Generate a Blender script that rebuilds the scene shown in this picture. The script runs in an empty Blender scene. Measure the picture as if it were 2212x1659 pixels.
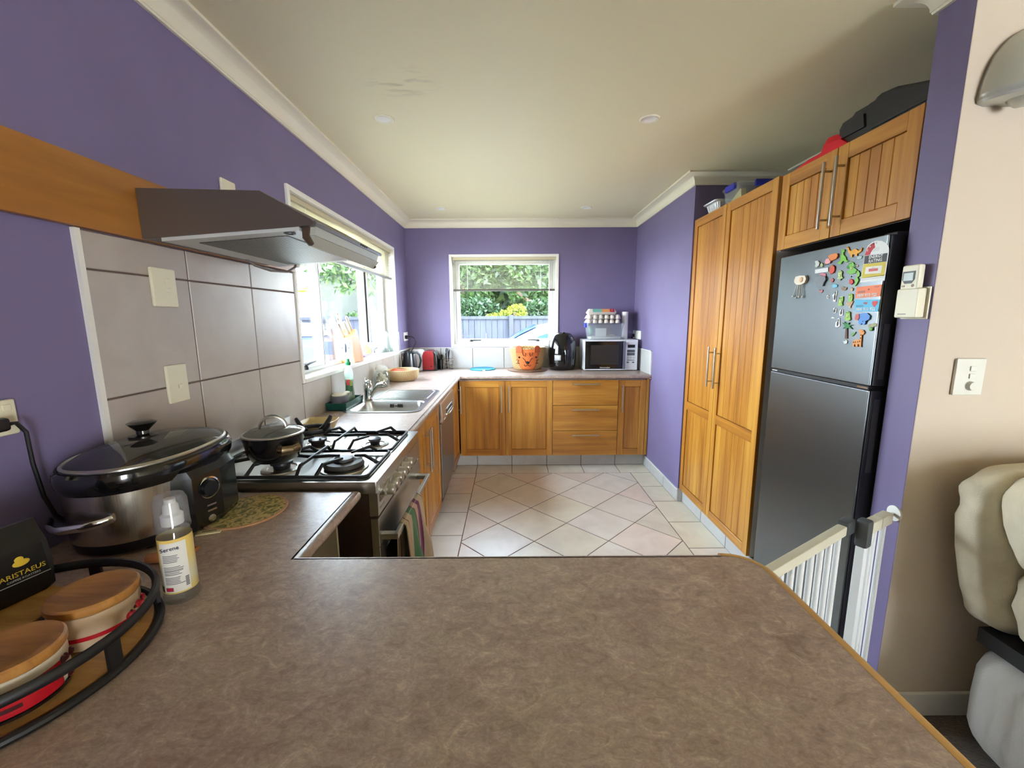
# Kitchen seen from the peninsula: a purple room with timber cupboards, two windows and a fridge.
SKY, SUN, LIVING, EXPO = 22.0, 11.0, 7., 1.1
import bpy, bmesh, math, random
import numpy as np
from mathutils import Vector, Matrix
PI = math.pi
random.seed(7)
SC = bpy.context.scene
COL = SC.collection

# ------------------------------------------------------------------ colour + materials
def L(r, g, b):
    f = lambda c: (c / 12.92) if c <= .04045 else ((c + .055) / 1.055) ** 2.4
    return (f(r / 255), f(g / 255), f(b / 255), 1.0)

MATS = {}
def mat(name, col, rough=.5, metal=0., col2=None, scale=(8, 8, 8), lo=.35, hi=.65, detail=4., bump=0., bscale=None,
        trans=0., alpha=1., ior=1.45, spec=.5, coat=0., emis=None, es=1., sheen=0., rvar=0., dist=0.):
    """principled material; col2 adds noise variation stretched by scale (object space)"""
    if name in MATS: return MATS[name]
    m = bpy.data.materials.new(name); m.use_nodes = True
    nt = m.node_tree; N = nt.nodes; b = N['Principled BSDF']
    b.inputs['Base Color'].default_value = col
    b.inputs['Roughness'].default_value = rough
    b.inputs['Metallic'].default_value = metal
    b.inputs['Transmission Weight'].default_value = trans
    b.inputs['Alpha'].default_value = alpha
    b.inputs['IOR'].default_value = ior
    b.inputs['Specular IOR Level'].default_value = spec
    b.inputs['Coat Weight'].default_value = coat
    b.inputs['Coat Roughness'].default_value = .08
    b.inputs['Sheen Weight'].default_value = sheen
    if emis:
        b.inputs['Emission Color'].default_value = emis; b.inputs['Emission Strength'].default_value = es
    if col2 is not None or bump:
        tc = N.new('ShaderNodeTexCoord')
        mp = N.new('ShaderNodeMapping'); mp.inputs['Scale'].default_value = scale
        nt.links.new(tc.outputs['Object'], mp.inputs['Vector'])
        no = N.new('ShaderNodeTexNoise'); no.inputs['Scale'].default_value = 1.; no.inputs['Detail'].default_value = detail
        no.inputs['Distortion'].default_value = dist
        nt.links.new(mp.outputs['Vector'], no.inputs['Vector'])
        if col2 is not None:
            cr = N.new('ShaderNodeValToRGB'); e = cr.color_ramp.elements
            e[0].position = lo; e[0].color = col; e[1].position = hi; e[1].color = col2
            nt.links.new(no.outputs['Fac'], cr.inputs['Fac'])
            nt.links.new(cr.outputs['Color'], b.inputs['Base Color'])
        if rvar:
            mr = N.new('ShaderNodeMapRange'); mr.inputs['To Min'].default_value = rough - rvar; mr.inputs['To Max'].default_value = rough + rvar
            nt.links.new(no.outputs['Fac'], mr.inputs['Value']); nt.links.new(mr.outputs['Result'], b.inputs['Roughness'])
        if bump:
            n2 = no
            if bscale:
                mp2 = N.new('ShaderNodeMapping'); mp2.inputs['Scale'].default_value = bscale
                nt.links.new(tc.outputs['Object'], mp2.inputs['Vector'])
                n2 = N.new('ShaderNodeTexNoise'); n2.inputs['Scale'].default_value = 1.; n2.inputs['Detail'].default_value = 3.
                nt.links.new(mp2.outputs['Vector'], n2.inputs['Vector'])
            bp = N.new('ShaderNodeBump'); bp.inputs['Strength'].default_value = bump; bp.inputs['Distance'].default_value = .01
            nt.links.new(n2.outputs['Fac'], bp.inputs['Height']); nt.links.new(bp.outputs['Normal'], b.inputs['Normal'])
    MATS[name] = m
    return m

def thin(name, tint=(1, 1, 1, 1), refl=.08, rough=.0, haze=0., hazec=(.9, .92, .94, 1)):
    """thin clear sheet: see-through with an angle-dependent reflection and a little surface haze"""
    if name in MATS: return MATS[name]
    m = bpy.data.materials.new(name); m.use_nodes = True; nt = m.node_tree; N = nt.nodes; K = nt.links.new
    N.remove(N['Principled BSDF']); tr = N.new('ShaderNodeBsdfTransparent'); tr.inputs[0].default_value = tint
    gl = N.new('ShaderNodeBsdfGlossy'); gl.inputs['Roughness'].default_value = rough; gl.inputs['Color'].default_value = (1, 1, 1, 1)
    lw = N.new('ShaderNodeLayerWeight'); lw.inputs['Blend'].default_value = .25
    mr = N.new('ShaderNodeMapRange'); mr.inputs['To Min'].default_value = refl; mr.inputs['To Max'].default_value = min(.9, refl * 6 + .15); K(lw.outputs['Facing'], mr.inputs['Value'])
    pw = N.new('ShaderNodeMath'); pw.operation = 'POWER'; pw.inputs[1].default_value = 2.5; K(lw.outputs['Facing'], pw.inputs[0]); K(pw.outputs[0], mr.inputs['Value'])
    mx = N.new('ShaderNodeMixShader'); K(mr.outputs[0], mx.inputs[0]); K(tr.outputs[0], mx.inputs[1]); K(gl.outputs[0], mx.inputs[2])
    out = mx
    if haze:
        df = N.new('ShaderNodeBsdfDiffuse'); df.inputs[0].default_value = hazec; tl = N.new('ShaderNodeBsdfTranslucent'); tl.inputs[0].default_value = hazec
        a = N.new('ShaderNodeAddShader'); 
        h = N.new('ShaderNodeMixShader'); h.inputs[0].default_value = .5; K(df.outputs[0], h.inputs[1]); K(tl.outputs[0], h.inputs[2]); N.remove(a)
        m2 = N.new('ShaderNodeMixShader'); m2.inputs[0].default_value = haze; K(mx.outputs[0], m2.inputs[1]); K(h.outputs[0], m2.inputs[2]); out = m2
    K(out.outputs[0], N['Material Output'].inputs['Surface']); MATS[name] = m
    return m

def wood(name, dark, mid, light, scale, rough=.38, coat=.25):
    """timber: long grain streaks along the axis with the small scale, plus broad board-to-board drift"""
    if name in MATS: return MATS[name]
    m = bpy.data.materials.new(name); m.use_nodes = True
    nt = m.node_tree; N = nt.nodes; b = N['Principled BSDF']; K = nt.links.new
    tc = N.new('ShaderNodeTexCoord'); mp = N.new('ShaderNodeMapping'); mp.inputs['Scale'].default_value = scale
    K(tc.outputs['Object'], mp.inputs['Vector'])
    n1 = N.new('ShaderNodeTexNoise'); n1.inputs['Scale'].default_value = 1.; n1.inputs['Detail'].default_value = 7.; n1.inputs['Distortion'].default_value = .6
    K(mp.outputs['Vector'], n1.inputs['Vector'])
    mp2 = N.new('ShaderNodeMapping'); mp2.inputs['Scale'].default_value = [s * .28 for s in scale]
    K(tc.outputs['Object'], mp2.inputs['Vector'])
    n2 = N.new('ShaderNodeTexNoise'); n2.inputs['Scale'].default_value = 1.; n2.inputs['Detail'].default_value = 2.
    K(mp2.outputs['Vector'], n2.inputs['Vector'])
    mx = N.new('ShaderNodeMath'); mx.operation = 'MULTIPLY_ADD'; mx.inputs[1].default_value = .55
    K(n1.outputs['Fac'], mx.inputs[0])
    m3 = N.new('ShaderNodeMath'); m3.operation = 'MULTIPLY'; m3.inputs[1].default_value = .5
    K(n2.outputs['Fac'], m3.inputs[0]); K(m3.outputs[0], mx.inputs[2])
    cr = N.new('ShaderNodeValToRGB'); e = cr.color_ramp.elements
    e[0].position = .34; e[0].color = dark; e[1].position = .7; e[1].color = light
    k = cr.color_ramp.elements.new(.52); k.color = mid
    K(mx.outputs[0], cr.inputs['Fac']); K(cr.outputs['Color'], b.inputs['Base Color'])
    b.inputs['Roughness'].default_value = rough; b.inputs['Coat Weight'].default_value = coat; b.inputs['Coat Roughness'].default_value = .25
    bp = N.new('ShaderNodeBump'); bp.inputs['Strength'].default_value = .12; bp.inputs['Distance'].default_value = .004
    K(n1.outputs['Fac'], bp.inputs['Height']); K(bp.outputs['Normal'], b.inputs['Normal'])
    MATS[name] = m
    return m

def attr_mat(name, rough, marble=.12, scale=6., bump=.0, spec=.5, coat=0.):
    """per-tile colour from the mesh's 'tint' face attribute, clouded by noise"""
    if name in MATS: return MATS[name]
    m = bpy.data.materials.new(name); m.use_nodes = True
    nt = m.node_tree; N = nt.nodes; b = N['Principled BSDF']; K = nt.links.new
    at = N.new('ShaderNodeAttribute'); at.attribute_name = 'tint'
    tc = N.new('ShaderNodeTexCoord'); no = N.new('ShaderNodeTexNoise'); no.inputs['Scale'].default_value = scale; no.inputs['Detail'].default_value = 6.; no.inputs['Distortion'].default_value = .8
    K(tc.outputs['Object'], no.inputs['Vector'])
    cr = N.new('ShaderNodeValToRGB'); e = cr.color_ramp.elements
    e[0].position = .3; e[0].color = (1 - marble, 1 - marble * 1.15, 1 - marble * 1.2, 1); e[1].position = .72; e[1].color = (1, 1, 1, 1)
    K(no.outputs['Fac'], cr.inputs['Fac'])
    mx = N.new('ShaderNodeMix'); mx.data_type = 'RGBA'; mx.blend_type = 'MULTIPLY'; mx.inputs[0].default_value = 1.
    K(at.outputs['Color'], mx.inputs[6]); K(cr.outputs['Color'], mx.inputs[7]); K(mx.outputs[2], b.inputs['Base Color'])
    b.inputs['Roughness'].default_value = rough; b.inputs['Specular IOR Level'].default_value = spec; b.inputs['Coat Weight'].default_value = coat
    MATS[name] = m
    return m

# ------------------------------------------------------------------ objects
WM = {}                                     # world matrix of every object built here
def put(o, parent=None, M=None):
    COL.objects.link(o)
    M = M or Matrix()
    if parent is not None:
        o.parent = parent; WM[o] = WM[parent] @ M
    else: WM[o] = M
    o.matrix_local = M
    return o

def tag(o, label=None, cat=None, group=None, kind=None):
    if label: o['label'] = label
    if cat: o['category'] = cat
    if group: o['group'] = group
    if kind: o['kind'] = kind
    return o

def thing(name, label, cat, loc=(0, 0, 0), rz=0., group=None):
    o = bpy.data.objects.new(name, None); o.empty_display_size = .05
    put(o, None, Matrix.Translation(loc) @ Matrix.Rotation(rz, 4, 'Z'))
    return tag(o, label, cat, group)

def dup(src, M, label=None, group=None):
    """copy of a thing with copies of its parts and sub-parts"""
    def cp(o, parent, Mx):
        c = o.copy(); COL.objects.link(c)
        c.parent = parent
        if parent is None: c.matrix_local = Mx; WM[c] = Mx
        else: WM[c] = WM[parent] @ c.matrix_local
        for ch in [x for x in kids.get(o, [])]: cp(ch, c, None)
        return c
    kids = {}
    for o in bpy.data.objects:
        if o.parent: kids.setdefault(o.parent, []).append(o)
    r = cp(src, None, M)
    return tag(r, label, None, group)

class MB:
    """collects shapes into one mesh"""
    def __init__(s): s.bm = bmesh.new(); s.mi = 0; s.T = None; s.bevelled = False
    def v(s, p):
        p = Vector(p)
        if s.T is not None: p = s.T @ p
        return s.bm.verts.new(p)
    def f(s, vs):
        try:
            q = s.bm.faces.new(vs); q.material_index = s.mi; return q
        except ValueError: return None
    def poly(s, pts): return s.f([s.v(p) for p in pts])
    def box(s, x0, x1, y0, y1, z0, z1, bev=0., seg=2):
        vs = [s.v((x, y, z)) for x in (x0, x1) for y in (y0, y1) for z in (z0, z1)]
        fs = [s.f([vs[i] for i in q]) for q in ((0, 1, 3, 2), (4, 6, 7, 5), (0, 4, 5, 1), (2, 3, 7, 6), (0, 2, 6, 4), (1, 5, 7, 3))]
        if bev:
            s.bevelled = True
            es = list({e for q in fs for e in q.edges})
            bmesh.ops.bevel(s.bm, geom=es, offset=bev, segments=seg, affect='EDGES', profile=.5, material=s.mi)
        return fs
    def prism(s, pts, ax, a0, a1, bev=0.):
        def P(p, a): return {'x': (a, p[0], p[1]), 'y': (p[0], a, p[1]), 'z': (p[0], p[1], a)}[ax]
        A = [s.v(P(p, a0)) for p in pts]; B = [s.v(P(p, a1)) for p in pts]; n = len(pts)
        fs = [s.f(A[::-1]), s.f(B)] + [s.f([A[i], A[(i + 1) % n], B[(i + 1) % n], B[i]]) for i in range(n)]
        if bev:
            s.bevelled = True
            es = list({e for q in fs[:2] if q for e in q.edges})
            bmesh.ops.bevel(s.bm, geom=es, offset=bev, segments=2, affect='EDGES', profile=.5, material=s.mi)
        return fs
    def rings(s, R, closed=True, cap=True, loop=False):
        """skin a list of rings of points"""
        V = [[s.v(p) for p in r] for r in R]; n = len(V[0])
        rr = range(len(V)) if loop else range(len(V) - 1)
        for i in rr:
            a, b = V[i], V[(i + 1) % len(V)]
            for j in range(n if closed else n - 1):
                k = (j + 1) % n; s.f([a[j], a[k], b[k], b[j]])
        if cap and not loop and closed:
            s.f(V[0][::-1]); s.f(V[-1])
        return V
    def lathe(s, prof, c=(0, 0, 0), seg=32, sx=1., sy=1., a0=0., a1=2 * PI, n=2., cap=True):
        """profile [(r, z)]; n > 2 squares the plan off"""
        full = abs(a1 - a0 - 2 * PI) < 1e-6
        k = seg if full else seg + 1
        def pt(r, z, t):
            ct, st = math.cos(t), math.sin(t)
            if n != 2.:
                q = (abs(ct) ** n + abs(st) ** n) ** (-1. / n); ct *= q; st *= q
            return (c[0] + r * ct * sx, c[1] + r * st * sy, c[2] + z)
        R = [[pt(max(r, 1e-5), z, a0 + (a1 - a0) * j / seg) for j in range(k)] for r, z in prof]
        s.rings(R, closed=full, cap=cap)
    def cyl(s, p0, p1, r0, r1=None, seg=16):
        r1 = r0 if r1 is None else r1
        s.tube([p0, p1], [r0, r1], seg)
    def tube(s, path, r, seg=8, closed=False, cap=True, flat=None):
        P = [Vector(p) for p in path]; m = len(P)
        rs = r if isinstance(r, (list, tuple)) else [r] * m
        R = []; up = None
        for i in range(m):
            if closed: t = (P[(i + 1) % m] - P[i - 1])
            else: t = (P[min(i + 1, m - 1)] - P[max(i - 1, 0)])
            t = t.normalized() if t.length > 1e-9 else Vector((0, 0, 1))
            if up is None:
                up = Vector((0, 0, 1)) if abs(t.z) < .9 else Vector((1, 0, 0))
            a = t.cross(up); a = a.normalized() if a.length > 1e-6 else Vector((1, 0, 0))
            b = a.cross(t).normalized(); up = b
            fa, fb = (1, 1) if flat is None else flat
            R.append([P[i] + (a * math.cos(2 * PI * j / seg) * fa + b * math.sin(2 * PI * j / seg) * fb) * rs[i] for j in range(seg)])
        s.rings(R, cap=cap, loop=closed)
    def ell(s, c, r, u=20, w=12, squash=None):
        prof = [(math.sin(PI * i / w), -math.cos(PI * i / w)) for i in range(w + 1)]
        R = [[(c[0] + r[0] * q * math.cos(2 * PI * j / u), c[1] + r[1] * q * math.sin(2 * PI * j / u), c[2] + r[2] * z) for j in range(u)]
             for q, z in [(max(a, 1e-4), b) for a, b in prof]]
        s.rings(R)
    def grid(s, fn, nu, nv, thick=0.):
        V = [[s.v(fn(i / nu, j / nv)) for j in range(nv + 1)] for i in range(nu + 1)]
        for i in range(nu):
            for j in range(nv): s.f([V[i][j], V[i + 1][j], V[i + 1][j + 1], V[i][j + 1]])
    def build(s, name, mats, parent=None, world=True, smooth=35., M=None, recalc=True, solid=0., subsurf=0, base=False):
        bm = s.bm
        bm.normal_update()
        if recalc: bmesh.ops.recalc_face_normals(bm, faces=bm.faces)
        loc = None
        if parent is not None and world:
            bm.transform(WM[parent].inverted())
        elif parent is None and base and len(bm.verts):
            xs = [v.co for v in bm.verts]
            lo = Vector([min(c[i] for c in xs) for i in range(3)]); hi = Vector([max(c[i] for c in xs) for i in range(3)])
            loc = Vector(((lo.x + hi.x) / 2, (lo.y + hi.y) / 2, lo.z))
            bm.transform(Matrix.Translation(-loc)); M = Matrix.Translation(loc)
        me = bpy.data.meshes.new(name); bm.to_mesh(me); bm.free()
        for m in (mats if isinstance(mats, (list, tuple)) else [mats]): me.materials.append(m)
        if smooth:
            me.polygons.foreach_set('use_smooth', [True] * len(me.polygons))
            me.set_sharp_from_angle(angle=math.radians(smooth))
        o = bpy.data.objects.new(name, me); put(o, parent, M)
        if s.bevelled and smooth:
            md = o.modifiers.new('flat_faces', 'WEIGHTED_NORMAL'); md.keep_sharp = True; md.weight = 100
        if solid:
            md = o.modifiers.new('solid', 'SOLIDIFY'); md.thickness = solid; md.offset = 0
        if subsurf:
            md = o.modifiers.new('sub', 'SUBSURF'); md.levels = subsurf; md.render_levels = subsurf
        return o

def struct(o): o['kind'] = 'structure'; return o

def frame(o, u, n):
    """matrix with local x along u, local z along n (the text normal), local y = n x u, at o"""
    u = Vector(u).normalized(); n = Vector(n).normalized(); w = n.cross(u)
    M = Matrix((u, w, n)).transposed().to_4x4(); M.translation = Vector(o)
    return M

def text(parent, s, size, M, material, name='lettering', ext=.0004, align='CENTER', sx=1., bold=0.):
    cu = bpy.data.curves.new(name, 'FONT'); cu.body = s; cu.size = size; cu.align_x = align; cu.align_y = 'CENTER'; cu.extrude = ext; cu.offset = bold
    cu.resolution_u = 2
    t = bpy.data.objects.new('tmp', cu); COL.objects.link(t)
    bpy.context.view_layer.update()
    me = bpy.data.meshes.new_from_object(t.evaluated_get(bpy.context.evaluated_depsgraph_get()))
    bpy.data.objects.remove(t); bpy.data.curves.remove(cu)
    me.name = name
    me.transform(M @ Matrix.Diagonal((sx, 1, 1, 1)))
    if parent is not None: me.transform(WM[parent].inverted())
    me.materials.clear(); me.materials.append(material)
    o = bpy.data.objects.new(name, me); put(o, parent)
    return o

def sweep(mb, path, prof, side=1, closed=False):
    """profile [(d, z)] swept along a plan polyline with mitred corners; d is measured to the right (side=1) of travel"""
    P = [Vector((p[0], p[1], 0)) for p in path]; n = len(P); R = []
    for i in range(n):
        ns = []
        if i > 0 or closed: d = (P[i] - P[i - 1]).normalized(); ns.append(Vector((d.y, -d.x, 0)) * side)
        if i < n - 1 or closed: d = (P[(i + 1) % n] - P[i]).normalized(); ns.append(Vector((d.y, -d.x, 0)) * side)
        m = ns[0] if len(ns) == 1 else (ns[0] + ns[1]) / max(.2, 1 + ns[0].dot(ns[1]))
        R.append([(P[i].x + m.x * d, P[i].y + m.y * d, z) for d, z in prof])
    mb.rings(R, loop=closed)

def clip(poly, nx, ny, c):
    """keep nx*x+ny*y <= c"""
    out = []
    for i in range(len(poly)):
        a, b = poly[i], poly[(i + 1) % len(poly)]
        da, db = nx * a[0] + ny * a[1] - c, nx * b[0] + ny * b[1] - c
        if da <= 0: out.append(a)
        if da * db < 0:
            t = da / (da - db); out.append((a[0] + t * (b[0] - a[0]), a[1] + t * (b[1] - a[1])))
    return out

def inset(poly, g):
    """shrink a convex ccw polygon by g"""
    q = poly[:]
    for i in range(len(poly)):
        a, b = poly[i], poly[(i + 1) % len(poly)]
        dx, dy = b[0] - a[0], b[1] - a[1]; l = math.hypot(dx, dy)
        if l < 1e-6: continue
        nx, ny = dy / l, -dx / l
        q = clip(q, nx, ny, nx * a[0] + ny * a[1] - g)
        if len(q) < 3: return []
    return q

def area(p): return sum(p[i][0] * p[(i + 1) % len(p)][1] - p[(i + 1) % len(p)][0] * p[i][1] for i in range(len(p))) / 2
def rect(x0, x1, y0, y1): return [(x0, y0), (x1, y0), (x1, y1), (x0, y1)]

def tiles(name, polys, to3, tintf, mats, depth, parent=None, base=()):
    """tile field: grout is the sheet behind, each polygon a slightly raised tile; to3(a, b, h) -> xyz"""
    verts = []; faces = []; mi = []; tint = []
    for p in polys:
        if len(p) < 3: continue
        if area(p) < 0: p = p[::-1]
        q = inset(p, .0026)
        if len(q) < 3: continue
        b0 = len(verts); n = len(p); q2 = inset(p, .0044)
        if len(q2) != len(q): q2 = q
        n = len(q); col = tintf(p)
        verts += [to3(a, b, -.001) for a, b in q] + [to3(a, b, depth * .75) for a, b in q] + [to3(a, b, depth) for a, b in q2]
        for k in (0, n):
            for i in range(n):
                j = (i + 1) % n; faces.append([b0 + k + i, b0 + k + j, b0 + k + n + j, b0 + k + n + i]); mi.append(0); tint.append(col)
        faces.append([b0 + 2 * n + i for i in range(n)]); mi.append(0); tint.append(col)
    for p in base:
        b0 = len(verts); verts += [to3(a, b, depth * .72) for a, b in p]; faces.append(list(range(b0, b0 + len(p)))); mi.append(1); tint.append((1, 1, 1, 1))
    me = bpy.data.meshes.new(name); me.from_pydata(verts, [], faces); me.polygons.foreach_set('material_index', mi)
    for m in mats: me.materials.append(m)
    at = me.attributes.new('tint', 'FLOAT_COLOR', 'FACE')
    at.data.foreach_set('color', [c for t in tint for c in t])
    me.validate(); me.update()
    o = bpy.data.objects.new(name, me); put(o, parent)
    return o
# ------------------------------------------------------------------ measured planes (metres)
XL, XR, YB, ZC, ZW = -1.074, 1.291, 4.421, 2.402, .900
XF, YF = -.4686, 3.800            # worktop fronts, left run and back run
XP = 1.299                        # pantry / overhead cupboard door faces, and the wall end
Y1, Y2, Y3, YN = 3.074, 2.137, 1.417, 1.304
XRB = 1.95                        # back of the pantry and fridge recess

purple = mat('purple_paint', L(120, 110, 148), .55, col2=L(116, 106, 143), scale=(3, 3, 3), bump=.03, bscale=(160, 160, 160))
pinkp = mat('pink_cream_paint', L(206, 191, 172), .6, bump=.03, bscale=(160, 160, 160))
white = mat('white_paint', L(236, 234, 226), .45)
cream = mat('cream_plastic', L(228, 222, 196), .4)
coving = mat('cornice_paint', L(236, 230, 208), .5)
black = mat('black_plastic', L(22, 22, 24), .35)
blackg = mat('black_gloss', L(14, 14, 16), .12, coat=.6)
dgrey = mat('dark_grey_plastic', L(70, 72, 72), .45)
mgrey = mat('mid_grey_plastic', L(120, 120, 122), .45)
steel = mat('brushed_steel', L(196, 194, 186), .3, 1., bump=.05, bscale=(4, 4, 240), rvar=.05, scale=(6, 6, 90))
steelh = mat('brushed_steel_flat', L(200, 199, 192), .28, 1., bump=.04, bscale=(5, 220, 220))
chrome = mat('chrome', L(215, 215, 212), .12, 1.)
iron = mat('cast_iron', L(24, 24, 26), .5)
glass = thin('window_glass', (.97, .985, .98, 1), .045)
cglass = thin('clear_glass', (.93, .96, .95, 1), .06, .02, .03)
cplast = thin('clear_plastic', (.90, .92, .94, 1), .05, .12, .16)
grout = mat('dark_grout', L(92, 74, 70), .9)
wgrout = mat('brown_grout', L(96, 80, 74), .9)
tile_f = attr_mat('floor_tile', .34, .16, 5.)
tile_w = attr_mat('wall_tile', .3, .14, 5.5)
carpet = mat('brown_carpet', L(98, 84, 68), .95, col2=L(78, 66, 54), scale=(140, 140, 140), bump=.5, sheen=.3)
melam = mat('white_melamine', L(222, 222, 218), .4)

# ceiling paint with the smudged brown patch over the hob side
def ceiling_mat():
    m = bpy.data.materials.new('ceiling_paint'); m.use_nodes = True; nt = m.node_tree; N = nt.nodes; b = N['Principled BSDF']; K = nt.links.new
    tc = N.new('ShaderNodeTexCoord'); sub = N.new('ShaderNodeVectorMath'); sub.operation = 'SUBTRACT'; sub.inputs[1].default_value = (-.45, 1.93, ZC)
    K(tc.outputs['Object'], sub.inputs[0])
    ms = N.new('ShaderNodeVectorMath'); ms.operation = 'MULTIPLY'; ms.inputs[1].default_value = (5.5, 7., 0)
    K(sub.outputs[0], ms.inputs[0]); ln = N.new('ShaderNodeVectorMath'); ln.operation = 'LENGTH'; K(ms.outputs[0], ln.inputs[0])
    mp = N.new('ShaderNodeMapping'); mp.inputs['Scale'].default_value = (9, 34, 1); mp.inputs['Rotation'].default_value = (0, 0, .25); K(tc.outputs['Object'], mp.inputs['Vector'])
    no = N.new('ShaderNodeTexNoise'); no.inputs['Scale'].default_value = 1.; no.inputs['Detail'].default_value = 3.; K(mp.outputs[0], no.inputs['Vector'])
    mr = N.new('ShaderNodeMapRange'); mr.inputs['From Min'].default_value = 1.; mr.inputs['From Max'].default_value = .2; K(ln.outputs['Value'], mr.inputs['Value'])
    m2 = N.new('ShaderNodeMapRange'); m2.inputs['From Min'].default_value = .5; m2.inputs['From Max'].default_value = .68; K(no.outputs['Fac'], m2.inputs['Value'])
    mu = N.new('ShaderNodeMath'); mu.operation = 'MULTIPLY'; K(mr.outputs[0], mu.inputs[0]); K(m2.outputs[0], mu.inputs[1])
    mu2 = N.new('ShaderNodeMath'); mu2.operation = 'MULTIPLY'; mu2.inputs[1].default_value = .45; K(mu.outputs[0], mu2.inputs[0])
    mx = N.new('ShaderNodeMix'); mx.data_type = 'RGBA'; mx.inputs[6].default_value = L(232, 223, 188); mx.inputs[7].default_value = L(150, 138, 116)
    K(mu2.outputs[0], mx.inputs[0]); K(mx.outputs[2], b.inputs['Base Color']); b.inputs['Roughness'].default_value = .6
    return m
ceilm = ceiling_mat()

# ------------------------------------------------------------------ shell
def wall_x(mb, x0, x1, y0, y1, z0, z1, holes):
    """wall running along y with rectangular holes (ya, yb, za, zb), sorted"""
    y = y0
    for a, b, c, d in holes:
        mb.box(x0, x1, y, a, z0, z1); mb.box(x0, x1, a, b, z0, c); mb.box(x0, x1, a, b, d, z1); y = b
    mb.box(x0, x1, y, y1, z0, z1)
def wall_y(mb, y0, y1, x0, x1, z0, z1, holes):
    x = x0
    for a, b, c, d in holes:
        mb.box(x, a, y0, y1, z0, z1); mb.box(a, b, y0, y1, z0, c); mb.box(a, b, y0, y1, d, z1); x = b
    mb.box(x, x1, y0, y1, z0, z1)

LW = (2.118, 3.932, 1.110, 2.050)            # left window hole: y, z
BW = (-.620, .483, 1.136, 2.056)             # back window hole: x, z
mb = MB(); wall_x(mb, XL - .15, XL, -4.2, YB + .15, -.02, 2.6, [LW]); struct(mb.build('wall_left', purple, smooth=0))
mb = MB(); wall_y(mb, YB, YB + .15, XL, XRB + .15, -.02, 2.6, [BW]); struct(mb.build('wall_back', purple, smooth=0))
mb = MB(); mb.box(XR, XRB + .15, Y1, YB, -.02, 2.6); struct(mb.build('wall_right', purple, smooth=0))
mb = MB(); mb.box(XRB, XRB + .15, YN, Y1, -.02, 2.6); struct(mb.build('wall_recess', purple, smooth=0))
mb = MB()
for q in mb.box(XP, 4.75, YN, Y3, -.02, 2.6, .003):
    pass
o = struct(mb.build('wall_living', [purple, pinkp], smooth=0))
for p in o.data.polygons:
    if p.normal.y < -.9: p.material_index = 1
mb = MB(); wall_x(mb, 4.6, 4.75, -4.2, YN, -.02, 2.6, []); struct(mb.build('wall_living_right', pinkp, smooth=0))
mb = MB(); wall_y(mb, -4.35, -4.2, XL, 4.6, -.02, 2.6, [(2.6, 4.0, .02, 2.05)]); struct(mb.build('wall_living_back', pinkp, smooth=0))
mb = MB(); mb.box(XL - .15, 4.75, -4.35, YB + .15, ZC, ZC + .06); struct(mb.build('ceiling', ceilm, smooth=0))
mb = MB(); mb.box(-1.85, 5.4, -5.0, YB + .55, 2.62, 2.8); struct(mb.build('roof', mat('roof_soffit', L(210, 208, 200), .7), smooth=0))  # unseen; eave depth set to hold sky light off the windows

# floor: border tiles round a field of diagonal tiles
FX0, FX1, FY1 = -.33, 1.10, 3.69
polys = []
for i in range(-12, 13):
    for j in range(-12, 13):
        if (i + j) % 2: continue
        cx, cy = .142 + .24 * i, 2.975 + .24 * j + .24
        d = [(cx - .24, cy), (cx, cy - .24), (cx + .24, cy), (cx, cy + .24)]
        for nx, ny, c in ((1, 0, FX1), (-1, 0, -FX0), (0, 1, FY1), (0, -1, -.87)): d = clip(d, nx, ny, c)
        if len(d) > 2 and abs(area(d)) > 2e-4: polys.append(d)
for k in range(12):
    y1 = 3.58 - .335 * k; polys.append(clip(rect(XL, FX0, y1 - .335, min(y1, FY1)), 0, -1, -.87))
    y1 = 3.69 - .3225 * k if k < 2 else 3.079 - .338 * (k - 2)
    y0 = 3.69 - .3225 * (k + 1) if k < 1 else 3.079 - .338 * (k - 1)
    polys.append(clip(rect(FX1, XRB, y0, y1), 0, -1, -.87))
polys.append(rect(XL, FX0, 3.58, FY1))
xs = [XL, -.67, -.335, .002, .342, .675, 1.008, XR]
for a, b in zip(xs, xs[1:]): polys.append(rect(a, b, FY1, YB))
rt = random.Random(3)
def ftint(p):
    k = rt.random(); a = rt.uniform(.93, 1.04)
    c = (230, 213, 197) if k < .3 else (227, 218, 196) if k < .6 else (233, 223, 208)
    q = L(*c); return (q[0] * a, q[1] * a, q[2] * a, 1)
struct(tiles('floor', [p for p in polys if len(p) > 2 and abs(area(p)) > 1e-4], lambda a, b, h: (a, b, h - .003), ftint, [tile_f, grout], .003, base=[rect(XL, XRB, .87, YB)]))
mb = MB(); mb.box(XL, 4.6, -4.2, .868, -.02, .0); mb.box(XP, 4.6, .868, YN, -.02, .001); struct(mb.build('floor_carpet', carpet, smooth=0))

# cornice
cv = [(0, 2.327), (.010, 2.327), (.012, 2.334)] + [(.072 - .058 * math.cos(t), 2.335 + .054 * math.sin(t)) for t in [PI / 2 * k / 8 for k in range(9)]] + [(.077, 2.391), (.077, ZC), (0, ZC)]
mb = MB()
sweep(mb, [(XL, -4.2), (XL, YB), (XR, YB), (XR, Y1), (XRB, Y1), (XRB, Y3), (XP, Y3), (XP, YN), (4.6, YN)], cv)
struct(mb.build('trim_1', coving, smooth=40))

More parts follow.
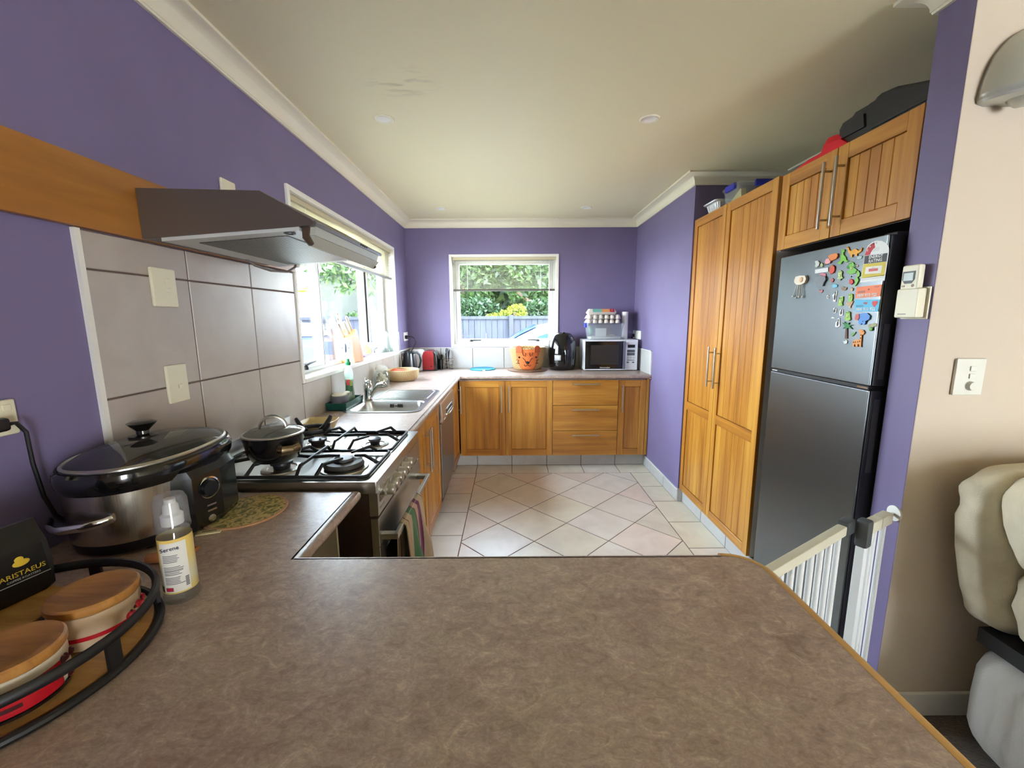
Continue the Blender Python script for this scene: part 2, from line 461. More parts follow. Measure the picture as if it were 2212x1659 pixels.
# skirtings
mb = MB(); mb.box(XP + .002, 4.6, YN - .014, YN, 0, .09, .004); struct(mb.build('baseboard_living', white))
def wtint(p):
    k = rt.random(); a = rt.uniform(.94, 1.03)
    c = (186, 177, 168) if k < .35 else (182, 177, 164) if k < .65 else (190, 183, 174)
    q = L(*c); return (q[0] * a, q[1] * a, q[2] * a, 1)
def wtint2(p):
    a = rt.uniform(.96, 1.03); q = L(196, 196, 194); return (q[0] * a, q[1] * a, q[2] * a, 1)
ys = [Y1 - .002, 3.36, 3.695, 3.905]
struct(tiles('baseboard_right', [rect(a, b, 0, .096) for a, b in zip(ys, ys[1:])] + [], lambda a, b, h: (XR - h, a, b), wtint2, [tile_w, wgrout], .008, base=[rect(Y1, 3.905, 0, .096)]))
mb = MB(); mb.box(XR - .010, XR, Y1 - .006, 3.905, .096, .101); struct(mb.build('trim_2', white))
struct(tiles('baseboard_corner', [rect(XR - .008, XP + .04, 0, .11)], lambda a, b, h: (a, Y1 - h, b), wtint2, [tile_w, wgrout], .006, base=[]))

# wall tiles
yv = [1.078, 1.418, 1.757, 2.106]; zv = [.86, 1.215, 1.551, 1.648]
P = [rect(a, b, c, d) for a, b in zip(yv, yv[1:]) for c, d in zip(zv, zv[1:])]
yv2 = [2.106, 2.44, 2.775, 3.11, 3.445, 3.78, 4.115, YB]
P += [rect(a, b, .86, 1.097) for a, b in zip(yv2, yv2[1:])]
P += [rect(3.946, YB, 1.097, 1.113)]
struct(tiles('wall_tiles_left', P, lambda a, b, h: (XL + h, a, b), wtint, [tile_w, wgrout], .008, base=[rect(1.078, 2.106, .86, 1.648), rect(2.106, YB, .86, 1.097)]))
xv = [XL, -.745, -.408, -.075, .262, .597, .932, XR]
struct(tiles('wall_tiles_back', [rect(a, b, .86, 1.113) for a, b in zip(xv, xv[1:])], lambda a, b, h: (a, YB - h, b), wtint2, [tile_w, wgrout], .008, base=[rect(XL, XR, .86, 1.113)]))
struct(tiles('wall_tiles_right', [rect(3.815, 4.09, .86, 1.113), rect(4.09, YB, .86, 1.113)], lambda a, b, h: (XR - h, a, b), wtint2, [tile_w, wgrout], .008, base=[rect(3.815, YB, .86, 1.113)]))
mb = MB()
mb.box(XL, XL + .011, 1.064, 1.0785, .86, 1.648)
mb.box(XL, XL + .011, 3.946, YB, 1.113, 1.119)
mb.box(XL, XR, YB - .011, YB, 1.113, 1.119)
mb.box(XR - .011, XR, 3.806, YB, 1.113, 1.119); mb.box(XR - .011, XR, 3.806, 3.815, .86, 1.119)
struct(mb.build('trim_3', white))

# ------------------------------------------------------------------ windows
alum = mat('white_aluminium', L(214, 214, 212), .4)
seal = mat('black_seal', L(30, 28, 28), .6)
def bar(mb, x0, x1, y0, y1, z0, z1): mb.box(min(x0, x1), max(x0, x1), y0, y1, z0, z1, .0025, 1)

# back window
w = bpy.data.objects.new('window_1', None); put(w); w['kind'] = 'structure'
xa, xb, za, zb = BW
mb = MB()
for x0, x1, z0, z1 in ((xa - .012, xa + .014, za - .012, zb + .012), (xb - .014, xb + .012, za - .012, zb + .012), (xa + .014, xb - .014, zb - .014, zb + .012), (xa + .014, xb - .014, za - .012, za + .014)):
    mb.box(x0, x1, YB - .012, YB + .15, z0, z1, .002, 1)
mb.build('window_casing', white, w)
mb = MB(); ya, yb = YB + .062, YB + .115
for x0, x1, z0, z1 in ((xa + .014, xa + .040, za + .014, zb - .014), (xb - .040, xb - .014, za + .014, zb - .014), (xa + .04, xb - .04, zb - .04, zb - .014), (xa + .04, xb - .04, za + .014, za + .036)):
    bar(mb, x0, x1, ya, yb, z0, z1)
mb.build('window_frame', alum, w)
mb = MB(); ya, yb = YB + .072, YB + .105
for x0, x1, z0, z1 in ((xa + .042, xa + .082, za + .038, zb - .042), (xb - .082, xb - .042, za + .038, zb - .042), (xa + .082, xb - .082, zb - .08, zb - .042), (xa + .082, xb - .082, za + .038, za + .068)):
    bar(mb, x0, x1, ya, yb, z0, z1)
sash = mb.build('sash', alum, w)
mb = MB(); mb.box(xa + .08, xb - .08, YB + .088, YB + .092, za + .066, zb - .078); mb.build('pane', glass, w, smooth=0)
def stay(mb, x, s, y, z):
    mb.lathe([(.0, 0), (.016, 0), (.016, .012), (.011, .02), (0, .021)], (x, y - .012, z), 12)
    mb.tube([(x, y - .014, z + .012), (x + s * .03, y - .022, z + .016), (x + s * .105, y - .018, z + .016)], [.007, .0062, .0048], 8)
for x, s in ((-.425, 1), (.285, -1)):
    mb = MB(); stay(mb, x, s, YB + .07, za + .040); mb.build('window_stay', black, w)

# left window: two opening sashes either side of a fixed pane
w = bpy.data.objects.new('window_2', None); put(w); w['kind'] = 'structure'
ya, yb, za, zb = LW
mb = MB()
for y0, y1, z0, z1 in ((ya - .013, ya + .010, za - .013, zb + .012), (yb - .010, yb + .013, za - .013, zb + .012), (ya + .01, yb - .01, zb - .012, zb + .012)):
    mb.box(XL - .15, XL + .014, y0, y1, z0, z1, .002, 1)
mb.build('window_casing', white, w)
mb = MB(); mb.box(XL - .15, XL + .018, ya + .010, yb - .010, za - .014, za + .010, .004); mb.build('window_sill', white, w)
XG = XL - .122
mb = MB()
for y0, y1, z0, z1 in ((ya + .01, ya + .034, za + .01, zb - .012), (yb - .034, yb - .01, za + .01, zb - .012), (ya + .034, yb - .034, zb - .036, zb - .012), (ya + .034, yb - .034, za + .01, za + .032), (2.595, 2.628, za + .032, zb - .036), (3.395, 3.428, za + .032, zb - .036)):
    mb.box(XG - .028, XG + .024, y0, y1, z0, z1, .0025, 1)
mb.build('window_frame', alum, w)
for y0, y1 in ((ya + .035, 2.594), (3.43, yb - .035)):
    mb = MB(); z0, z1 = za + .034, zb - .038
    for a, b, c, d in ((y0, y0 + .042, z0, z1), (y1 - .042, y1, z0, z1), (y0 + .042, y1 - .042, z1 - .042, z1), (y0 + .042, y1 - .042, z0, z0 + .036)):
        mb.box(XG - .012, XG + .034, a, b, c, d, .0025, 1)
    s_ = mb.build('sash', alum, w)
    mb = MB()
    for a, b in ((y0 - .0015, y0 + .0005), (y1 - .0005, y1 + .0015)): mb.box(XG - .01, XG + .0345, a, b, z0, z1)
    mb.build('seal', seal, s_)
    mb = MB(); mb.box(XG + .006, XG + .010, y0 + .04, y1 - .04, z0 + .034, z1 - .04); mb.build('pane', glass, w, smooth=0)
mb = MB(); mb.box(XG - .002, XG + .002, 2.627, 3.396, za + .03, zb - .034); mb.build('pane', glass, w, smooth=0)
for y, s in ((2.31, 1), (3.46, 1)):
    mb = MB(); x = XG + .03
    mb.lathe([(0, 0), (.017, 0), (.017, .014), (.012, .026), (0, .027)], (x + .02, y, za + .034), 12)
    mb.tube([(x + .022, y, za + .058), (x + .03, y + s * .035, za + .068), (x + .02, y + s * .125, za + .07)], [.008, .007, .005], 8)
    mb.build('window_stay', black, w)

# living-room opening with its glazed sliders (unseen behind the camera, sized for its light)
w = bpy.data.objects.new('door_1', None); put(w); w['kind'] = 'structure'
mb = MB()
for a, b, c, d in ((2.6, 2.66, .02, 2.05), (3.94, 4.0, .02, 2.05), (2.66, 3.94, 1.99, 2.05), (2.66, 3.94, .02, .07), (3.27, 3.33, .07, 1.99)): mb.box(a, b, -4.33, -4.23, c, d)
mb.build('door_frame', alum, w)
# ------------------------------------------------------------------ timber doors
D_, M_, T_ = L(138, 82, 24), L(178, 117, 38), L(204, 149, 60)
wv = wood('honey_timber_upright', D_, M_, T_, (26, 26, 1.6))
wy = wood('honey_timber_along', D_, M_, T_, (26, 1.6, 26))
wx = wood('honey_timber_across', D_, M_, T_, (1.6, 26, 26))
wend = mat('timber_edge_shaded', L(128, 76, 34), .45, col2=L(112, 64, 28), scale=(20, 20, 2))  # timber with the door edge's shade in its colour; on no part
groovem = mat('groove_timber', L(150, 92, 38), .6)
barm = mat('satin_nickel', L(190, 184, 174), .3, 1.)

def lbox(mb, O, U, N, u0, u1, v0, v1, n0, n1, bev=.0012):
    """box in door space: U along the width, z up, N outwards"""
    O, U, N = Vector(O), Vector(U), Vector(N)
    a = O + U * u0 + Vector((0, 0, v0)) + N * n0; b = O + U * u1 + Vector((0, 0, v1)) + N * n1
    mb.box(min(a.x, b.x), max(a.x, b.x), min(a.y, b.y), max(a.y, b.y), min(a.z, b.z), max(a.z, b.z), bev, 1)

def door(parent, O, U, N, w, h, boards=0, mids=(), st=.056, th=.02, hw=None, name='door', mats=None):
    """framed door; O is the lower inner corner on the carcass face. material 0 upright grain, 1 rail grain, 2 groove"""
    rail = wy if abs(Vector(U).y) > .5 else wx
    mb = MB(); g = .0015
    lbox(mb, O, U, N, g, st, g, h - g, 0, th); lbox(mb, O, U, N, w - st, w - g, g, h - g, 0, th)
    lv = [g] + [m for m in mids] + [h - g]
    mb.mi = 1
    cuts = [(g, st + .006)] + [(m - .03, m + .03) for m in mids] + [(h - st - .006, h - g)]
    for a, b in cuts: lbox(mb, O, U, N, st, w - st, a, b, 0, th - .0005)
    for (a0, a1), (b0, b1) in zip(cuts, cuts[1:]):
        mb.mi = 2; lbox(mb, O, U, N, st - .002, w - st + .002, a1 - .002, b0 + .002, .001, th - .0125, 0)
        mb.mi = 0
        if boards:
            bw = (w - 2 * st - .004) / boards
            for k in range(boards):
                lbox(mb, O, U, N, st + .002 + k * bw + .0006, st + .002 + (k + 1) * bw - .0006, a1 + .002, b0 - .002, .002, th - .0065, .002)
        else:
            lbox(mb, O, U, N, st + .0025, w - st - .0025, a1 + .0025, b0 - .0025, .002, th - .006, .002)
    return mb.build(name, mats or [wv, rail, groovem], parent)

def handle(parent, O, U, N, u, v, ln, vert=True, n0=.02, out=.032, r=.006):
    O, U, N = Vector(O), Vector(U).normalized(), Vector(N); mb = MB(); Z = Vector((0, 0, 1))
    c = O + U * u + Z * v + N * (n0 + out); d = Z if vert else U
    mb.cyl(c - d * ln / 2, c + d * ln / 2, r, seg=12)
    for s in (-1, 1):
        q = c + d * (ln / 2 - .035) * s; mb.cyl(q - N * (out + .001), q, r * .75, seg=8)
    return mb.build('handle', barm, parent)

def carcass(parent, x0, x1, y0, y1, z0, z1, t=.016, open_face=None, m=None):
    mb = MB(); mb.box(x0, x1, y0, y1, z0, z1); return mb.build('carcass', m or melam, parent)

CZ0, CZ1 = .125, .855
# ---- back run base units (faces at y = 3.84)
YC = 3.842; N_ = (0, -1, 0); U_ = (1, 0, 0)
t = thing('base_cabinet', 'honey timber two-door base cabinet under the back worktop, left of the three drawers', 'cabinet', (-.05, YC, CZ0))
carcass(t, -.486, .385, YC, YB - .012, CZ0, CZ1)
for x0, x1, hx in ((-.4855, -.0585, .392), (-.0575, .3845, .036)):
    dd = door(t, (x0, YC, CZ0), U_, N_, x1 - x0, CZ1 - CZ0 - .006)
    handle(dd, (x0, YC, CZ0), U_, N_, hx, .555, .258)
t = thing('drawer_unit', 'honey timber base unit with three wide drawers, under the air fryer', 'cabinet', (.69, YC, CZ0))
carcass(t, .386, .999, YC, YB - .012, CZ0, CZ1)
for z0, z1 in ((CZ0, .3635), (.3665, .6085), (.6115, CZ1 - .006)):
    mb = MB(); mb.box(.3875, .9985, YC - .02, YC, z0 + .001, z1, .002, 1); dd = mb.build('drawer', [wx], t)
    handle(dd, (.3875, YC, z0), U_, N_, .305, (z1 - z0) * .86, .255, vert=False)
t = thing('narrow_cabinet', 'narrow single-door timber base cabinet at the right end of the back run', 'cabinet', (1.145, YC, CZ0))
carcass(t, 1.0, 1.256, YC, YB - .012, CZ0, CZ1)
dd = door(t, (1.0015, YC, CZ0), U_, N_, .255, CZ1 - CZ0 - .006)
handle(dd, (1.0015, YC, CZ0), U_, N_, .03, .555, .258)
mb = MB(); mb.box(1.2585, 1.286, YC - .02, YB - .012, CZ0, CZ1 + .004, .0015, 1); mb.build('end_panel', [wv], t)

# ---- left run (faces at x = -.49)
N_ = (1, 0, 0); U_ = (0, 1, 0); XC = -.512
t = thing('corner_cabinet', 'narrow timber corner door between the dishwasher and the back run', 'cabinet', (-.52, 3.6, CZ0))
carcass(t, XL + .012, XC, 3.40, 3.838, CZ0, CZ1)
dd = door(t, (XC, 3.402, CZ0), U_, N_, .395, CZ1 - CZ0 - .006)
handle(dd, (XC, 3.402, CZ0), U_, N_, .36, .555, .258, out=.026)
t = thing('sink_cabinet', 'honey timber two-door base cabinet under the sink, beside the cooker', 'cabinet', (-.52, 2.31, CZ0))
carcass(t, XL + .012, XC, 1.852, 2.762, CZ0, .70)
for y0, y1, hy in ((1.853, 2.3065, .428), (2.3085, 2.761, .026)):
    dd = door(t, (XC, y0, CZ0), U_, N_, y1 - y0, CZ1 - CZ0 - .006)
    handle(dd, (XC, y0, CZ0), U_, N_, hy, .555, .25)

# ---- tiled kick under both runs
P = [rect(a, b, 0, .122) for a, b in zip([-.545, -.335, .002, .342, .675, 1.008], [-.335, .002, .342, .675, 1.008, 1.289])]
struct(tiles('baseboard_back', P, lambda a, b, h: (a, 3.913 - h, b), wtint2, [tile_w, wgrout], .008, base=[rect(-.545, 1.289, 0, .122)]))
P = [rect(a, b, 0, .122) for a, b in zip([1.85, 2.235, 2.57, 2.905, 3.24, 3.58], [2.235, 2.57, 2.905, 3.24, 3.58, 3.905])]
struct(tiles('baseboard_left', P, lambda a, b, h: (-.556 + h, a, b), wtint2, [tile_w, wgrout], .008, base=[rect(1.85, 3.905, 0, .122)]))

# ---- dishwasher
t = thing('dishwasher', 'stainless dishwasher with a pocket handle between the sink cabinet and the corner', 'dishwasher', (-.75, 3.08, .1))
dws = mat('dishwasher_steel', L(150, 146, 142), .34, 1., bump=.03, bscale=(200, 200, 5))
mb = MB(); mb.box(XL + .02, -.53, 2.785, 3.385, .10, .853, .003); mb.build('body', dgrey, t)
mb = MB(); mb.box(-.53, -.484, 2.782, 3.388, .165, .705, .004); mb.build('door', dws, t)
mb = MB(); mb.prism([(-.53, .71), (-.476, .71), (-.470, .735), (-.478, .835), (-.486, .85), (-.53, .85)], 'y', 2.780, 3.390, .002)
cp = mb.build('control_panel', steel, t)
mb = MB(); mb.box(-.475, -.4685, 2.95, 3.23, .742, .776, .008); mb.build('handle_recess', black, cp)
mb = MB(); mb.tube([(-.470, 2.945, .738), (-.458, 2.99, .735), (-.456, 3.09, .734), (-.458, 3.19, .735), (-.470, 3.235, .738)], .0055, 8); mb.build('handle', chrome, cp)
mb = MB(); mb.box(-.4715, -.4685, 2.84, 2.90, .722, .728); mb.build('indicator_mark', white, cp)
mb = MB(); mb.box(-.56, -.545, 2.79, 3.38, .0, .16); mb.build('kick_panel', black, t)

# ---- worktops
wt = bpy.data.materials.new('worktop_laminate'); wt.use_nodes = True
def _wt():
    nt = wt.node_tree; N = nt.nodes; b = N['Principled BSDF']; K = nt.links.new
    tc = N.new('ShaderNodeTexCoord')
    def noise(sc, det, dist, rot=0.):
        mp = N.new('ShaderNodeMapping'); mp.inputs['Scale'].default_value = sc; mp.inputs['Rotation'].default_value = (0, 0, rot); K(tc.outputs['Object'], mp.inputs['Vector'])
        n = N.new('ShaderNodeTexNoise'); n.inputs['Scale'].default_value = 1.; n.inputs['Detail'].default_value = det; n.inputs['Distortion'].default_value = dist
        n.inputs['Roughness'].default_value = .68
        K(mp.outputs[0], n.inputs['Vector']); return n.outputs['Fac']
    def ramp(f, p):
        r = N.new('ShaderNodeValToRGB'); e = r.color_ramp.elements
        e[0].position, e[0].color = p[0]; e[1].position, e[1].color = p[-1]
        for q in p[1:-1]:
            k = e.new(q[0]); k.color = q[1]
        K(f, r.inputs['Fac']); return r.outputs['Color']
    a = ramp(noise((24, 34, 24), 8, 1.6, .6), [(.30, L(150, 131, 119)), (.46, L(172, 153, 139)), (.56, L(180, 161, 147)), (.72, L(208, 192, 175))])
    c = ramp(noise((7, 9, 7), 4, .8), [(.36, (.86, .80, .80, 1)), (.5, (1, .97, .97, 1)), (.64, (1.0, 1.0, .95, 1))])
    d = ramp(noise((70, 110, 70), 6, 2.2, .9), [(.44, (.86, .85, .85, 1)), (.55, (1, 1, 1, 1)), (.66, (1.12, 1.1, 1.08, 1))])
    def mul(x, y):
        m = N.new('ShaderNodeMix'); m.data_type = 'RGBA'; m.blend_type = 'MULTIPLY'; m.inputs[0].default_value = 1.; K(x, m.inputs[6]); K(y, m.inputs[7]); return m.outputs[2]
    K(mul(mul(a, c), d), b.inputs['Base Color'])
    b.inputs['Roughness'].default_value = .33; b.inputs['Specular IOR Level'].default_value = .55
    bp = N.new('ShaderNodeBump'); bp.inputs['Strength'].default_value = .12; bp.inputs['Distance'].default_value = .002
    K(noise((60, 90, 60), 5, 1.), bp.inputs['Height']); K(bp.outputs['Normal'], b.inputs['Normal'])
_wt()
Z0 = .862
NR = .019                         # rolled front edge
nose = [(0, Z0), (0, ZW)] + [(NR * .62 * math.sin(a), ZW - NR + NR * math.cos(a)) for a in [PI * k / 10 for k in range(1, 10)]] + [(0, Z0)]
nose = [(-.004, Z0), (-.004, ZW)] + [(.008 * 0 + .016 * math.sin(a), ZW - NR + NR * math.cos(a)) for a in [PI * k / 10 for k in range(0, 11)]]
t = thing('worktop', 'mottled brown-mauve laminate worktop running under both windows, with the sink let in', 'worktop', (-.77, 3.1, Z0))
mb = MB(); E_ = .016
SX0, SX1, SY0, SY1 = -.945, -.545, 2.325, 2.625   # bowl cut-out
xa, xb = XL + .001, XF - E_
for r in ((xa, xb, 1.846, SY0), (xa, SX0, SY0, SY1), (SX1, xb, SY0, SY1), (xa, xb, SY1, YF + E_), (xa, XR - .001, YF + E_, YB - .001)): mb.box(r[0], r[1], r[2], r[3], Z0, ZW)
sweep(mb, [(xb, 1.846), (xb, YF + E_), (XR - .001, YF + E_)], nose, side=1)
mb.build('top', wt, t, smooth=50)
mb = MB(); mb.box(XR + .000, XR + .012, 3.79, 3.83, Z0 - .014, ZW + .001, .002); mb.build('end_cap', mat('brown_end_cap', L(88, 52, 40), .5), t)

t = thing('peninsula_worktop', 'mottled brown laminate peninsula worktop in the foreground with a timber strip along its right edge', 'worktop', (-.2, .5, Z0))
arc = [(.470 + .058 * math.sin(a), .790 + .060 * math.cos(a)) for a in [PI / 2 * k / 10 for k in range(11)]]
mb = MB()
mb.prism([(xa, .16), (.528, .16)] + arc[::-1] + [(XF - E_, .867 - E_), (XF - E_, 1.225 - E_), (xa, 1.225 - E_)], 'z', Z0, ZW)
sweep(mb, [(xa, 1.225 - E_), (XF - E_, 1.225 - E_), (XF - E_, .867 - E_), (.462, .867 - E_)], nose, side=-1)
mb.build('top', wt, t, smooth=50)
strip = wood('pale_edge_strip', L(166, 118, 48), L(196, 148, 66), L(210, 166, 84), (22, 1.8, 22))
ex = [(.462, .851)] + arc[1:] + [(.528, .5), (.528, .16)]
mb = MB(); sweep(mb, ex, [(0.0, Z0 - .001), (.0, ZW + .0005), (.009, ZW + .0008), (.017, ZW - .004), (.018, Z0 + .003), (.015, Z0 - .001)], side=-1)
mb.build('edge_strip', strip, t, smooth=50)

# base of the peninsula + the short unit beside the cooker
t = thing('peninsula_unit', 'cream base unit below the peninsula and short return beside the cooker', 'cabinet', (-.3, .55, 0))
pm = mat('cream_melamine', L(186, 176, 150), .5)
mb = MB(); mb.box(XL + .012, .40, .30, .80, .0, Z0 - .002); mb.build('carcass', pm, t)
mb = MB(); mb.box(XL + .012, -.53, .802, 1.135, .0, Z0 - .002); mb.build('side_unit', pm, t)
mb = MB(); mb.box(-.53, -.512, .81, 1.13, .12, Z0 - .006, .002); mb.build('front_panel', mat('shaded_cream_panel', L(112, 100, 74), .5), t)  # cream front under the worktop, its shade put into the olive colour
mb = MB(); mb.box(-.53, -.511, 1.131, 1.14, .12, Z0 - .004); mb.build('edge_trim', mat('pale_edge', L(196, 186, 158), .5), t)

# ---- pantry (faces at x = XP)
N_ = (-1, 0, 0); U_ = (0, -1, 0); XPc = XP + .02
t = thing('pantry', 'tall honey timber pantry cupboard with two boarded doors beside the fridge', 'cupboard', (1.62, 2.6, 0))
mb = MB(); mb.box(XPc, XRB - .004, Y2 + .002, Y1 - .004, .10, 2.093); mb.build('carcass', melam, t)
zl, hh = .104, 1.990
for y0, y1, hy in ((Y1 - .004, 2.6315, .40), (2.6295, Y2, .045)):
    O = (XPc, y0, zl); dd = door(t, O, U_, N_, y0 - y1, hh, boards=6, mids=(.672,), st=.048)
    handle(dd, O, U_, N_, hy, 1.0, .256)
struct(tiles('baseboard_pantry', [rect(a, b, 0, .10) for a, b in ((2.08, 2.405), (2.405, 2.745), (2.745, Y1 - .006))], lambda a, b, h: (XP + .034 - h, a, b), wtint2, [tile_w, wgrout], .008, base=[rect(2.08, Y1 - .006, 0, .10)]))

# ---- cupboard over the fridge
t = thing('overhead_cupboard', 'honey timber cupboard with two boarded doors high above the fridge', 'cupboard', (1.62, 1.77, 1.735))
za, zb = 1.737, 2.083
mb = MB(); mb.box(XPc, XRB - .004, Y3 + .003, Y2 - .030, za, zb); mb.build('carcass', mat('dark_carcass', L(60, 52, 46), .5), t)
mb = MB(); mb.box(XPc - .001, XPc + .05, Y2 - .029, Y2 - .021, za - .0, zb + .004); mb.build('filler_strip', melam, t)
for y0, y1, hy in ((Y2 - .028, 1.7705, .325 - .012), (1.7685, Y3 + .002, .040)):
    O = (XPc, y0, za); dd = door(t, O, U_, N_, y0 - y1, zb - za, boards=5, st=.054)
    handle(dd, O, U_, N_, hy, (zb - za) * .49, .258)

# ---- fridge
t = thing('fridge', 'tall two-door steel-grey fridge freezer with dark sides, beside the timber pantry', 'fridge', (1.58, 1.71, 0))
fst = mat('fridge_steel', L(112, 117, 119), .30, 1., bump=.02, bscale=(300, 3, 300))
fdark = mat('fridge_dark_side', L(40, 41, 44), .45)
FX, FY0, FY1 = 1.25, 1.430, 1.990
mb = MB(); mb.box(FX + .062, 1.90, FY0 + .004, FY1 - .004, .03, 1.675, .004); mb.build('body', fdark, t)
for nm, z0, z1 in (('freezer_door', 1.180, 1.690), ('fridge_door', .050, 1.164)):
    mb = MB(); mb.box(FX, FX + .010, FY0 + .004, FY1, z0, z1, .004)
    dd = mb.build(nm, fst, t)
    mb = MB(); mb.box(FX + .008, FX + .056, FY0, FY1 - .002, z0 + .001, z1 - .001, .003); mb.build('door_side', fdark, dd)
    hz0, hz1 = (z0 + .025, z0 + .215) if z0 > 1 else (z1 - .30, z1 - .03)
    mb = MB(); mb.box(FX + .020, FX + .042, FY0 - .0015, FY0 + .002, hz0, hz1, .001); mb.build('grip_recess', mat('grip_grey', L(74, 76, 78), .5), dd)
mb = MB(); mb.box(FX + .004, FX + .07, FY0 + .01, FY1 - .004, 1.1655, 1.1785); mb.build('door_gasket', seal, t)
for a_, b_ in ((FY0 + .012, FY0 + .06), (FY1 - .045, FY1 - .006)):
    mb = MB(); mb.box(FX + .003, FX + .012, a_, b_, 1.169, 1.174); mb.build('hinge_trim', chrome, t)
mb = MB(); mb.box(FX + .03, FX + .13, FY0 + .006, FY0 + .06, 1.676, 1.700, .006); mb.build('hinge_cover', fdark, t)
# ------------------------------------------------------------------ gas cooker
t = thing('gas_cooker', 'freestanding stainless gas cooker with four burners and six knobs', 'cooker', (-.74, 1.54, 0))
CY0, CY1, CXF = 1.243, 1.841, -.424
mb = MB(); mb.box(XL + .03, -.452, CY0 + .004, CY1 - .004, .06, .878, .003); mb.build('body', mat('cooker_side', L(58, 44, 36), .45), t)
for y in (CY0 + .05, CY1 - .05):
    for x in (XL + .08, -.50):
        mb = MB(); mb.cyl((x, y, 0), (x, y, .062), .018); mb.build('foot', black, t)
mb = MB()
HX0, HX1, HY0, HY1 = -1.03, -.458, 1.268, 1.816
rr = lambda x0, x1, y0, y1, r, n=6: [(cx + r * math.cos(a), cy + r * math.sin(a)) for cx, cy, s in ((x1 - r, y1 - r, 0), (x0 + r, y1 - r, 1), (x0 + r, y0 + r, 2), (x1 - r, y0 + r, 3)) for a in [PI / 2 * (s + k / n) for k in range(n + 1)]]
inn = rr(HX0, HX1, HY0, HY1, .035); out = rr(XL + .02, CXF, CY0, CY1, .006)
R = [[(x, y, .878) for x, y in out], [(x, y, .914) for x, y in out], [(x * .9985 + -.74 * .0015, y * .9985 + 1.54 * .0015, .917) for x, y in out],
     [(x, y, .917) for x, y in inn], [(x, y, .9165) for x, y in rr(HX0 + .004, HX1 - .004, HY0 + .004, HY1 - .004, .033)], [(x, y, .909) for x, y in rr(HX0 + .014, HX1 - .014, HY0 + .014, HY1 - .014, .026)]]
mb.rings(R); hob = mb.build('hob_top', steelh, t)
mb = MB(); mb.prism([(-.452, .800), (CXF, .803), (CXF, .877), (-.452, .877)], 'y', CY0 + .001, CY1 - .001, .001); cpl = mb.build('control_panel', steel, t)
for k in range(6):
    y = 1.335 + .0535 * k
    mb = MB(); mb.T = Matrix.Translation((CXF, y, .855)) @ Matrix.Rotation(PI / 2, 4, 'Y')
    mb.lathe([(0, -.001), (.0215, -.001), (.0215, .003), (.0185, .005), (.0185, .026), (.017, .0285), (0, .0285)], seg=20)
    kb = mb.build('knob', mat('knob_steel', L(196, 190, 178), .35, .8), cpl, world=True)
mb = MB(); mb.box(CXF - .001, CXF + .0015, 1.262, 1.306, .842, .868, .002); mb.build('clock_display', blackg, cpl)
for k in range(4):
    mb = MB(); mb.T = Matrix.Translation((CXF, 1.262 + .013 * k, .824)) @ Matrix.Rotation(PI / 2, 4, 'Y'); mb.lathe([(0, -.001), (.004, -.001), (.004, .002), (0, .003)], seg=10); mb.build('button', chrome, cpl)
mb = MB(); mb.box(-.452, CXF - .002, CY0 + .003, CY1 - .003, .30, .792, .003); dr = mb.build('oven_door', steel, t)
mb = MB(); mb.box(CXF - .004, CXF - .0005, CY0 + .06, CY1 - .06, .38, .66, .004); mb.build('oven_glass', blackg, dr)
mb = MB(); mb.box(-.452, CXF - .003, CY0 + .004, CY1 - .004, .09, .292, .003); mb.build('lower_drawer', steel, t)
mb = MB(); HXh, HZh = -.378, .722
mb.box(HXh - .008, HXh + .008, 1.262, 1.80, HZh - .010, HZh + .010, .004)
for y in (1.275, 1.787): mb.box(CXF - .003, HXh, y - .013, y + .013, HZh - .010, HZh + .009, .003)
mb.build('oven_handle', steel, dr)
mb = MB(); mb.box(XL + .010, XL + .022, CY0 + .01, 1.93, .880, .968, .001); mb.box(XL + .010, XL + .026, CY0 + .01, 1.93, .966, .970); mb.build('upstand', steelh, t)
# burners
BP = [(-.585, 1.395, .052, 1), (-.80, 1.39, .036, 0), (-.565, 1.665, .026, 0), (-.80, 1.665, .036, 0)]
for x, y, r, big in BP:
    mb = MB()
    mb.lathe([(r + .030, .909), (r + .028, .913), (r + .012, .9145), (r + .010, .911), (0, .911)], (x, y, 0), 28)
    b_ = mb.build('burner', steelh, t)
    mb = MB()
    if big:
        mb.lathe([(r + .012, .911), (r + .016, .922), (r + .010, .934), (r - .012, .936), (r - .02, .930), (r - .022, .917), (0, .917)], (x, y, 0), 32)
        mb.build('burner_ring', mat('burner_grey', L(88, 86, 84), .5, .6), b_)
        mb = MB(); mb.lathe([(.026, .917), (.028, .938), (.032, .940), (.030, .946), (.010, .948), (0, .948)], (x, y, 0), 24); mb.build('burner_cap', mat('burner_cap_grey', L(78, 78, 78), .45), b_)
    else:
        mb.lathe([(r * .72, .911), (r * .8, .926), (r, .929), (r * .98, .936), (r * .5, .939), (0, .939)], (x, y, 0), 24); mb.build('burner_cap', mat('burner_cap_dark', L(44, 44, 46), .35), b_)
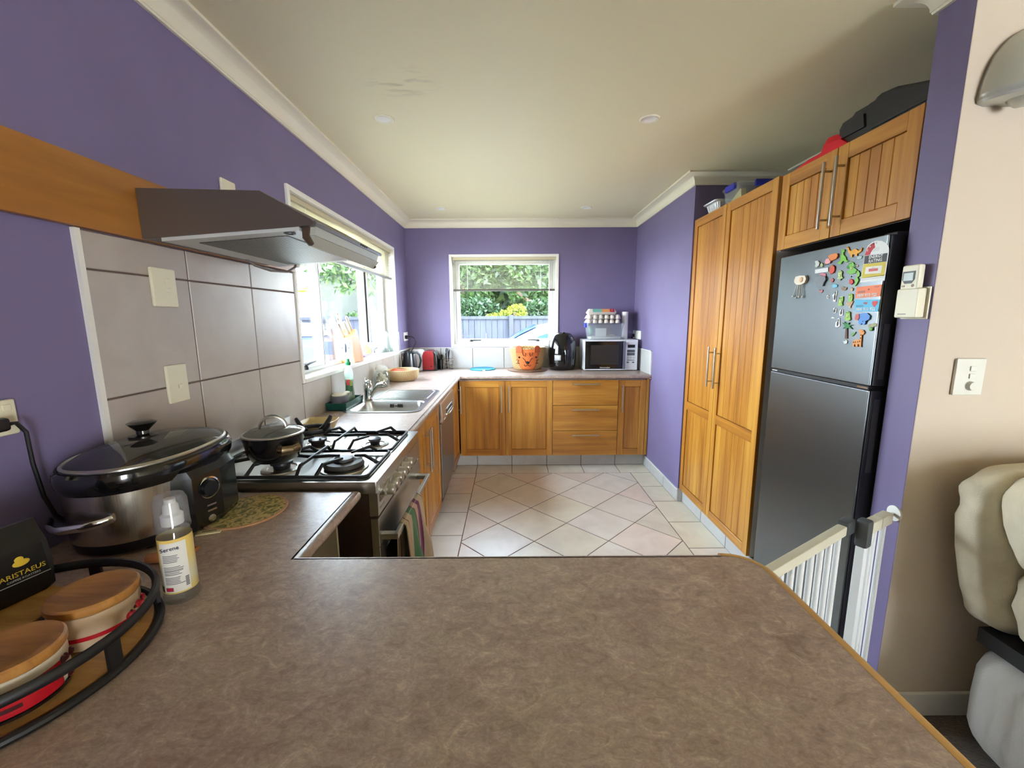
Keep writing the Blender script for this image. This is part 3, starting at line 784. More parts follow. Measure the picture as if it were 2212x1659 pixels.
# pan supports: near pair, far pair
for y0, y1, row in ((1.274, 1.541, 1.40), (1.547, 1.812, 1.668)):
    mb = MB(); z = .9225
    fr = rr(HX0 + .008, HX1 - .008, y0, y1, .02, 4)
    mb.tube([(x, y, z) for x, y in fr], .0058, 6, closed=True)
    zt = .952
    mb.tube([(-.692, y0, z), (-.692, y0 + .03, zt - .002), (-.692, y1 - .03, zt - .002), (-.692, y1, z)], .0058, 6)
    for bx in (-.575, -.80):
        for dx, dy in ((1, 0), (-1, 0), (0, 1), (0, -1)):
            if dx:
                e = HX1 - .008 if (dx > 0 and bx > -.7) else (HX0 + .008 if (dx < 0 and bx < -.7) else -.692)
                zz = z if e != -.692 else zt - .004
                p0 = (e, row, zz); p1 = (bx + dx * .062, row, zt); p2 = (bx + dx * .026, row, zt)
            else:
                e = y1 if dy > 0 else y0
                p0 = (bx + .055 * dy, e, z); p1 = (bx + .045 * dy, e - dy * .035, zt); p2 = (bx + .004 * dy, row + dy * .03, zt)
            mb.tube([p0, p1, p2], [.0066, .0060, .0046], 6)
    mb.build('pan_support', iron, t)

# wok ring standing on the far left burner
t = thing('wok_ring', 'black cast wok stand with raised prongs over the far left burner', 'pan stand', (-.835, 1.70, .952))
mb = MB(); c = (-.835, 1.70)
mb.tube([(c[0] + .062 * math.cos(a), c[1] + .062 * math.sin(a), .966) for a in [2 * PI * k / 24 for k in range(24)]], .009, 8, closed=True); mb.build('ring', iron, t)
for k in range(4):
    a = PI / 4 + k * PI / 2 + .35; d = Vector((math.cos(a), math.sin(a), 0)); q = Vector((c[0], c[1], 0))
    mb = MB(); mb.tube([q + d * .035 + Vector((0, 0, .957)), q + d * .066 + Vector((0, 0, .968)), q + d * .092 + Vector((0, 0, .994)), q + d * .098 + Vector((0, 0, 1.004))], [.007, .009, .008, .006], 6, flat=(.8, 1.3)); mb.build('prong', iron, t)

# saucepan
px, py, pz = -.80, 1.36, .958
t = thing('saucepan', 'black lidded saucepan with a looped lid handle on the near left burner', 'pan', (px, py, pz))
nav = mat('black_enamel', L(18, 17, 20), .18, coat=.5)
mb = MB(); mb.lathe([(0, .0), (.066, 0), (.072, .004), (.084, .030), (.091, .070), (.093, .086), (.090, .086), (.087, .07), (.08, .03), (.064, .006), (0, .006)], (px, py, pz), 40); mb.build('pot', nav, t)
for a in (-.62, PI - .62):
    d = Vector((math.cos(a), math.sin(a), 0)); s = Vector((-d.y, d.x, 0)); q = Vector((px, py, pz + .050))
    mb = MB(); mb.tube([q + d * .086 + s * -.027, q + d * .105 + s * -.024, q + d * .113 + s * 0, q + d * .105 + s * .024, q + d * .086 + s * .027], [.010, .0095, .009, .0095, .010], 10, flat=(1, 1.7)); mb.build('handle', mat('handle_bronze', L(120, 104, 80), .22, .8), t)
mb = MB(); mb.lathe([(.094, .087), (.096, .0885), (.094, .092), (.088, .093), (.088, .089)], (px, py, pz), 40); lid = mb.build('lid_rim', steel, t)
mb = MB(); mb.lathe([(.090, .091), (.075, .100), (.05, .108), (.02, .112), (0, .1125), ], (px, py, pz), 40, cap=False); lg = mb.build('lid_glass', thin('smoked_glass', (.45, .46, .44, 1), .10, .05, .12, (.25, .26, .24, 1)), t)
mb = MB()
P_ = []
for k in range(13):
    a = PI * k / 12; P_.append((px + .040 * math.cos(a) * .94, py + .040 * math.cos(a) * .34, pz + .106 + .040 * math.sin(a)))
mb.tube(P_, .0055, 8, flat=(1.5, .8)); mb.build('lid_handle', steel, lg)

# tea towel over the oven handle
t = thing('tea_towel', 'striped cream, green and purple tea towel hanging over the oven handle', 'towel', (HXh, 1.5, .3))
def towel_mat():
    m = bpy.data.materials.new('towel_stripes'); m.use_nodes = True; nt = m.node_tree; N = nt.nodes; b = N['Principled BSDF']; K = nt.links.new
    at = N.new('ShaderNodeUVMap'); at.uv_map = 'weave'; sp = N.new('ShaderNodeSeparateXYZ'); K(at.outputs[0], sp.inputs[0])
    r = N.new('ShaderNodeValToRGB'); r.color_ramp.interpolation = 'CONSTANT'; e = r.color_ramp.elements
    cols = [(0, L(196, 176, 150)), (.14, L(120, 62, 76)), (.16, L(204, 184, 158)), (.30, L(92, 138, 108)), (.46, L(126, 66, 80)), (.48, L(206, 170, 160)), (.60, L(120, 58, 112)), (.70, L(206, 186, 162)), (.86, L(126, 66, 80)), (.88, L(196, 178, 152))]
    e[0].position, e[0].color = cols[0]; e[1].position, e[1].color = cols[-1]
    for q in cols[1:-1]:
        k = e.new(q[0]); k.color = q[1]
    K(sp.outputs[0], r.inputs['Fac']); K(r.outputs[0], b.inputs['Base Color']); b.inputs['Roughness'].default_value = .9; b.inputs['Sheen Weight'].default_value = .2
    return m
nu, nv = 40, 36; verts = []; uvs = []
for i in range(nu + 1):
    for j in range(nv + 1):
        u, v = i / nu, j / nv; s = (v - .42) * .80            # cloth length either side of the bar
        y = 1.335 + u * .245 + .012 * math.sin(9 * u) * max(0, abs(s) - .03)
        fold = .024 * math.sin(u * 15 + 2.5 * v) + .012 * math.sin(u * 29 - 3 * v)
        if abs(s) < .022: a = s / .014; x, z = HXh + .0135 * math.sin(a), HZh + .0135 * math.cos(a) - .002
        elif s > 0: x, z = HXh + .0145 + max(0, fold) * min(1, (s - .02) * 6) + .02 * min(1, s * 2), HZh - (s - .022) - .006; y += (u - .5) * .10 * min(1, s * 2.2)
        else: x, z = HXh - .0135 - abs(fold) * .35 * min(1, (-s - .02) * 6), HZh + (s + .022) - .006
        verts.append((x, y, z)); uvs.append((u * .85 + .12 * v, v))
faces = [(i * (nv + 1) + j, (i + 1) * (nv + 1) + j, (i + 1) * (nv + 1) + j + 1, i * (nv + 1) + j + 1) for i in range(nu) for j in range(nv)]
me = bpy.data.meshes.new('cloth'); me.from_pydata([WM[t].inverted() @ Vector(p) for p in verts], [], faces)
ul = me.uv_layers.new(name='weave')
for l in me.loops: ul.data[l.index].uv = uvs[l.vertex_index]
me.polygons.foreach_set('use_smooth', [True] * len(me.polygons)); me.materials.append(towel_mat())
o = bpy.data.objects.new('cloth', me); put(o, t); md = o.modifiers.new('s', 'SOLIDIFY'); md.thickness = .004

# ------------------------------------------------------------------ range hood, its board
wby = wood('board_timber', L(134, 84, 30), L(160, 104, 40), L(176, 120, 52), (20, 1.5, 20), .45)
t = tag(None, None) if False else None
mb = MB(); mb.box(XL, XL + .021, -.9, 2.103, 1.650, 1.824, .003, 2)
o = mb.build('mounting_board', wby, base=True); tag(o, 'long timber board on the purple wall that carries the range hood', 'board')
t = thing('range_hood', 'slim grey range hood with its visor pulled out, above the cooker', 'range hood', (-.8, 1.55, 1.65))
hd = mat('hood_grey', L(112, 104, 98), .38, .7)
HY0, HY1 = 1.243, 1.852
prof = [(-1.052, 1.790), (-.705, 1.781), (-.566, 1.703), (-.558, 1.694), (-.566, 1.686), (-.60, 1.684), (-1.052, 1.652)]
mb = MB(); mb.prism(prof, 'y', HY0, HY1, .0015); mb.build('hood_body', hd, t)
under = mat('hood_underside', L(198, 200, 198), .4)
# underside follows the sloping base
uz = lambda x: 1.652 + (x + 1.052) / (.452) * .032
def uslab(mb, x0, x1, y0, y1, d0, d1):
    vs = [mb.v((x, y, uz(x) - d)) for x in (x0, x1) for y in (y0, y1) for d in (d1, d0)]
    for q in ((0, 1, 3, 2), (4, 6, 7, 5), (0, 4, 5, 1), (2, 3, 7, 6), (0, 2, 6, 4), (1, 5, 7, 3)): mb.f([vs[i] for i in q])
mb = MB(); uslab(mb, -1.0, -.605, HY0 + .004, HY1 - .004, .0002, .010); un = mb.build('underside', under, t, smooth=0)
mesh_m = mat('grease_filter', L(120, 118, 112), .4, .85)
mb = MB()
uslab(mb, -.93, -.665, HY0 + .055, HY1 - .05, .010, .012)
nx, ny = 22, 46
mb.mi = 1
for i in range(nx):
    for j in range(ny):
        x = -.93 + (i + .5 + .0) * .265 / nx; y = HY0 + .055 + (j + .25 + .5 * (i % 2)) * (.504) / ny
        z = uz(x) - .0122
        a, b_ = .0046, .0042
        mb.poly([(x - a, y, z), (x, y - b_, z), (x + a, y, z), (x, y + b_, z)])
fl = mb.build('filter', [mesh_m, mat('filter_hole', L(26, 25, 24), .6)], un, smooth=0)
for y in (1.268, 1.72):
    mb = MB(); mb.T = Matrix.Translation((-.642, y, uz(-.642) - .0105)); mb.lathe([(.016, 0), (.016, -.003), (.011, -.003), (.011, -.001), (0, -.001)], seg=20); mb.build('lamp_ring', dgrey, un)
mb = MB()
VA, VB = (-.592, 1.684), (-.588, 1.640)
mb.prism([(-.594, 1.683), (-.560, 1.690), (-.568, 1.664), (-.602, 1.661)], 'y', HY0 + .02, HY1 - .02)
v_ = mb.build('visor_top', mat('visor_grey', L(182, 184, 176), .35), t, smooth=0)
mb = MB(); mb.prism([(-.602, 1.6605), (-.568, 1.6635), (-.562, 1.660), (-.584, 1.634), (-.588, 1.633), (-.606, 1.6565)], 'y', HY0 + .022, HY1 - .015); v2 = mb.build('visor_flap', mat('visor_grey2', L(168, 170, 160), .35), t, smooth=0)
for y in (HY0 + .012, HY1 - .026):
    mb = MB(); mb.prism([(-.600, 1.688), (-.578, 1.688), (-.582, 1.662), (-.572, 1.640), (-.580, 1.633), (-.600, 1.655)], 'y', y, y + .010); mb.build('visor_arm', mat('visor_arm_brown', L(74, 58, 46), .5), t)
mb = MB(); mb.prism([(-.566, 1.700), (-.556, 1.700), (-.552, 1.694), (-.556, 1.687), (-.566, 1.687)], 'y', HY0 + .002, HY1 + .004, .002); fr_ = mb.build('front_rail', mat('rail_grey', L(118, 116, 118), .35, .6), t)
for k in range(4):
    mb = MB(); mb.box(-.5575, -.5505, 1.60 + .020 * k, 1.612 + .020 * k, 1.690, 1.697, .001); mb.build('switch_button', black, fr_)
mb = MB(); mb.tube([(-1.0, 1.62, 1.652), (-.985, 1.66, 1.628), (-.96, 1.72, 1.615), (-.93, 1.79, 1.618), (-.915, 1.83, 1.642), (-.913, 1.835, 1.662)], .0045, 8); mb.build('cable', mat('hood_cable', L(120, 112, 106), .5), t)
mb = MB(); mb.box(-.925, -.903, 1.835, 1.850, 1.640, 1.668, .002); mb.build('cable_clip', white, t)

# ------------------------------------------------------------------ sink + tap
t = thing('sink', 'stainless sink with a ribbed drainer let into the left worktop under the window', 'sink', (-.75, 2.65, .9))
OX0, OX1, OY0, OY1 = -.966, -.522, 2.282, 3.035
def rrect3(x0, x1, y0, y1, r, z, n=6): return [(x, y, z) for x, y in rr(x0, x1, y0, y1, r, n)]
mb = MB()
o1 = rr(OX0, OX1, OY0, OY1, .06); h1 = rr(SX0 + .012, SX1 - .002, SY0 - .01, SY1 - .004, .055)
B = [(.0, 0), ]
# rim ring around the bowl (bridge outer and bowl outline)
vo = [mb.v((x, y, .9008)) for x, y in o1]; vo2 = [mb.v((x * .994 - .744 * .006 + 0, y * .994 + 2.6585 * .006, .9045)) for x, y in o1]
n = len(o1)
for i in range(n): mb.f([vo[i], vo[(i + 1) % n], vo2[(i + 1) % n], vo2[i]])
vh = [mb.v((x, y, .9035)) for x, y in h1]
mb.bm.faces.ensure_lookup_table()
es = [e for e in (mb.bm.edges.get((vo2[i], vo2[(i + 1) % n])) for i in range(n))]
hs = [mb.bm.edges.new((vh[i], vh[(i + 1) % n])) for i in range(n)]
bmesh.ops.triangle_fill(mb.bm, use_beauty=True, use_dissolve=False, edges=es + hs)
mb.build('surround', steelh, t, smooth=30)
mb = MB()
bw = lambda d, r: rr(SX0 + .012 + d, SX1 - .002 - d, SY0 - .01 + d, SY1 - .004 - d, r)
mb.rings([[(x, y, .9035) for x, y in bw(0, .055)], [(x, y, .898) for x, y in bw(.005, .052)], [(x, y, .85) for x, y in bw(.012, .05)], [(x, y, .765) for x, y in bw(.018, .05)], [(x, y, .748) for x, y in bw(.038, .045)]][::-1], cap=False)
k_ = bw(.038, .045); mb.f([mb.v((x, y, .748)) for x, y in k_])
bowl = mb.build('bowl', steel, t, recalc=True)
mb = MB()
for k in range(8):
    if k in (3,): continue
    mb.box(-.775 + .009 * k + (.012 if k > 3 else 0), -.770 + .009 * k + (.012 if k > 3 else 0), SY1 - .0185, SY1 - .0145, .862, .884)
mb.box(-.742, -.730, SY1 - .0185, SY1 - .0145, .871, .875)
mb.build('overflow_slots', black, bowl)
mb = MB(); mb.lathe([(.036, .7485), (.036, .7505), (.028, .7505), (.024, .7495), (0, .7495)], (-.74, 2.47, 0), 24); mb.build('plug_hole', chrome, bowl)
mb = MB()
for k in range(9):
    y = 2.70 + .034 * k; mb.tube([(-.575, y, .9030), (-.60, y, .9062), (-.86, y, .9062), (-.885, y, .9030)], .0048, 8, flat=(1.2, .6))
mb.tube([(x, y, .9055) for x, y in rr(-.905, -.555, 2.665, 3.005, .03, 4)], .0035, 6, closed=True, flat=(1.3, .6))
mb.build('drainer_ribs', steelh, t)
t = thing('mixer_tap', 'chrome single-lever mixer tap behind the sink bowl', 'tap', (-.925, 2.655, .9045))
tx, ty = -.925, 2.655
mb = MB(); mb.lathe([(0, 0), (.026, 0), (.027, .004), (.0245, .010), (.0245, .055), (.026, .058), (.0265, .096), (.021, .108), (.012, .113), (0, .1135)], (tx, ty, .9045), 28); mb.build('tap_body', chrome, t)
mb = MB(); mb.tube([(tx + .018, ty - .004, .930), (tx + .045, ty - .012, .975), (tx + .075, ty - .016, 1.005), (tx + .10, ty - .018, 1.012)], [.012, .0125, .0135, .015], 14); sp = mb.build('spout', chrome, t)
mb = MB(); mb.ell((tx + .108, ty - .018, 1.010), (.017, .017, .016)); mb.build('spout_head', chrome, sp)
mb = MB(); mb.ell((tx, ty, 1.022), (.021, .021, .013)); mb.tube([(tx, ty, 1.026), (tx - .012, ty + .008, 1.038), (tx - .02, ty + .014, 1.043)], [.012, .009, .006], 10, flat=(1.2, .7)); mb.build('lever', chrome, t)
# ------------------------------------------------------------------ things on the left worktop
def lathe_obj(name, prof, m, parent, c, seg=32, **k):
    mb = MB(); mb.lathe(prof, c, seg, **k); return mb.build(name, m, parent)

# cream dish behind the cooker
t = thing('dish', 'cream square dish with pouring corners on the worktop just beyond the cooker', 'dish', (-.915, 1.925, .9))
crm = mat('cream_glaze', L(214, 196, 146), .35)
mb = MB()
def sq(r, z, k=1.): return [(-.915 + r * k * x, 1.925 + r * y, z) for x, y in ((-1, -.85), (-.8, -1), (.8, -1), (1, -.85), (1.12, 0), (1, .85), (.8, 1), (-.8, 1), (-1, .85), (-1.12, 0))]
mb.rings([sq(.048, .9), sq(.056, .905), sq(.070, .940), sq(.074, .948), sq(.071, .949), sq(.052, .909)]); mb.build('bowl', crm, t)

# green sink tidy with its tin, sponge and the washing-up liquid
t = thing('sink_tidy', 'dark green plastic sink tidy tray beside the tap', 'tray', (-1.005, 2.47, .9))
grn = mat('teal_plastic', L(20, 78, 70), .4)
mb = MB()
def ty_(i, z): return [(-1.004 + (.056 - i) * a, 2.475 + (.135 - i) * b, z) for a, b in ((1, -1), (1, 1), (-1, 1), (-1, -1))]
mb.rings([ty_(.012, .900), ty_(.0, .906), ty_(-.004, .945), ty_(.003, .945), ty_(.008, .908)]); mb.build('tray', grn, t)
t = thing('sponge_pot', 'grey oval pot with a pale cloth in it, in the green sink tidy', 'pot', (-1.008, 2.405, .908))
lathe_obj('pot', [(0, .0), (.046, 0), (.050, .004), (.052, .072), (.048, .072), (.046, .01), (0, .01)], mat('grey_pot', L(92, 90, 96), .5), t, (-1.008, 2.410, .9085), sx=.86, sy=1.15, n=2.5)
mb = MB(); mb.ell((-1.008, 2.410, .984), (.043, .056, .012)); mb.ell((-.985, 2.44, .99), (.02, .045, .008)); mb.build('cloth', mat('pale_cloth', L(206, 200, 180), .9), t)
t = thing('dish_soap', 'clear washing-up liquid bottle with a green cap standing in the sink tidy', 'bottle', (-.998, 2.545, .9085))
bx, by = -1.000, 2.545
lathe_obj('bottle', [(0, 0), (.034, 0), (.037, .006), (.036, .06), (.031, .11), (.034, .16), (.035, .185), (.028, .212), (.013, .226), (.012, .236), (0, .236)], thin('soap_bottle', (.80, .88, .82, 1), .05, .1, .35, (.72, .82, .74, 1)), t, (bx, by, .9085), sx=.72)
lathe_obj('liquid', [(0, .003), (.032, .003), (.034, .06), (.029, .11), (.031, .15), (0, .15)], mat('green_soap', (.55, .68, .52, 1), .2), t, (bx, by, .9085), sx=.70)
lathe_obj('cap', [(0, .234), (.015, .234), (.016, .252), (.010, .256), (.009, .268), (.012, .270), (.008, .274), (0, .274)], mat('green_cap', L(12, 120, 72), .4), t, (bx, by, .9085), 20)
mb = MB()
for (a0, a1, z0, z1, mi) in ((-1.9, -.4, .05, .13, 0), (-1.7, -.9, .115, .150, 1), (-1.0, -.5, .11, .14, 2), (-1.8, -.6, .045, .075, 3)):
    mb.mi = mi
    R = [[(bx + (.0375 + mi * .0004) * math.cos(a) * .74, by + (.0375 + mi * .0004) * math.sin(a), .9085 + z) for a in [a0 + (a1 - a0) * k / 8 for k in range(9)]] for z in (z0, z1)]
    mb.rings(R, closed=False, cap=False)
mb.build('label', [mat('label_green', L(54, 104, 70), .5), mat('label_red', L(190, 60, 70), .5), mat('label_lime', L(170, 190, 90), .5), mat('label_pale', L(150, 160, 150), .5)], t)

# clip-top jar
jx, jy = -1.008, 3.215
t = thing('glass_jar', 'clip-top glass jar of pale bundled wrappers behind the sink drainer', 'jar', (jx, jy, .9))
lathe_obj('jar', [(0, 0), (.050, 0), (.056, .006), (.057, .085), (.050, .105), (.043, .115), (.043, .128), (.038, .128), (.038, .113), (.050, .085), (.050, .008), (0, .008)], cglass, t, (jx, jy, .9005), n=2.8)
mb = MB(); rj = random.Random(5)
for k in range(16): mb.ell((jx + rj.uniform(-.026, .026), jy + rj.uniform(-.026, .026), .925 + k * .0046), (rj.uniform(.014, .022), rj.uniform(.014, .022), rj.uniform(.012, .02)), 8, 6)
mb.build('contents', mat('pale_wrap', L(212, 198, 168), .6, col2=L(236, 228, 206), scale=(60, 60, 60)), t)
lathe_obj('lid', [(0, .129), (.042, .129), (.044, .134), (.042, .150), (.036, .156), (0, .157)], thin('frosted_lid', (.86, .86, .80, 1), .06, .1, .5, (.8, .78, .7, 1)), t, (jx, jy, .9005))
mb = MB(); mb.tube([(jx + .0445 * math.cos(a), jy + .0445 * math.sin(a), 1.022) for a in [2 * PI * k / 24 for k in range(24)]], .0018, 6, closed=True)
mb.tube([(jx + .046, jy - .012, 1.02), (jx + .052, jy, 1.045), (jx + .040, jy, 1.066), (jx - .04, jy, 1.066), (jx - .05, jy, 1.03)], .0018, 6); mb.build('wire_clip', steel, t)

# woven bowl
cx, cy = -.935, 3.555
t = thing('woven_bowl', 'round woven cane bowl on the worktop between the sink and the kettle', 'basket', (cx, cy, .9))
def weave_mat(name, c1, c2, sc):
    m = bpy.data.materials.new(name); m.use_nodes = True; nt = m.node_tree; N = nt.nodes; b = N['Principled BSDF']; K = nt.links.new
    tc = N.new('ShaderNodeUVMap'); tc.uv_map = 'weave'; ck = N.new('ShaderNodeTexBrick'); ck.inputs['Scale'].default_value = 1.; ck.inputs['Color1'].default_value = c1; ck.inputs['Color2'].default_value = c1; ck.inputs['Mortar'].default_value = c2
    ck.inputs['Mortar Size'].default_value = .10; ck.inputs['Brick Width'].default_value = 1.; ck.inputs['Row Height'].default_value = 1.; ck.inputs['Mortar Smooth'].default_value = .7
    mp = N.new('ShaderNodeMapping'); mp.inputs['Scale'].default_value = sc; K(tc.outputs[0], mp.inputs[0]); K(mp.outputs[0], ck.inputs['Vector'])
    K(ck.outputs['Color'], b.inputs['Base Color']); b.inputs['Roughness'].default_value = .7
    bp = N.new('ShaderNodeBump'); bp.inputs['Strength'].default_value = .6; bp.inputs['Distance'].default_value = .004; bp.invert = True; K(ck.outputs['Fac'], bp.inputs['Height']); K(bp.outputs[0], b.inputs['Normal'])
    return m
def uvlathe(name, prof, m, parent, c, seg=64, twist=0.):
    verts = []; faces = []; uv = []
    for i, (r, z) in enumerate(prof):
        for j in range(seg):
            a = 2 * PI * j / seg + twist * z; verts.append(WM[parent].inverted() @ Vector((c[0] + r * math.cos(a), c[1] + r * math.sin(a), c[2] + z)))
    ln = [0]
    for p, q in zip(prof, prof[1:]): ln.append(ln[-1] + math.hypot(q[0] - p[0], q[1] - p[1]))
    for i in range(len(prof) - 1):
        for j in range(seg):
            k = (j + 1) % seg; faces.append((i * seg + j, i * seg + k, (i + 1) * seg + k, (i + 1) * seg + j))
            uv += [(j / seg, ln[i]), ((j + 1) / seg, ln[i]), ((j + 1) / seg, ln[i + 1]), (j / seg, ln[i + 1])]
    faces.append(tuple(range(seg))[::-1]); uv += [(0, 0)] * seg
    me = bpy.data.meshes.new(name); me.from_pydata(verts, [], faces); ul = me.uv_layers.new(name='weave')
    for l in range(len(me.loops)): ul.data[l].uv = uv[l]
    me.polygons.foreach_set('use_smooth', [True] * len(me.polygons)); me.materials.append(m)
    o = bpy.data.objects.new(name, me); put(o, parent); return o
cane = weave_mat('cane_weave', L(214, 186, 138), L(120, 82, 46), (58, 110, 1))
uvlathe('bowl', [(.001, .004), (.100, .0), (.118, .010), (.136, .045), (.141, .088), (.137, .096), (.132, .090), (.126, .045), (.104, .014), (.001, .012)], cane, t, (cx, cy, .9005), twist=4.)
t = thing('orange_cloth', 'crumpled orange-red cloth showing inside the woven cane bowl', 'cloth', (cx - .04, cy - .01, .915))
mb = MB(); mb.ell((cx - .055, cy - .02, .962), (.055, .06, .040)); mb.ell((cx - .02, cy + .03, .955), (.06, .05, .036)); mb.build('cloth', mat('orange_cloth', L(214, 96, 62), .8), t)

# kettle
kx, ky = -.990, 4.055
t = thing('kettle', 'black electric kettle with a hooped handle in the far left corner', 'kettle', (kx, ky, .9), rz=0)
kb = mat('kettle_black', L(24, 25, 29), .42)
lathe_obj('power_base', [(0, 0), (.078, 0), (.080, .004), (.078, .014), (0, .014)], mat('pale_grey_plastic', L(186, 188, 190), .4), t, (kx, ky, .9))
lathe_obj('body', [(0, .016), (.073, .016), (.074, .022), (.069, .08), (.060, .15), (.054, .185), (.050, .196), (0, .199)], kb, t, (kx, ky, .9))
lathe_obj('lid', [(.050, .197), (.047, .205), (.03, .209), (0, .210)], black, t, (kx, ky, .9), cap=False)
mb = MB(); mb.prism([(.0, .0), (.034, .055), (.0, .058)], 'y', -.016, .016, .004)
mb.bm.transform(Matrix.Translation((kx, ky, 1.033)) @ Matrix.Rotation(2.75, 4, 'Z') @ Matrix.Translation((.054, 0, 0))); mb.build('spout', mat('spout_grey', L(150, 152, 156), .35), t)
ha = -.25; d = Vector((math.cos(ha), math.sin(ha), 0)); q = Vector((kx, ky, .9))
mb = MB(); mb.tube([q + d * .045 + Vector((0, 0, .196)), q + d * .080 + Vector((0, 0, .200)), q + d * .110 + Vector((0, 0, .175)), q + d * .120 + Vector((0, 0, .12)), q + d * .104 + Vector((0, 0, .06)), q + d * .072 + Vector((0, 0, .034))], [.012, .012, .0125, .0125, .012, .010], 10, flat=(1, .85)); mb.build('handle', black, t)
a = -1.05
mb = MB(); R = []
for z in (.05, .19):
    rr_ = .0725 - (z - .05) * .125; R.append([(kx + rr_ * math.cos(b), ky + rr_ * math.sin(b), .9 + z) for b in (a - .12, a - .04, a + .04, a + .12)])
mb.rings(R, closed=False, cap=False); mb.build('water_gauge', mat('gauge_silver', L(190, 192, 196), .3), t, solid=.002)

# white press standing on end behind the kettle
t = thing('sandwich_press', 'white round-cornered sandwich press standing on end behind the kettle', 'appliance', (-.955, 4.24, .9))
mb = MB(); mb.prism(rr(-1.03, -.885, .9, 1.118, .035), 'y', 4.20, 4.235, .006); mb.build('lid', mat('white_plastic', L(226, 226, 222), .4), t)
mb = MB(); mb.prism(rr(-1.028, -.887, .9, 1.116, .035), 'y', 4.24, 4.285, .006); mb.build('base', MATS['white_plastic'], t)

# toaster
t = thing('toaster', 'red toaster with black rounded ends between the white press and the cutlery', 'toaster', (-.835, 4.30, .9))
red = mat('red_metal', L(158, 26, 36), .3, coat=.4)
mb = MB(); mb.prism([(-.898, .908), (-.778, .908), (-.778, 1.05), (-.79, 1.085), (-.815, 1.102), (-.862, 1.102), (-.886, 1.085), (-.898, 1.05)], 'y', 4.195, 4.40, .004); mb.build('body', red, t)
mb = MB()
P = [(-.782, .9), (-.752, .9), (-.750, 1.03), (-.762, 1.078), (-.782, 1.098)]
mb.prism(P, 'y', 4.188, 4.402, .006); mb.build('end_cap', blackg, t)
mb = MB(); mb.box(-.898, -.778, 4.19, 4.40, .9, .909); mb.build('base', black, t)
mb = MB(); mb.box(-.86, -.85, 4.22, 4.37, 1.1005, 1.1035); mb.box(-.828, -.818, 4.22, 4.37, 1.1005, 1.1035); mb.build('slots', black, t)
mb = MB()
for z in (.945, .975, 1.00, 1.02): mb.T = Matrix.Translation((-.808, 4.1915, z)) @ Matrix.Rotation(PI / 2, 4, 'X'); mb.lathe([(0, -.002), (.008 if z < .95 else .004, -.002), (.007 if z < .95 else .004, .004), (0, .005)], seg=12)
mb.build('controls', mat('dark_red_button', L(70, 10, 16), .4), t)

# cutlery caddy and its cutlery
t = thing('cutlery_caddy', 'wire cutlery caddy on the back worktop beside the toaster', 'caddy', (-.66, 4.335, .9))
def wire_box(mb, x0, x1, y0, y1, z0, z1, r=.0022, rows=4):
    for k in range(rows):
        z = z0 + (z1 - z0) * k / (rows - 1); mb.tube([(x, y, z) for x, y in rr(x0, x1, y0, y1, .012, 3)], r, 6, closed=True)
    for x in (x0, (x0 + x1) / 2, x1):
        for y in (y0, y1): mb.tube([(x, y, z0), (x, y, z1)], r, 6)
    for k in range(5): mb.tube([(x0 + (x1 - x0) * k / 4, y0, z0), (x0 + (x1 - x0) * k / 4, y1, z0)], r, 6)
mb = MB(); wire_box(mb, -.70, -.600, 4.285, 4.375, .903, 1.005); mb.build('wire_basket', chrome, t)
mb = MB(); mb.lathe([(0, 0), (.028, 0), (.03, .10), (.027, .10), (.026, .004), (0, .004)], (-.735, 4.34, .9), 20); mb.build('side_cup', black, t)
rc = random.Random(11)
blu = mat('navy_plastic', L(52, 54, 78), .4)
for k in range(11):
    if k < 4: bx, by, z0 = -.735 + rc.uniform(-.012, .012), 4.34 + rc.uniform(-.012, .012), .908
    else: bx, by, z0 = -.65 + rc.uniform(-.035, .035), 4.33 + rc.uniform(-.03, .03), .908
    lx, ly = rc.uniform(-.022, .022), rc.uniform(-.015, .015); h = rc.uniform(.15, .215) if k > 3 else rc.uniform(.13, .15)
    mb = MB(); p0 = Vector((bx, by, z0)); p1 = p0 + Vector((lx, ly, h))
    mb.tube([p0, p0.lerp(p1, .45), p0.lerp(p1, .6), p0.lerp(p1, .95), p1], [.003, .003, .0055, .0075, .004], 8, flat=(1.25, .7))
    o = mb.build('table_knife' if k % 2 else 'table_fork', blu if k in (6, 8) else black, base=True)
    tag(o, ('navy-handled piece of cutlery in the wire caddy' if k in (6, 8) else 'black-handled piece of cutlery standing in the wire caddy' if k > 3 else 'black-handled piece of cutlery in the dark cup of the caddy'), 'cutlery', 'cutlery in the caddy, navy' if k in (6, 8) else 'cutlery in the wire basket' if k > 3 else 'cutlery in the side cup')

# turquoise lid
t = thing('turquoise_lid', 'flat turquoise plastic lid lying on the back worktop below the window', 'lid', (-.295, 4.275, .9))
lathe_obj('lid', [(0, 0), (.124, 0), (.130, .003), (.130, .012), (.124, .014), (.118, .009), (0, .008)], mat('turquoise_plastic', L(44, 146, 172), .4), t, (-.295, 4.275, .9), 40)
mb = MB(); mb.box(-.285, -.262, 4.140, 4.150, .9, .910, .001); mb.build('tab', white, t)

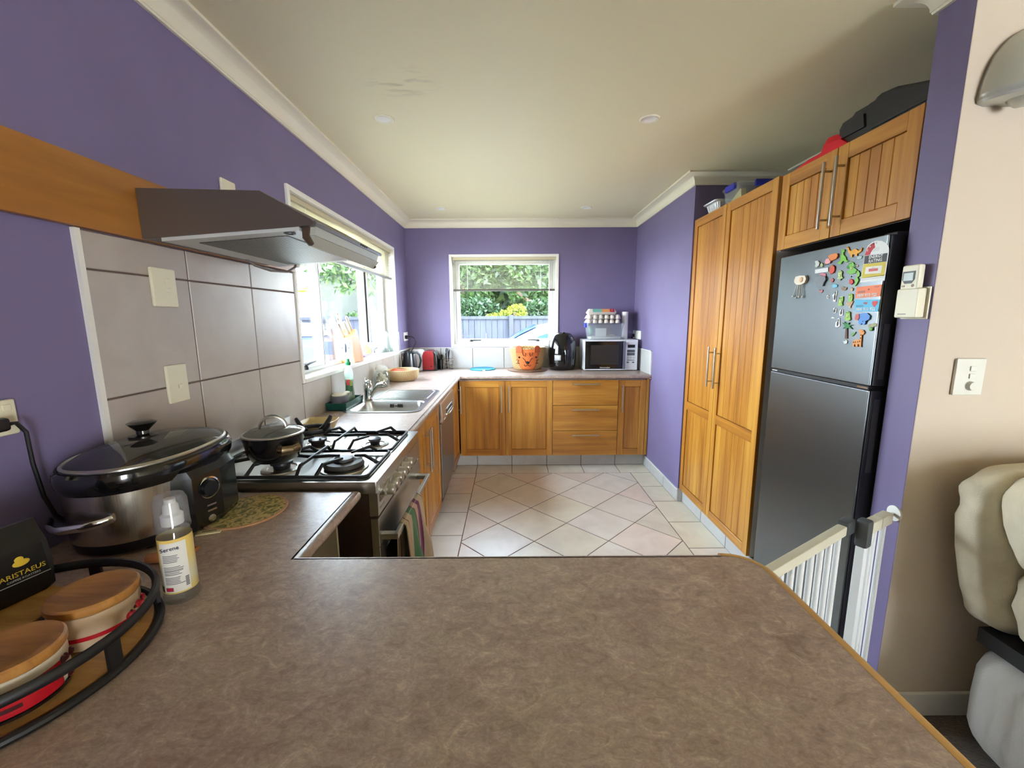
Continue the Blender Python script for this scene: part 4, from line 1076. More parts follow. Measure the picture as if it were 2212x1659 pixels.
# woven mat and face basket
t = thing('wicker_mat', 'round dark wicker mat on the back worktop under the face basket', 'mat', (.165, 4.205, .9))
wk = weave_mat('wicker_weave', L(128, 92, 64), L(70, 46, 30), (70, 150, 1))
uvlathe('mat', [(.001, .0), (.195, .0), (.203, .005), (.200, .009), (.196, .011), (.192, .015), (.001, .014)], wk, t, (.165, 4.205, .9003))
bx, by, bz = .165, 4.205, .9155
t = thing('face_basket', 'woven straw basket with an orange animal face and two ears, under the back window', 'basket', (bx, by, bz))
sg = weave_mat('seagrass_weave', L(190, 156, 104), L(112, 84, 48), (34, 75, 1))
BR = lambda z: .140 + .040 * (z / .215) ** .85
uvlathe('basket', [(.001, .004), (.136, .0)] + [(BR(z), z) for z in (.004, .03, .07, .11, .15, .19, .212)] + [(.176, .222), (.170, .216), (.165, .19), (.132, .012), (.001, .010)], sg, t, (bx, by, bz))
og = weave_mat('orange_weave', L(226, 118, 54), L(168, 76, 28), (34, 75, 1))
def onb(a, z, o=.003): return (bx + (BR(max(z, .001)) + o) * math.cos(a), by + (BR(max(z, .001)) + o) * math.sin(a), bz + z)
def patch(name, outline, o, m, parent, n=14):
    """patch on the basket wall: outline(z) -> (a0, a1)"""
    zs = [outline[0][0] + (outline[-1][0] - outline[0][0]) * k / n for k in range(n + 1)]; verts = []; faces = []; uv = []
    for z in zs:
        for (za, a0, a1), (zb, b0, b1) in zip(outline, outline[1:]):
            if za <= z <= zb + 1e-9: f = (z - za) / (zb - za); l, r = a0 + f * (b0 - a0), a1 + f * (b1 - a1); break
        for j in range(n + 1): verts.append(WM[parent].inverted() @ Vector(onb(l + (r - l) * j / n, z, o)))
    for i in range(n):
        for j in range(n):
            q = i * (n + 1) + j; faces.append((q, q + 1, q + n + 2, q + n + 1)); uv += [(j / n * .3, zs[i]), ((j + 1) / n * .3, zs[i]), ((j + 1) / n * .3, zs[i + 1]), (j / n * .3, zs[i + 1])]
    me = bpy.data.meshes.new(name); me.from_pydata(verts, [], faces); ul = me.uv_layers.new(name='weave')
    for l in range(len(me.loops)): ul.data[l].uv = uv[l]
    me.polygons.foreach_set('use_smooth', [True] * len(me.polygons)); me.materials.append(m)
    ob = bpy.data.objects.new(name, me); put(ob, parent); md = ob.modifiers.new('s', 'SOLIDIFY'); md.thickness = .004
    return ob
A0 = -PI / 2
fc = patch('face', [(.004, A0 - .42, A0 + .40), (.05, A0 - .62, A0 + .56), (.10, A0 - .72, A0 + .62), (.16, A0 - .76, A0 + .66), (.205, A0 - .70, A0 + .60)], .002, og, t)
for s in (-1, 1):
    mb = MB(); a = A0 + s * .50
    c = Vector(onb(a, .205, .004)); ux = Vector((-math.sin(a), math.cos(a), 0))
    mb.T = Matrix((Vector((ux.x, ux.y, 0, 0)), Vector((math.cos(a), math.sin(a), 0, 0)), Vector((0, 0, 1, 0)), Vector((0, 0, 0, 1)))).transposed(); mb.T.translation = c
    mb.prism([(-.034, -.03), (.034, -.03), (.034, .012), (.02, .034), (0, .040), (-.02, .034), (-.034, .012)], 'y', -.006, .006, .004); mb.build('ear', og, t)
lnm = mat('black_yarn', L(34, 20, 14), .8)
def line(mb, pts, r=.0028): mb.tube([onb(A0 + a, z, .006) for a, z in pts], r, 6)
mb = MB()
for s in (-1, 1):
    mb.ell(onb(A0 + s * .50 - .03, .128, .005), (.010, .010, .010), 12, 8)
    line(mb, [(s * .28 - .03, .122), (s * .17 - .03, .105), (s * .10 - .03, .078), (s * .05 - .03, .072)])
    line(mb, [(s * .72 - .03, .100), (s * .54 - .03, .098), (s * .64 - .03, .080), (s * .52 - .03, .066), (s * .74 - .03, .066)])
    line(mb, [(-.03, .056), (s * .14 - .03, .040), (s * .22 - .03, .056)])
    line(mb, [(s * .28 - .03, .178), (s * .25 - .03, .150), (s * .14 - .03, .140), (s * .10 - .03, .172)])
mb.ell(onb(A0 - .03, .076, .006), (.016, .012, .014), 12, 8)
mb.build('face_lines', lnm, t)

# air fryer
ax, ay = .520, 4.255
t = thing('air_fryer', 'black egg-shaped air fryer with two dials on the back worktop', 'air fryer', (ax, ay, .9))
lathe_obj('body', [(0, 0), (.118, 0), (.130, .012), (.144, .08), (.147, .15), (.143, .22), (.131, .285), (.112, .335), (.094, .360), (.07, .372), (0, .378)], blackg, t, (ax, ay, .9), 48)
mb = MB(); R = []
for k in range(9):
    f_ = k / 8; z = 1.142 + .118 * f_; y = ay - .132 + .062 * f_; hw_ = (.098 - .02 * f_) * math.sin(PI * (.16 + .74 * f_)) ; R.append([(ax + .004 + hw_ * c_, y - .004 * math.cos(c_ * 1.2) + .055 * c_ * c_ * (1 - f_ * .5), z) for c_ in (-1, -.66, -.33, 0, .33, .66, 1)])
mb.rings(R, closed=False, cap=False); pn = mb.build('dial_panel', mat('satin_black', L(38, 38, 40), .4), t, solid=.004)
for z, yy in ((1.262, ay - .070), (1.226, ay - .094)):
    mb = MB(); mb.T = Matrix.Translation((ax + .008, yy, z)) @ Matrix.Rotation(1.02, 4, 'X'); mb.lathe([(.021, -.006), (.022, .004), (.018, .006)], seg=24, cap=False); mb.build('dial_ring', chrome, pn)
    mb = MB(); mb.T = Matrix.Translation((ax + .008, yy, z)) @ Matrix.Rotation(1.02, 4, 'X'); mb.lathe([(0, -.006), (.017, -.004), (.016, .010), (0, .011)], seg=20); mb.build('dial', black, pn)
mb = MB(); R = []
for k in range(9):
    z = .925 + .215 * k / 8; r_ = .147 - .012 * abs(k - 5) / 4 * (1 if k < 5 else 1.3); R.append([(ax + (r_ + .002) * math.sin(b), ay - (r_ + .002) * math.cos(b), z) for b in [-.78 + 1.56 * j / 10 for j in range(11)]])
mb.rings(R, closed=False, cap=False); dw = mb.build('drawer', blackg, t, solid=.003)
mb = MB(); mb.tube([(ax + .02, ay - .148, 1.10), (ax + .02, ay - .185, 1.105), (ax + .02, ay - .192, 1.06), (ax + .02, ay - .186, .985), (ax + .02, ay - .170, .955)], [.017, .018, .016, .013, .008], 12, flat=(1, .8)); mb.build('handle', blackg, dw)
mb = MB(); mb.grid(lambda u, v: (ax + .152 * math.sin(-.62 + .44 * u), ay - .152 * math.cos(-.62 + .44 * u), 1.005 + .052 * v), 4, 1); mb.build('sticker', mat('paper_white', L(214, 216, 218), .6), dw, solid=.001)

# microwave
t = thing('microwave', 'white microwave with a black glass door on the back worktop', 'microwave', (.985, 4.25, .9))
mx0, mx1, my0, my1, mz0, mz1 = .722, 1.246, 4.098, 4.400, .908, 1.206
mb = MB(); mb.box(mx0, mx1, my0 + .02, my1, mz0, mz1, .004); mb.build('body', mat('white_enamel', L(226, 228, 232), .35), t)
for x in (mx0 + .04, mx1 - .04):
    for y in (my0 + .05, my1 - .05):
        mb = MB(); mb.cyl((x, y, .9), (x, y, .909), .012); mb.build('foot', black, t)
mb = MB(); mb.box(mx0, mx1 - .122, my0, my0 + .021, mz0, mz1, .003); md_ = mb.build('door', MATS['white_enamel'], t)
mb = MB(); mb.box(mx0 + .008, mx1 - .126, my0 - .002, my0 + .004, mz0 + .012, mz1 - .014, .001); gl = mb.build('door_glass', blackg, md_)
mb = MB(); mb.box(mx0 + .060, mx1 - .185, my0 - .0028, my0 + .002, mz0 + .055, mz1 - .050, .002); mb.build('viewing_mesh', mat('mesh_dark', L(46, 42, 40), .35), md_)
text(md_, 'Homemaker', .020, frame((mx0 + .205, my0 - .0026, mz0 + .026), (1, 0, 0), (0, -1, 0)), white, 'brand_lettering')
mb = MB(); mb.box(mx1 - .150, mx1 - .124, my0 - .030, my0 - .016, mz0 + .012, mz1 - .016, .005)
for z in (mz0 + .03, mz1 - .035): mb.box(mx1 - .146, mx1 - .130, my0 - .018, my0 + .002, z - .008, z + .008)
mb.build('handle', mat('handle_silver', L(130, 132, 150), .3, .7), md_)
mb = MB(); mb.box(mx1 - .120, mx1, my0, my0 + .021, mz0, mz1, .003); cp = mb.build('control_panel', mat('panel_white', L(218, 220, 228), .4), t)
mb = MB()
mb.box(mx1 - .100, mx1 - .028, my0 - .001, my0 + .002, 1.128, 1.158); mb.build('display', black, cp)
mb = MB(); mb.box(mx1 - .104, mx1 - .028, my0 - .001, my0 + .002, 1.082, 1.108, .001); mb.build('keypad', mat('keypad_grey', L(84, 88, 98), .5), cp)
mb = MB(); mb.box(mx1 - .104, mx1 - .028, my0 - .001, my0 + .002, 1.052, 1.078, .001); mb.build('keypad', mat('keypad_grey', L(84, 88, 98), .5), cp)
mb = MB(); mb.box(mx1 - .104, mx1 - .030, my0 - .001, my0 + .002, 1.002, 1.008); mb.build('status_bar', mat('keypad_grey', L(84, 88, 98), .5), cp)
mb = MB(); mb.box(mx1 - .106, mx1 - .084, my0 - .001, my0 + .002, .978, .990); mb.box(mx1 - .052, mx1 - .030, my0 - .001, my0 + .002, .978, .990); mb.build('start_keys', mat('keypad_grey', L(84, 88, 98), .5), cp)
mb = MB()
for x in (.094, .066, .038): mb.T = Matrix.Translation((mx1 - x, my0 - .001, 1.03)) @ Matrix.Rotation(PI / 2, 4, 'X'); mb.lathe([(.009, 0), (.009, .001), (.007, .001), (.007, 0)], seg=16, cap=False)
mb.build('button_rings', MATS['keypad_grey'], cp)
mb = MB(); mb.tube([(1.278, 4.36, 1.235), (1.262, 4.37, 1.225), (1.26, 4.40, 1.17), (1.272, 4.33, 1.06), (1.276, 4.28, .98), (1.272, 4.30, .925), (1.255, 4.36, .907), (1.20, 4.403, .91)], .0035, 8); mb.box(1.266, 1.280, 4.34, 4.38, 1.222, 1.256, .004); mb.build('power_cord', black, t)

# on the microwave: tub, egg trays, carton, tall roll
t = thing('plastic_tub', 'clear plastic tub with blue clips and white powder on the microwave', 'tub', (.94, 4.255, 1.207))
def tubr(i, z, x0=.770, x1=1.112, y0=4.165, y1=4.345): return [(x, y, z) for x, y in rr(x0 + i, x1 - i, y0 + i, y1 - i, .02, 4)]
mb = MB(); mb.rings([tubr(.012, 1.208), tubr(.0, 1.30), tubr(-.010, 1.352), tubr(-.012, 1.352), tubr(-.002, 1.30), tubr(.009, 1.2065)][::-1], cap=True); mb.build('tub', cplast, t)
mb = MB(); mb.rings([tubr(.016, 1.211), tubr(.013, 1.232), tubr(.05, 1.238)]); mb.build('powder', mat('white_powder', L(226, 222, 212), .9), t)
mb = MB(); mb.rings([tubr(-.014, 1.3525), tubr(-.016, 1.356), tubr(-.016, 1.363), tubr(-.010, 1.366)]); mb.build('lid', cplast, t)
mb = MB(); mb.box(.744, .764, 4.22, 4.29, 1.325, 1.372, .006); mb.build('clip', mat('blue_clip', L(56, 66, 190), .4), t)
mb = MB(); mb.box(.845, .955, 4.20, 4.206, 1.236, 1.318, .002); mb.build('label_card', mat('card_pale', L(222, 224, 220), .7), t)
mb = MB(); mb.ell((.93, 4.24, 1.244), (.03, .03, .012)); mb.ell((1.01, 4.25, 1.246), (.045, .035, .012)); mb.build('scoop', mat('scoop_pale', L(206, 206, 170), .5), t)
mb = MB(); mb.ell((.80, 4.21, 1.30), (.02, .02, .04)); mb.build('green_packet', mat('packet_green', L(120, 170, 140), .6), t)
pulp = mat('egg_tray_pulp', L(208, 200, 190), .9, bump=.3, bscale=(150, 150, 150))
def egg_tray(z, x0, label):
    t = thing('egg_tray', label, 'egg tray', (x0 + .165, 4.265, z), group='egg trays stacked on the plastic tub')
    mb = MB(); nx_, ny_ = 40, 20; W_, D__ = .335, .165
    def fn(u, v):
        a = .5 - .5 * math.cos(2 * PI * u * 6); b = .5 - .5 * math.cos(2 * PI * v * 3)
        return (x0 + W_ * u, 4.183 + D__ * v, z + .006 + .036 * max(a * b, .0) ** .7 + .004 * math.sin(u * 37))
    mb.grid(fn, nx_, ny_); mb.build('moulded_tray', pulp, t, solid=.003)
    mb = MB()
    for k in range(6):
        cxx = x0 + (k + .5) * W_ / 6
        mb.lathe([(.009, .042), (.020, .028), (.026, .006), (.024, .002), (.018, .024), (.007, .038)], (cxx, 4.186, z), 12, cap=False, a0=PI, a1=2 * PI)
    mb.build('cup_fronts', pulp, t, solid=.002)
egg_tray(1.3665, .752, 'lower grey cardboard egg tray resting on the plastic tub')
egg_tray(1.409, .755, 'upper grey cardboard egg tray, directly under the printed carton')
t = thing('egg_carton', 'closed egg carton with a teal and orange printed lid on top of the stack', 'carton', (.90, 4.265, 1.452))
mb = MB()
def ec(i, z): return [(x, y, z) for x, y in rr(.765 + i, 1.055 - i, 4.20 + i, 4.32 - i, .012, 3)]
mb.rings([ec(.012, 1.452), ec(0, 1.470), ec(.0, 1.474)]); mb.build('base', pulp, t)
mb = MB(); mb.rings([ec(-.001, 1.474), ec(.019, 1.508)]); lid = mb.build('lid', mat('carton_pale', L(206, 200, 192), .8), t)
mb = MB()
def panel(x0, x1, mi):
    mb.mi = mi; mb.poly([(x0, 4.1985 - .0003 * mi, 1.4760), (x1, 4.1985 - .0003 * mi, 1.4760), (x1, 4.2185 - .0003 * mi, 1.5078), (x0, 4.2185 - .0003 * mi, 1.5078)])
panel(.815, .905, 0); panel(.905, .985, 1); panel(.985, 1.03, 2)
mb.build('printed_panels', [mat('print_teal', L(110, 172, 162), .7), mat('print_orange', L(222, 150, 92), .7), mat('print_crimson', L(176, 34, 62), .7)], lid)
text(lid, '7', .026, frame((1.007, 4.2068, 1.492), (1, 0, 0), (0, -.84, .54)), white, 'numeral')
t = thing('paper_roll', 'tall white roll standing on the microwave beside the plastic tub', 'roll', (1.150, 4.255, 1.207))
lathe_obj('roll', [(0, 0), (.030, 0), (.031, .002), (.031, .270), (.030, .272), (.012, .272), (.012, .26), (0, .26)], mat('paper_roll_white', L(232, 230, 228), .7), t, (1.150, 4.25, 1.2065), 28)

# ------------------------------------------------------------------ on the left window sill
SZ = LW[2] + .0105
t = thing('knife_block', 'wooden knife block with a grey front plate on the left window sill', 'knife block', (-1.150, 2.98, SZ))
kw = wood('beech_block', L(196, 132, 76), L(214, 152, 92), L(226, 170, 112), (26, 26, 2.5), .4)
kx0, kx1 = -1.188, -1.085
prof = [(2.885, 0), (3.07, 0), (3.06, .03), (2.965, .225), (2.945, .232), (2.865, .165), (2.868, .05)]
mb = MB(); mb.prism([(y, SZ + z) for y, z in prof], 'x', kx0, kx1, .004); mb.build('block', kw, t)
pl = mat('plate_grey', L(92, 96, 110), .4)
mb = MB(); mb.prism([(2.8685, SZ + .060), (2.8665, SZ + .060), (2.8635, SZ + .150), (2.8655, SZ + .150)], 'x', kx0 + .018, kx1 - .018); pt_ = mb.build('front_plate', pl, t)
mb = MB(); mb.ell(((kx0 + kx1) / 2, 2.864, SZ + .105), (.006, .003, .032), 12, 8); mb.ell(((kx0 + kx1) / 2 - .022, 2.864, SZ + .105), (.003, .002, .003), 8, 6); mb.ell(((kx0 + kx1) / 2 + .022, 2.864, SZ + .105), (.003, .002, .003), 8, 6); mb.build('plate_marks', black, pt_)
ivory = mat('ivory_handle', L(214, 206, 190), .35)
dirk = Vector((0, -.095, .115)).normalized()
for (x, yb_, zb_, ln, lab) in ((-1.172, 2.950, .228, .150, 'tallest ivory-handled knife, back left in the knife block'), (-1.122, 2.955, .224, .118, 'ivory-handled knife, back right in the knife block'), (-1.168, 2.925, .208, .128, 'ivory-handled knife, middle left in the knife block'), (-1.128, 2.918, .200, .105, 'ivory-handled knife, middle right in the knife block'), (-1.152, 2.888, .178, .122, 'lowest ivory-handled knife, nearest the front plate of the block')):
    p0 = Vector((x, yb_, SZ + zb_)); t = thing('kitchen_knife', lab, 'knife', p0, group='knives in the block')
    mb = MB(); mb.tube([p0 - dirk * .012, p0 + dirk * .006], [.012, .0125], 10, flat=(.7, 1.3)); mb.build('bolster', steel, t)
    mb = MB(); mb.tube([p0 + dirk * .004, p0 + dirk * ln * .3, p0 + dirk * ln * .8, p0 + dirk * ln], [.0105, .012, .0125, .010], 10, flat=(.75, 1.25)); mb.build('handle', ivory, t)
    mb = MB(); mb.tube([p0 + dirk * (ln - .003), p0 + dirk * (ln + .004)], [.0108, .0085], 10, flat=(.75, 1.25)); mb.build('end_cap', steel, t)
t = thing('picture_card', 'small purple card with a yellow lemon picture, beside the knife block', 'card', (-1.165, 3.31, SZ))
mb = MB(); mb.box(-1.195, -1.090, 3.308, 3.322, SZ, SZ + .118, .0015); mb.build('card_box', mat('card_lilac', L(196, 190, 206), .6), t)
mb = MB(); mb.box(-1.193, -1.092, 3.3065, 3.3085, SZ + .004, SZ + .116); mb.build('printed_front', mat('card_purple', L(118, 104, 140), .6), t)
mb = MB(); mb.T = Matrix.Translation((-1.140, 3.306, SZ + .058)) @ Matrix.Rotation(PI / 2, 4, 'X'); mb.lathe([(0, 0), (.040, 0), (.040, .001), (0, .001)], seg=28, sy=1.1); mb.build('dark_roundel', mat('roundel_grey', L(84, 78, 84), .6), t)
mb = MB(); mb.ell((-1.147, 3.3045, SZ + .066), (.022, .0015, .030), 16, 10); mb.ell((-1.132, 3.3040, SZ + .050), (.021, .0015, .024), 16, 10); mb.build('lemons', mat('lemon_yellow', L(238, 190, 48), .6), t)
t = thing('carafe', 'clear glass carafe at the far end of the left window sill', 'carafe', (-1.125, 3.845, SZ))
lathe_obj('glass', [(0, .002), (.056, .0), (.060, .006), (.058, .03), (.034, .135), (.031, .165), (.036, .188), (.0375, .190), (.034, .188), (.029, .165), (.032, .135), (.055, .03), (.055, .010), (0, .010)], cglass, t, (-1.130, 3.852, SZ), 40)
# ------------------------------------------------------------------ slow cooker
sx, sy = -.918, 1.030
t = thing('slow_cooker', 'large oval stainless slow cooker with a glass lid in the near left corner', 'slow cooker', (sx, sy, .906))
AX, AY = .132, .190
ov = dict(sx=AX, sy=AY, n=2.25)
lathe_obj('base', [(0, .004), (.90, .004), (.94, .008), (.975, .030), (.97, .034), (0, .034)], black, t, (sx, sy, .902), 56, **ov)
lathe_obj('shell', [(.965, .030), (.975, .032), (1.0, .145), (1.0, .150), (.96, .150)], mat('brushed_steel_round', L(186, 178, 164), .24, 1., bump=.04, bscale=(240, 240, 3)), t, (sx, sy, .902), 72, cap=False, **ov)
lathe_obj('rim', [(.93, .148), (1.01, .148), (1.045, .160), (1.055, .178), (1.045, .190), (1.01, .196), (.985, .190), (.94, .182), (.90, .12), (0, .10)], blackg, t, (sx, sy, .902), 72, **ov)
for a in (0, 1):
    mb = MB(); mb.cyl((sx + (-.07 if a else .07), sy - .12, .8995), (sx + (-.07 if a else .07), sy - .12, .91), .012); mb.cyl((sx + (-.07 if a else .07), sy + .12, .8995), (sx + (-.07 if a else .07), sy + .12, .91), .012); mb.build('feet', black, t)
lathe_obj('lid_band', [(.955, .190), (.975, .192), (.975, .200), (.95, .204), (.94, .200)], steel, t, (sx, sy, .902), 72, **ov)
ld = lathe_obj('lid', [(.945, .199), (.80, .213), (.5, .225), (.2, .230), (0, .231)], thin('lid_dark_glass', (.35, .36, .35, 1), .10, .03, .05, (.05, .05, .05, 1)), t, (sx, sy, .902), 64, cap=False, **ov)
lathe_obj('lid_knob', [(0, .229), (.030, .230), (.030, .234), (.014, .238), (.013, .246), (.028, .262), (.031, .266), (.022, .270), (0, .271)], mat('knob_black_chrome', L(70, 68, 66), .2, .9), ld, (sx - .015, sy - .005, .902), 28)
# control housing on the room side
mb = MB(); R = []
for z, o in ((.910, .0), (.925, .006), (1.045, .006), (1.062, -.004)):
    R.append([(sx + .118 + o * (1 if k in (1, 2, 3) else .3) + d, sy + y, z) for k, (y, d) in enumerate(((-.105, -.01), (-.078, .026), (0, .040), (.078, .026), (.105, -.01)))] + [(sx + .08, sy + .105, z), (sx + .08, sy - .105, z)])
mb.rings(R); ch = mb.build('control_panel', mat('panel_black', L(16, 16, 17), .25, coat=.3), t, smooth=20)
nrm = Vector((1, -.36, 0)).normalized(); pc = Vector((sx + .118 + .006 + .030, sy - .036, 0))
Mx = lambda z, o=0.: frame(Vector((pc.x, pc.y, z)) + nrm * o, (-nrm.y * -1 * -1, nrm.x, 0), nrm)
mb = MB(); mb.T = Mx(1.008, .003); mb.lathe([(.027, -.012), (.028, .002), (.024, .004), (.022, .0), (0, .0)], seg=28); mb.build('dial_ring', chrome, ch)
mb = MB(); mb.T = Mx(1.008, .004); mb.lathe([(0, -.012), (.020, -.010), (.018, .012), (0, .013)], seg=24); mb.build('dial', black, ch)
mb = MB()
for z in (.962, .948): mb.T = Mx(z, .004); mb.box(-.014, .014, -.0022, .0022, -.008, .001)
mb.T = Mx(.927, .004); mb.lathe([(0, -.008), (.010, -.008), (.009, .002), (0, .003)], seg=18); mb.build('keys', chrome, ch)
mb = MB()
P_ = [(sx + .052, sy - AY * .955, .998), (sx + .045, sy - AY - .004, .996), (sx + .02, sy - AY - .022, .993), (sx - .025, sy - AY - .030, .990), (sx - .06, sy - AY - .020, .990), (sx - .085, sy - AY * .94, .992)]
mb.tube(P_, [.009, .009, .009, .009, .009, .009], 10, flat=(.5, 1.)); mb.build('handle', chrome, t)
mb = MB(); mb.tube([(sx - .052, sy + AY * .955, .998), (sx, sy + AY + .026, .993), (sx + .07, sy + AY * .94, .992)], .008, 8); mb.build('handle', chrome, t)

# pot mat
t = thing('pot_mat', 'round pale mat printed with green leaves, half under the slow cooker', 'mat', (-.735, 1.078, .9))
def leaf_print():
    m = bpy.data.materials.new('leaf_print'); m.use_nodes = True; nt = m.node_tree; N = nt.nodes; b = N['Principled BSDF']; K = nt.links.new
    tc = N.new('ShaderNodeTexCoord'); no = N.new('ShaderNodeTexNoise'); no.inputs['Scale'].default_value = 38.; no.inputs['Detail'].default_value = 3.; no.inputs['Distortion'].default_value = 2.5; K(tc.outputs['Object'], no.inputs[0])
    r = N.new('ShaderNodeValToRGB'); e = r.color_ramp.elements; e[0].position = .40; e[0].color = L(96, 100, 52); e[1].position = .54; e[1].color = L(204, 182, 120)
    k = e.new(.47); k.color = L(150, 138, 78); K(no.outputs['Fac'], r.inputs[0]); K(r.outputs[0], b.inputs['Base Color']); b.inputs['Roughness'].default_value = .5
    return m
lathe_obj('mat', [(0, 0), (.100, 0), (.104, .002), (.104, .0045), (.098, .0052), (0, .0052)], [leaf_print()], t, (-.733, 1.078, .9003), 48)
lathe_obj('rim', [(.098, .0053), (.1035, .005), (.105, .003), (.1035, .0005)], mat('mat_rim', L(196, 150, 112), .5), t, (-.733, 1.078, .9003), 48, cap=False)
mb = MB(); mb.T = Matrix.Translation((-.752, .966, .9006)) @ Matrix.Rotation(.35, 4, 'Z'); mb.box(-.026, .026, -.011, .011, 0, .004, .001); tg = mb.build('hang_tag', mat('tag_paper', L(206, 196, 150), .7), t)
mb = MB(); mb.T = Matrix.Translation((-.752, .966, .9006)) @ Matrix.Rotation(.35, 4, 'Z')
for k in range(9): mb.box(-.014 + .0035 * k, -.0125 + .0035 * k, -.004, .006, .0035, .0044)
mb.build('barcode', black, tg)

# small tan loop behind the spray bottle
t = thing('wooden_clip', 'small tan wooden loop lying on the worktop behind the spray bottle', 'clip', (-.735, .855, .9))
mb = MB(); mb.tube([(-.79, .835, .912), (-.765, .838, .913), (-.745, .85, .912), (-.725, .872, .911), (-.712, .874, .912), (-.712, .858, .911)], [.011, .012, .008, .006, .0055, .004], 10); mb.build('loop', wood('tan_wood', L(150, 92, 52), L(176, 112, 66), L(196, 136, 90), (30, 30, 8)), t)

# spray bottle
bx, by = -.6325, .728
t = thing('spray_bottle', 'clear pump spray bottle with a yellow and white label and a clear cap', 'bottle', (bx, by, .9))
lathe_obj('bottle', [(0, 0), (.0275, 0), (.029, .003), (.0285, .012), (.0265, .018), (.0265, .128), (.024, .138), (.016, .142), (.016, .150), (0, .150)], thin('bottle_clear', (.90, .92, .90, 1), .06, .03, .06), t, (bx, by, .9003), 36)
lathe_obj('pump', [(0, .148), (.0175, .148), (.0175, .166), (.013, .170), (.012, .184), (.009, .188), (.009, .197), (0, .198)], mat('pump_white', L(226, 224, 218), .35), t, (bx, by, .9003), 28)
lathe_obj('cap', [(.0272, .140), (.0278, .146), (.0268, .150), (.026, .195), (.022, .204), (0, .206)], thin('cap_clear', (.88, .90, .92, 1), .05, .08, .16), t, (bx, by, .9003), 36, cap=False)
def wrap(mb, a0, a1, z0, z1, r, n=14): mb.rings([[(bx + r * math.cos(a0 + (a1 - a0) * k / n), by + r * math.sin(a0 + (a1 - a0) * k / n), .9003 + z) for k in range(n + 1)] for z in (z0, z1)], closed=False, cap=False)
def label_mat():
    m = bpy.data.materials.new('label_yellow_fade'); m.use_nodes = True; nt = m.node_tree; N = nt.nodes; b = N['Principled BSDF']; K = nt.links.new
    tc = N.new('ShaderNodeTexCoord'); sp = N.new('ShaderNodeSeparateXYZ'); K(tc.outputs['Object'], sp.inputs[0])
    r = N.new('ShaderNodeValToRGB'); e = r.color_ramp.elements; e[0].position = .02; e[0].color = L(208, 184, 92); e[1].position = .13; e[1].color = L(222, 190, 96)
    k = e.new(.05); k.color = L(206, 204, 176); k = e.new(.085); k.color = L(216, 196, 128); K(sp.outputs[2], r.inputs[0]); K(r.outputs[0], b.inputs['Base Color']); b.inputs['Roughness'].default_value = .35
    return m
mb = MB(); wrap(mb, -PI, PI, .021, .127, .0269, 40); lb = mb.build('label', label_mat(), t)
a0 = -1.28
mb = MB(); wrap(mb, a0 - .62, a0 + .98, .024, .121, .02705); mb.build('white_panel', mat('label_white', L(224, 222, 214), .4), lb)
ink = mat('ink_grey', L(96, 96, 100), .6); rl = random.Random(4)
mb = MB()
for k in range(19):
    z = .096 - .0031 * k - (.004 if k in (6, 7, 8) else 0)
    if k in (5, 9, 13): continue
    wrap(mb, a0 - .46, a0 + rl.uniform(.35, .72), z, z + .0013, .02715, 8)
mb.build('small_print', ink, lb)
mb = MB(); wrap(mb, a0 - .50, a0 - .02, .0265, .034, .0272, 6); mb.build('red_flash', mat('label_crimson', L(176, 36, 62), .5), lb)
mb = MB()
for k in range(7): wrap(mb, a0 + .70, a0 + .92, .032 + .0028 * k, .0336 + .0028 * k, .0272, 3)
mb.build('barcode', black, lb)
nrm = Vector((math.cos(a0 + .05), math.sin(a0 + .05), 0)); text(lb, 'Serene', .0105, frame(Vector((bx, by, 1.0105)) + nrm * .0274, (-nrm.y, nrm.x, .12), nrm), mat('ink_navy', L(40, 42, 70), .5), 'script_lettering')
mb = MB(); wrap(mb, a0 - 1.25, a0 - .66, .024, .036, .0271, 6); mb.build('leaf_motif', mat('label_leaf', L(66, 74, 40), .5), lb)

# round wooden tray with a black iron rail
tx, ty = -.776, .560; RT = .185
t = thing('gallery_tray', 'round wooden tray with a black metal gallery rail in the foreground', 'tray', (tx, ty, .9))
two = wood('tray_wood', L(140, 102, 48), L(170, 128, 66), L(190, 150, 86), (14, 70, 20), .5)
lathe_obj('base', [(0, .004), (RT - .008, .004), (RT - .008, .014), (0, .014)], two, t, (tx, ty, .8965), 64)
blk = mat('black_iron_paint', L(22, 21, 22), .5)
ringp = lambda r, z, n=64: [(tx + r * math.cos(2 * PI * k / n), ty + r * math.sin(2 * PI * k / n), z) for k in range(n)]
mb = MB(); mb.tube(ringp(RT, .9065), .0068, 10, closed=True); mb.build('lower_ring', blk, t)
mb = MB(); mb.tube(ringp(RT, .9600), .0075, 10, closed=True, flat=(.8, 1.1)); mb.build('upper_rail', blk, t)
for k in range(7):
    a = -.02 + 2 * PI * k / 7 - .04
    mb = MB(); c, s = math.cos(a), math.sin(a); d = Vector((-s, c, 0)) * .0095; n_ = Vector((c, s, 0)) * .003; q = Vector((tx + RT * c, ty + RT * s, 0))
    R = [[tuple(q + d * i + n_ * j + Vector((0, 0, z))) for i, j in ((-1, -1), (1, -1), (1, 1), (-1, 1))] for z in (.904, .96)]
    mb.rings(R); mb.build('upright', blk, t)
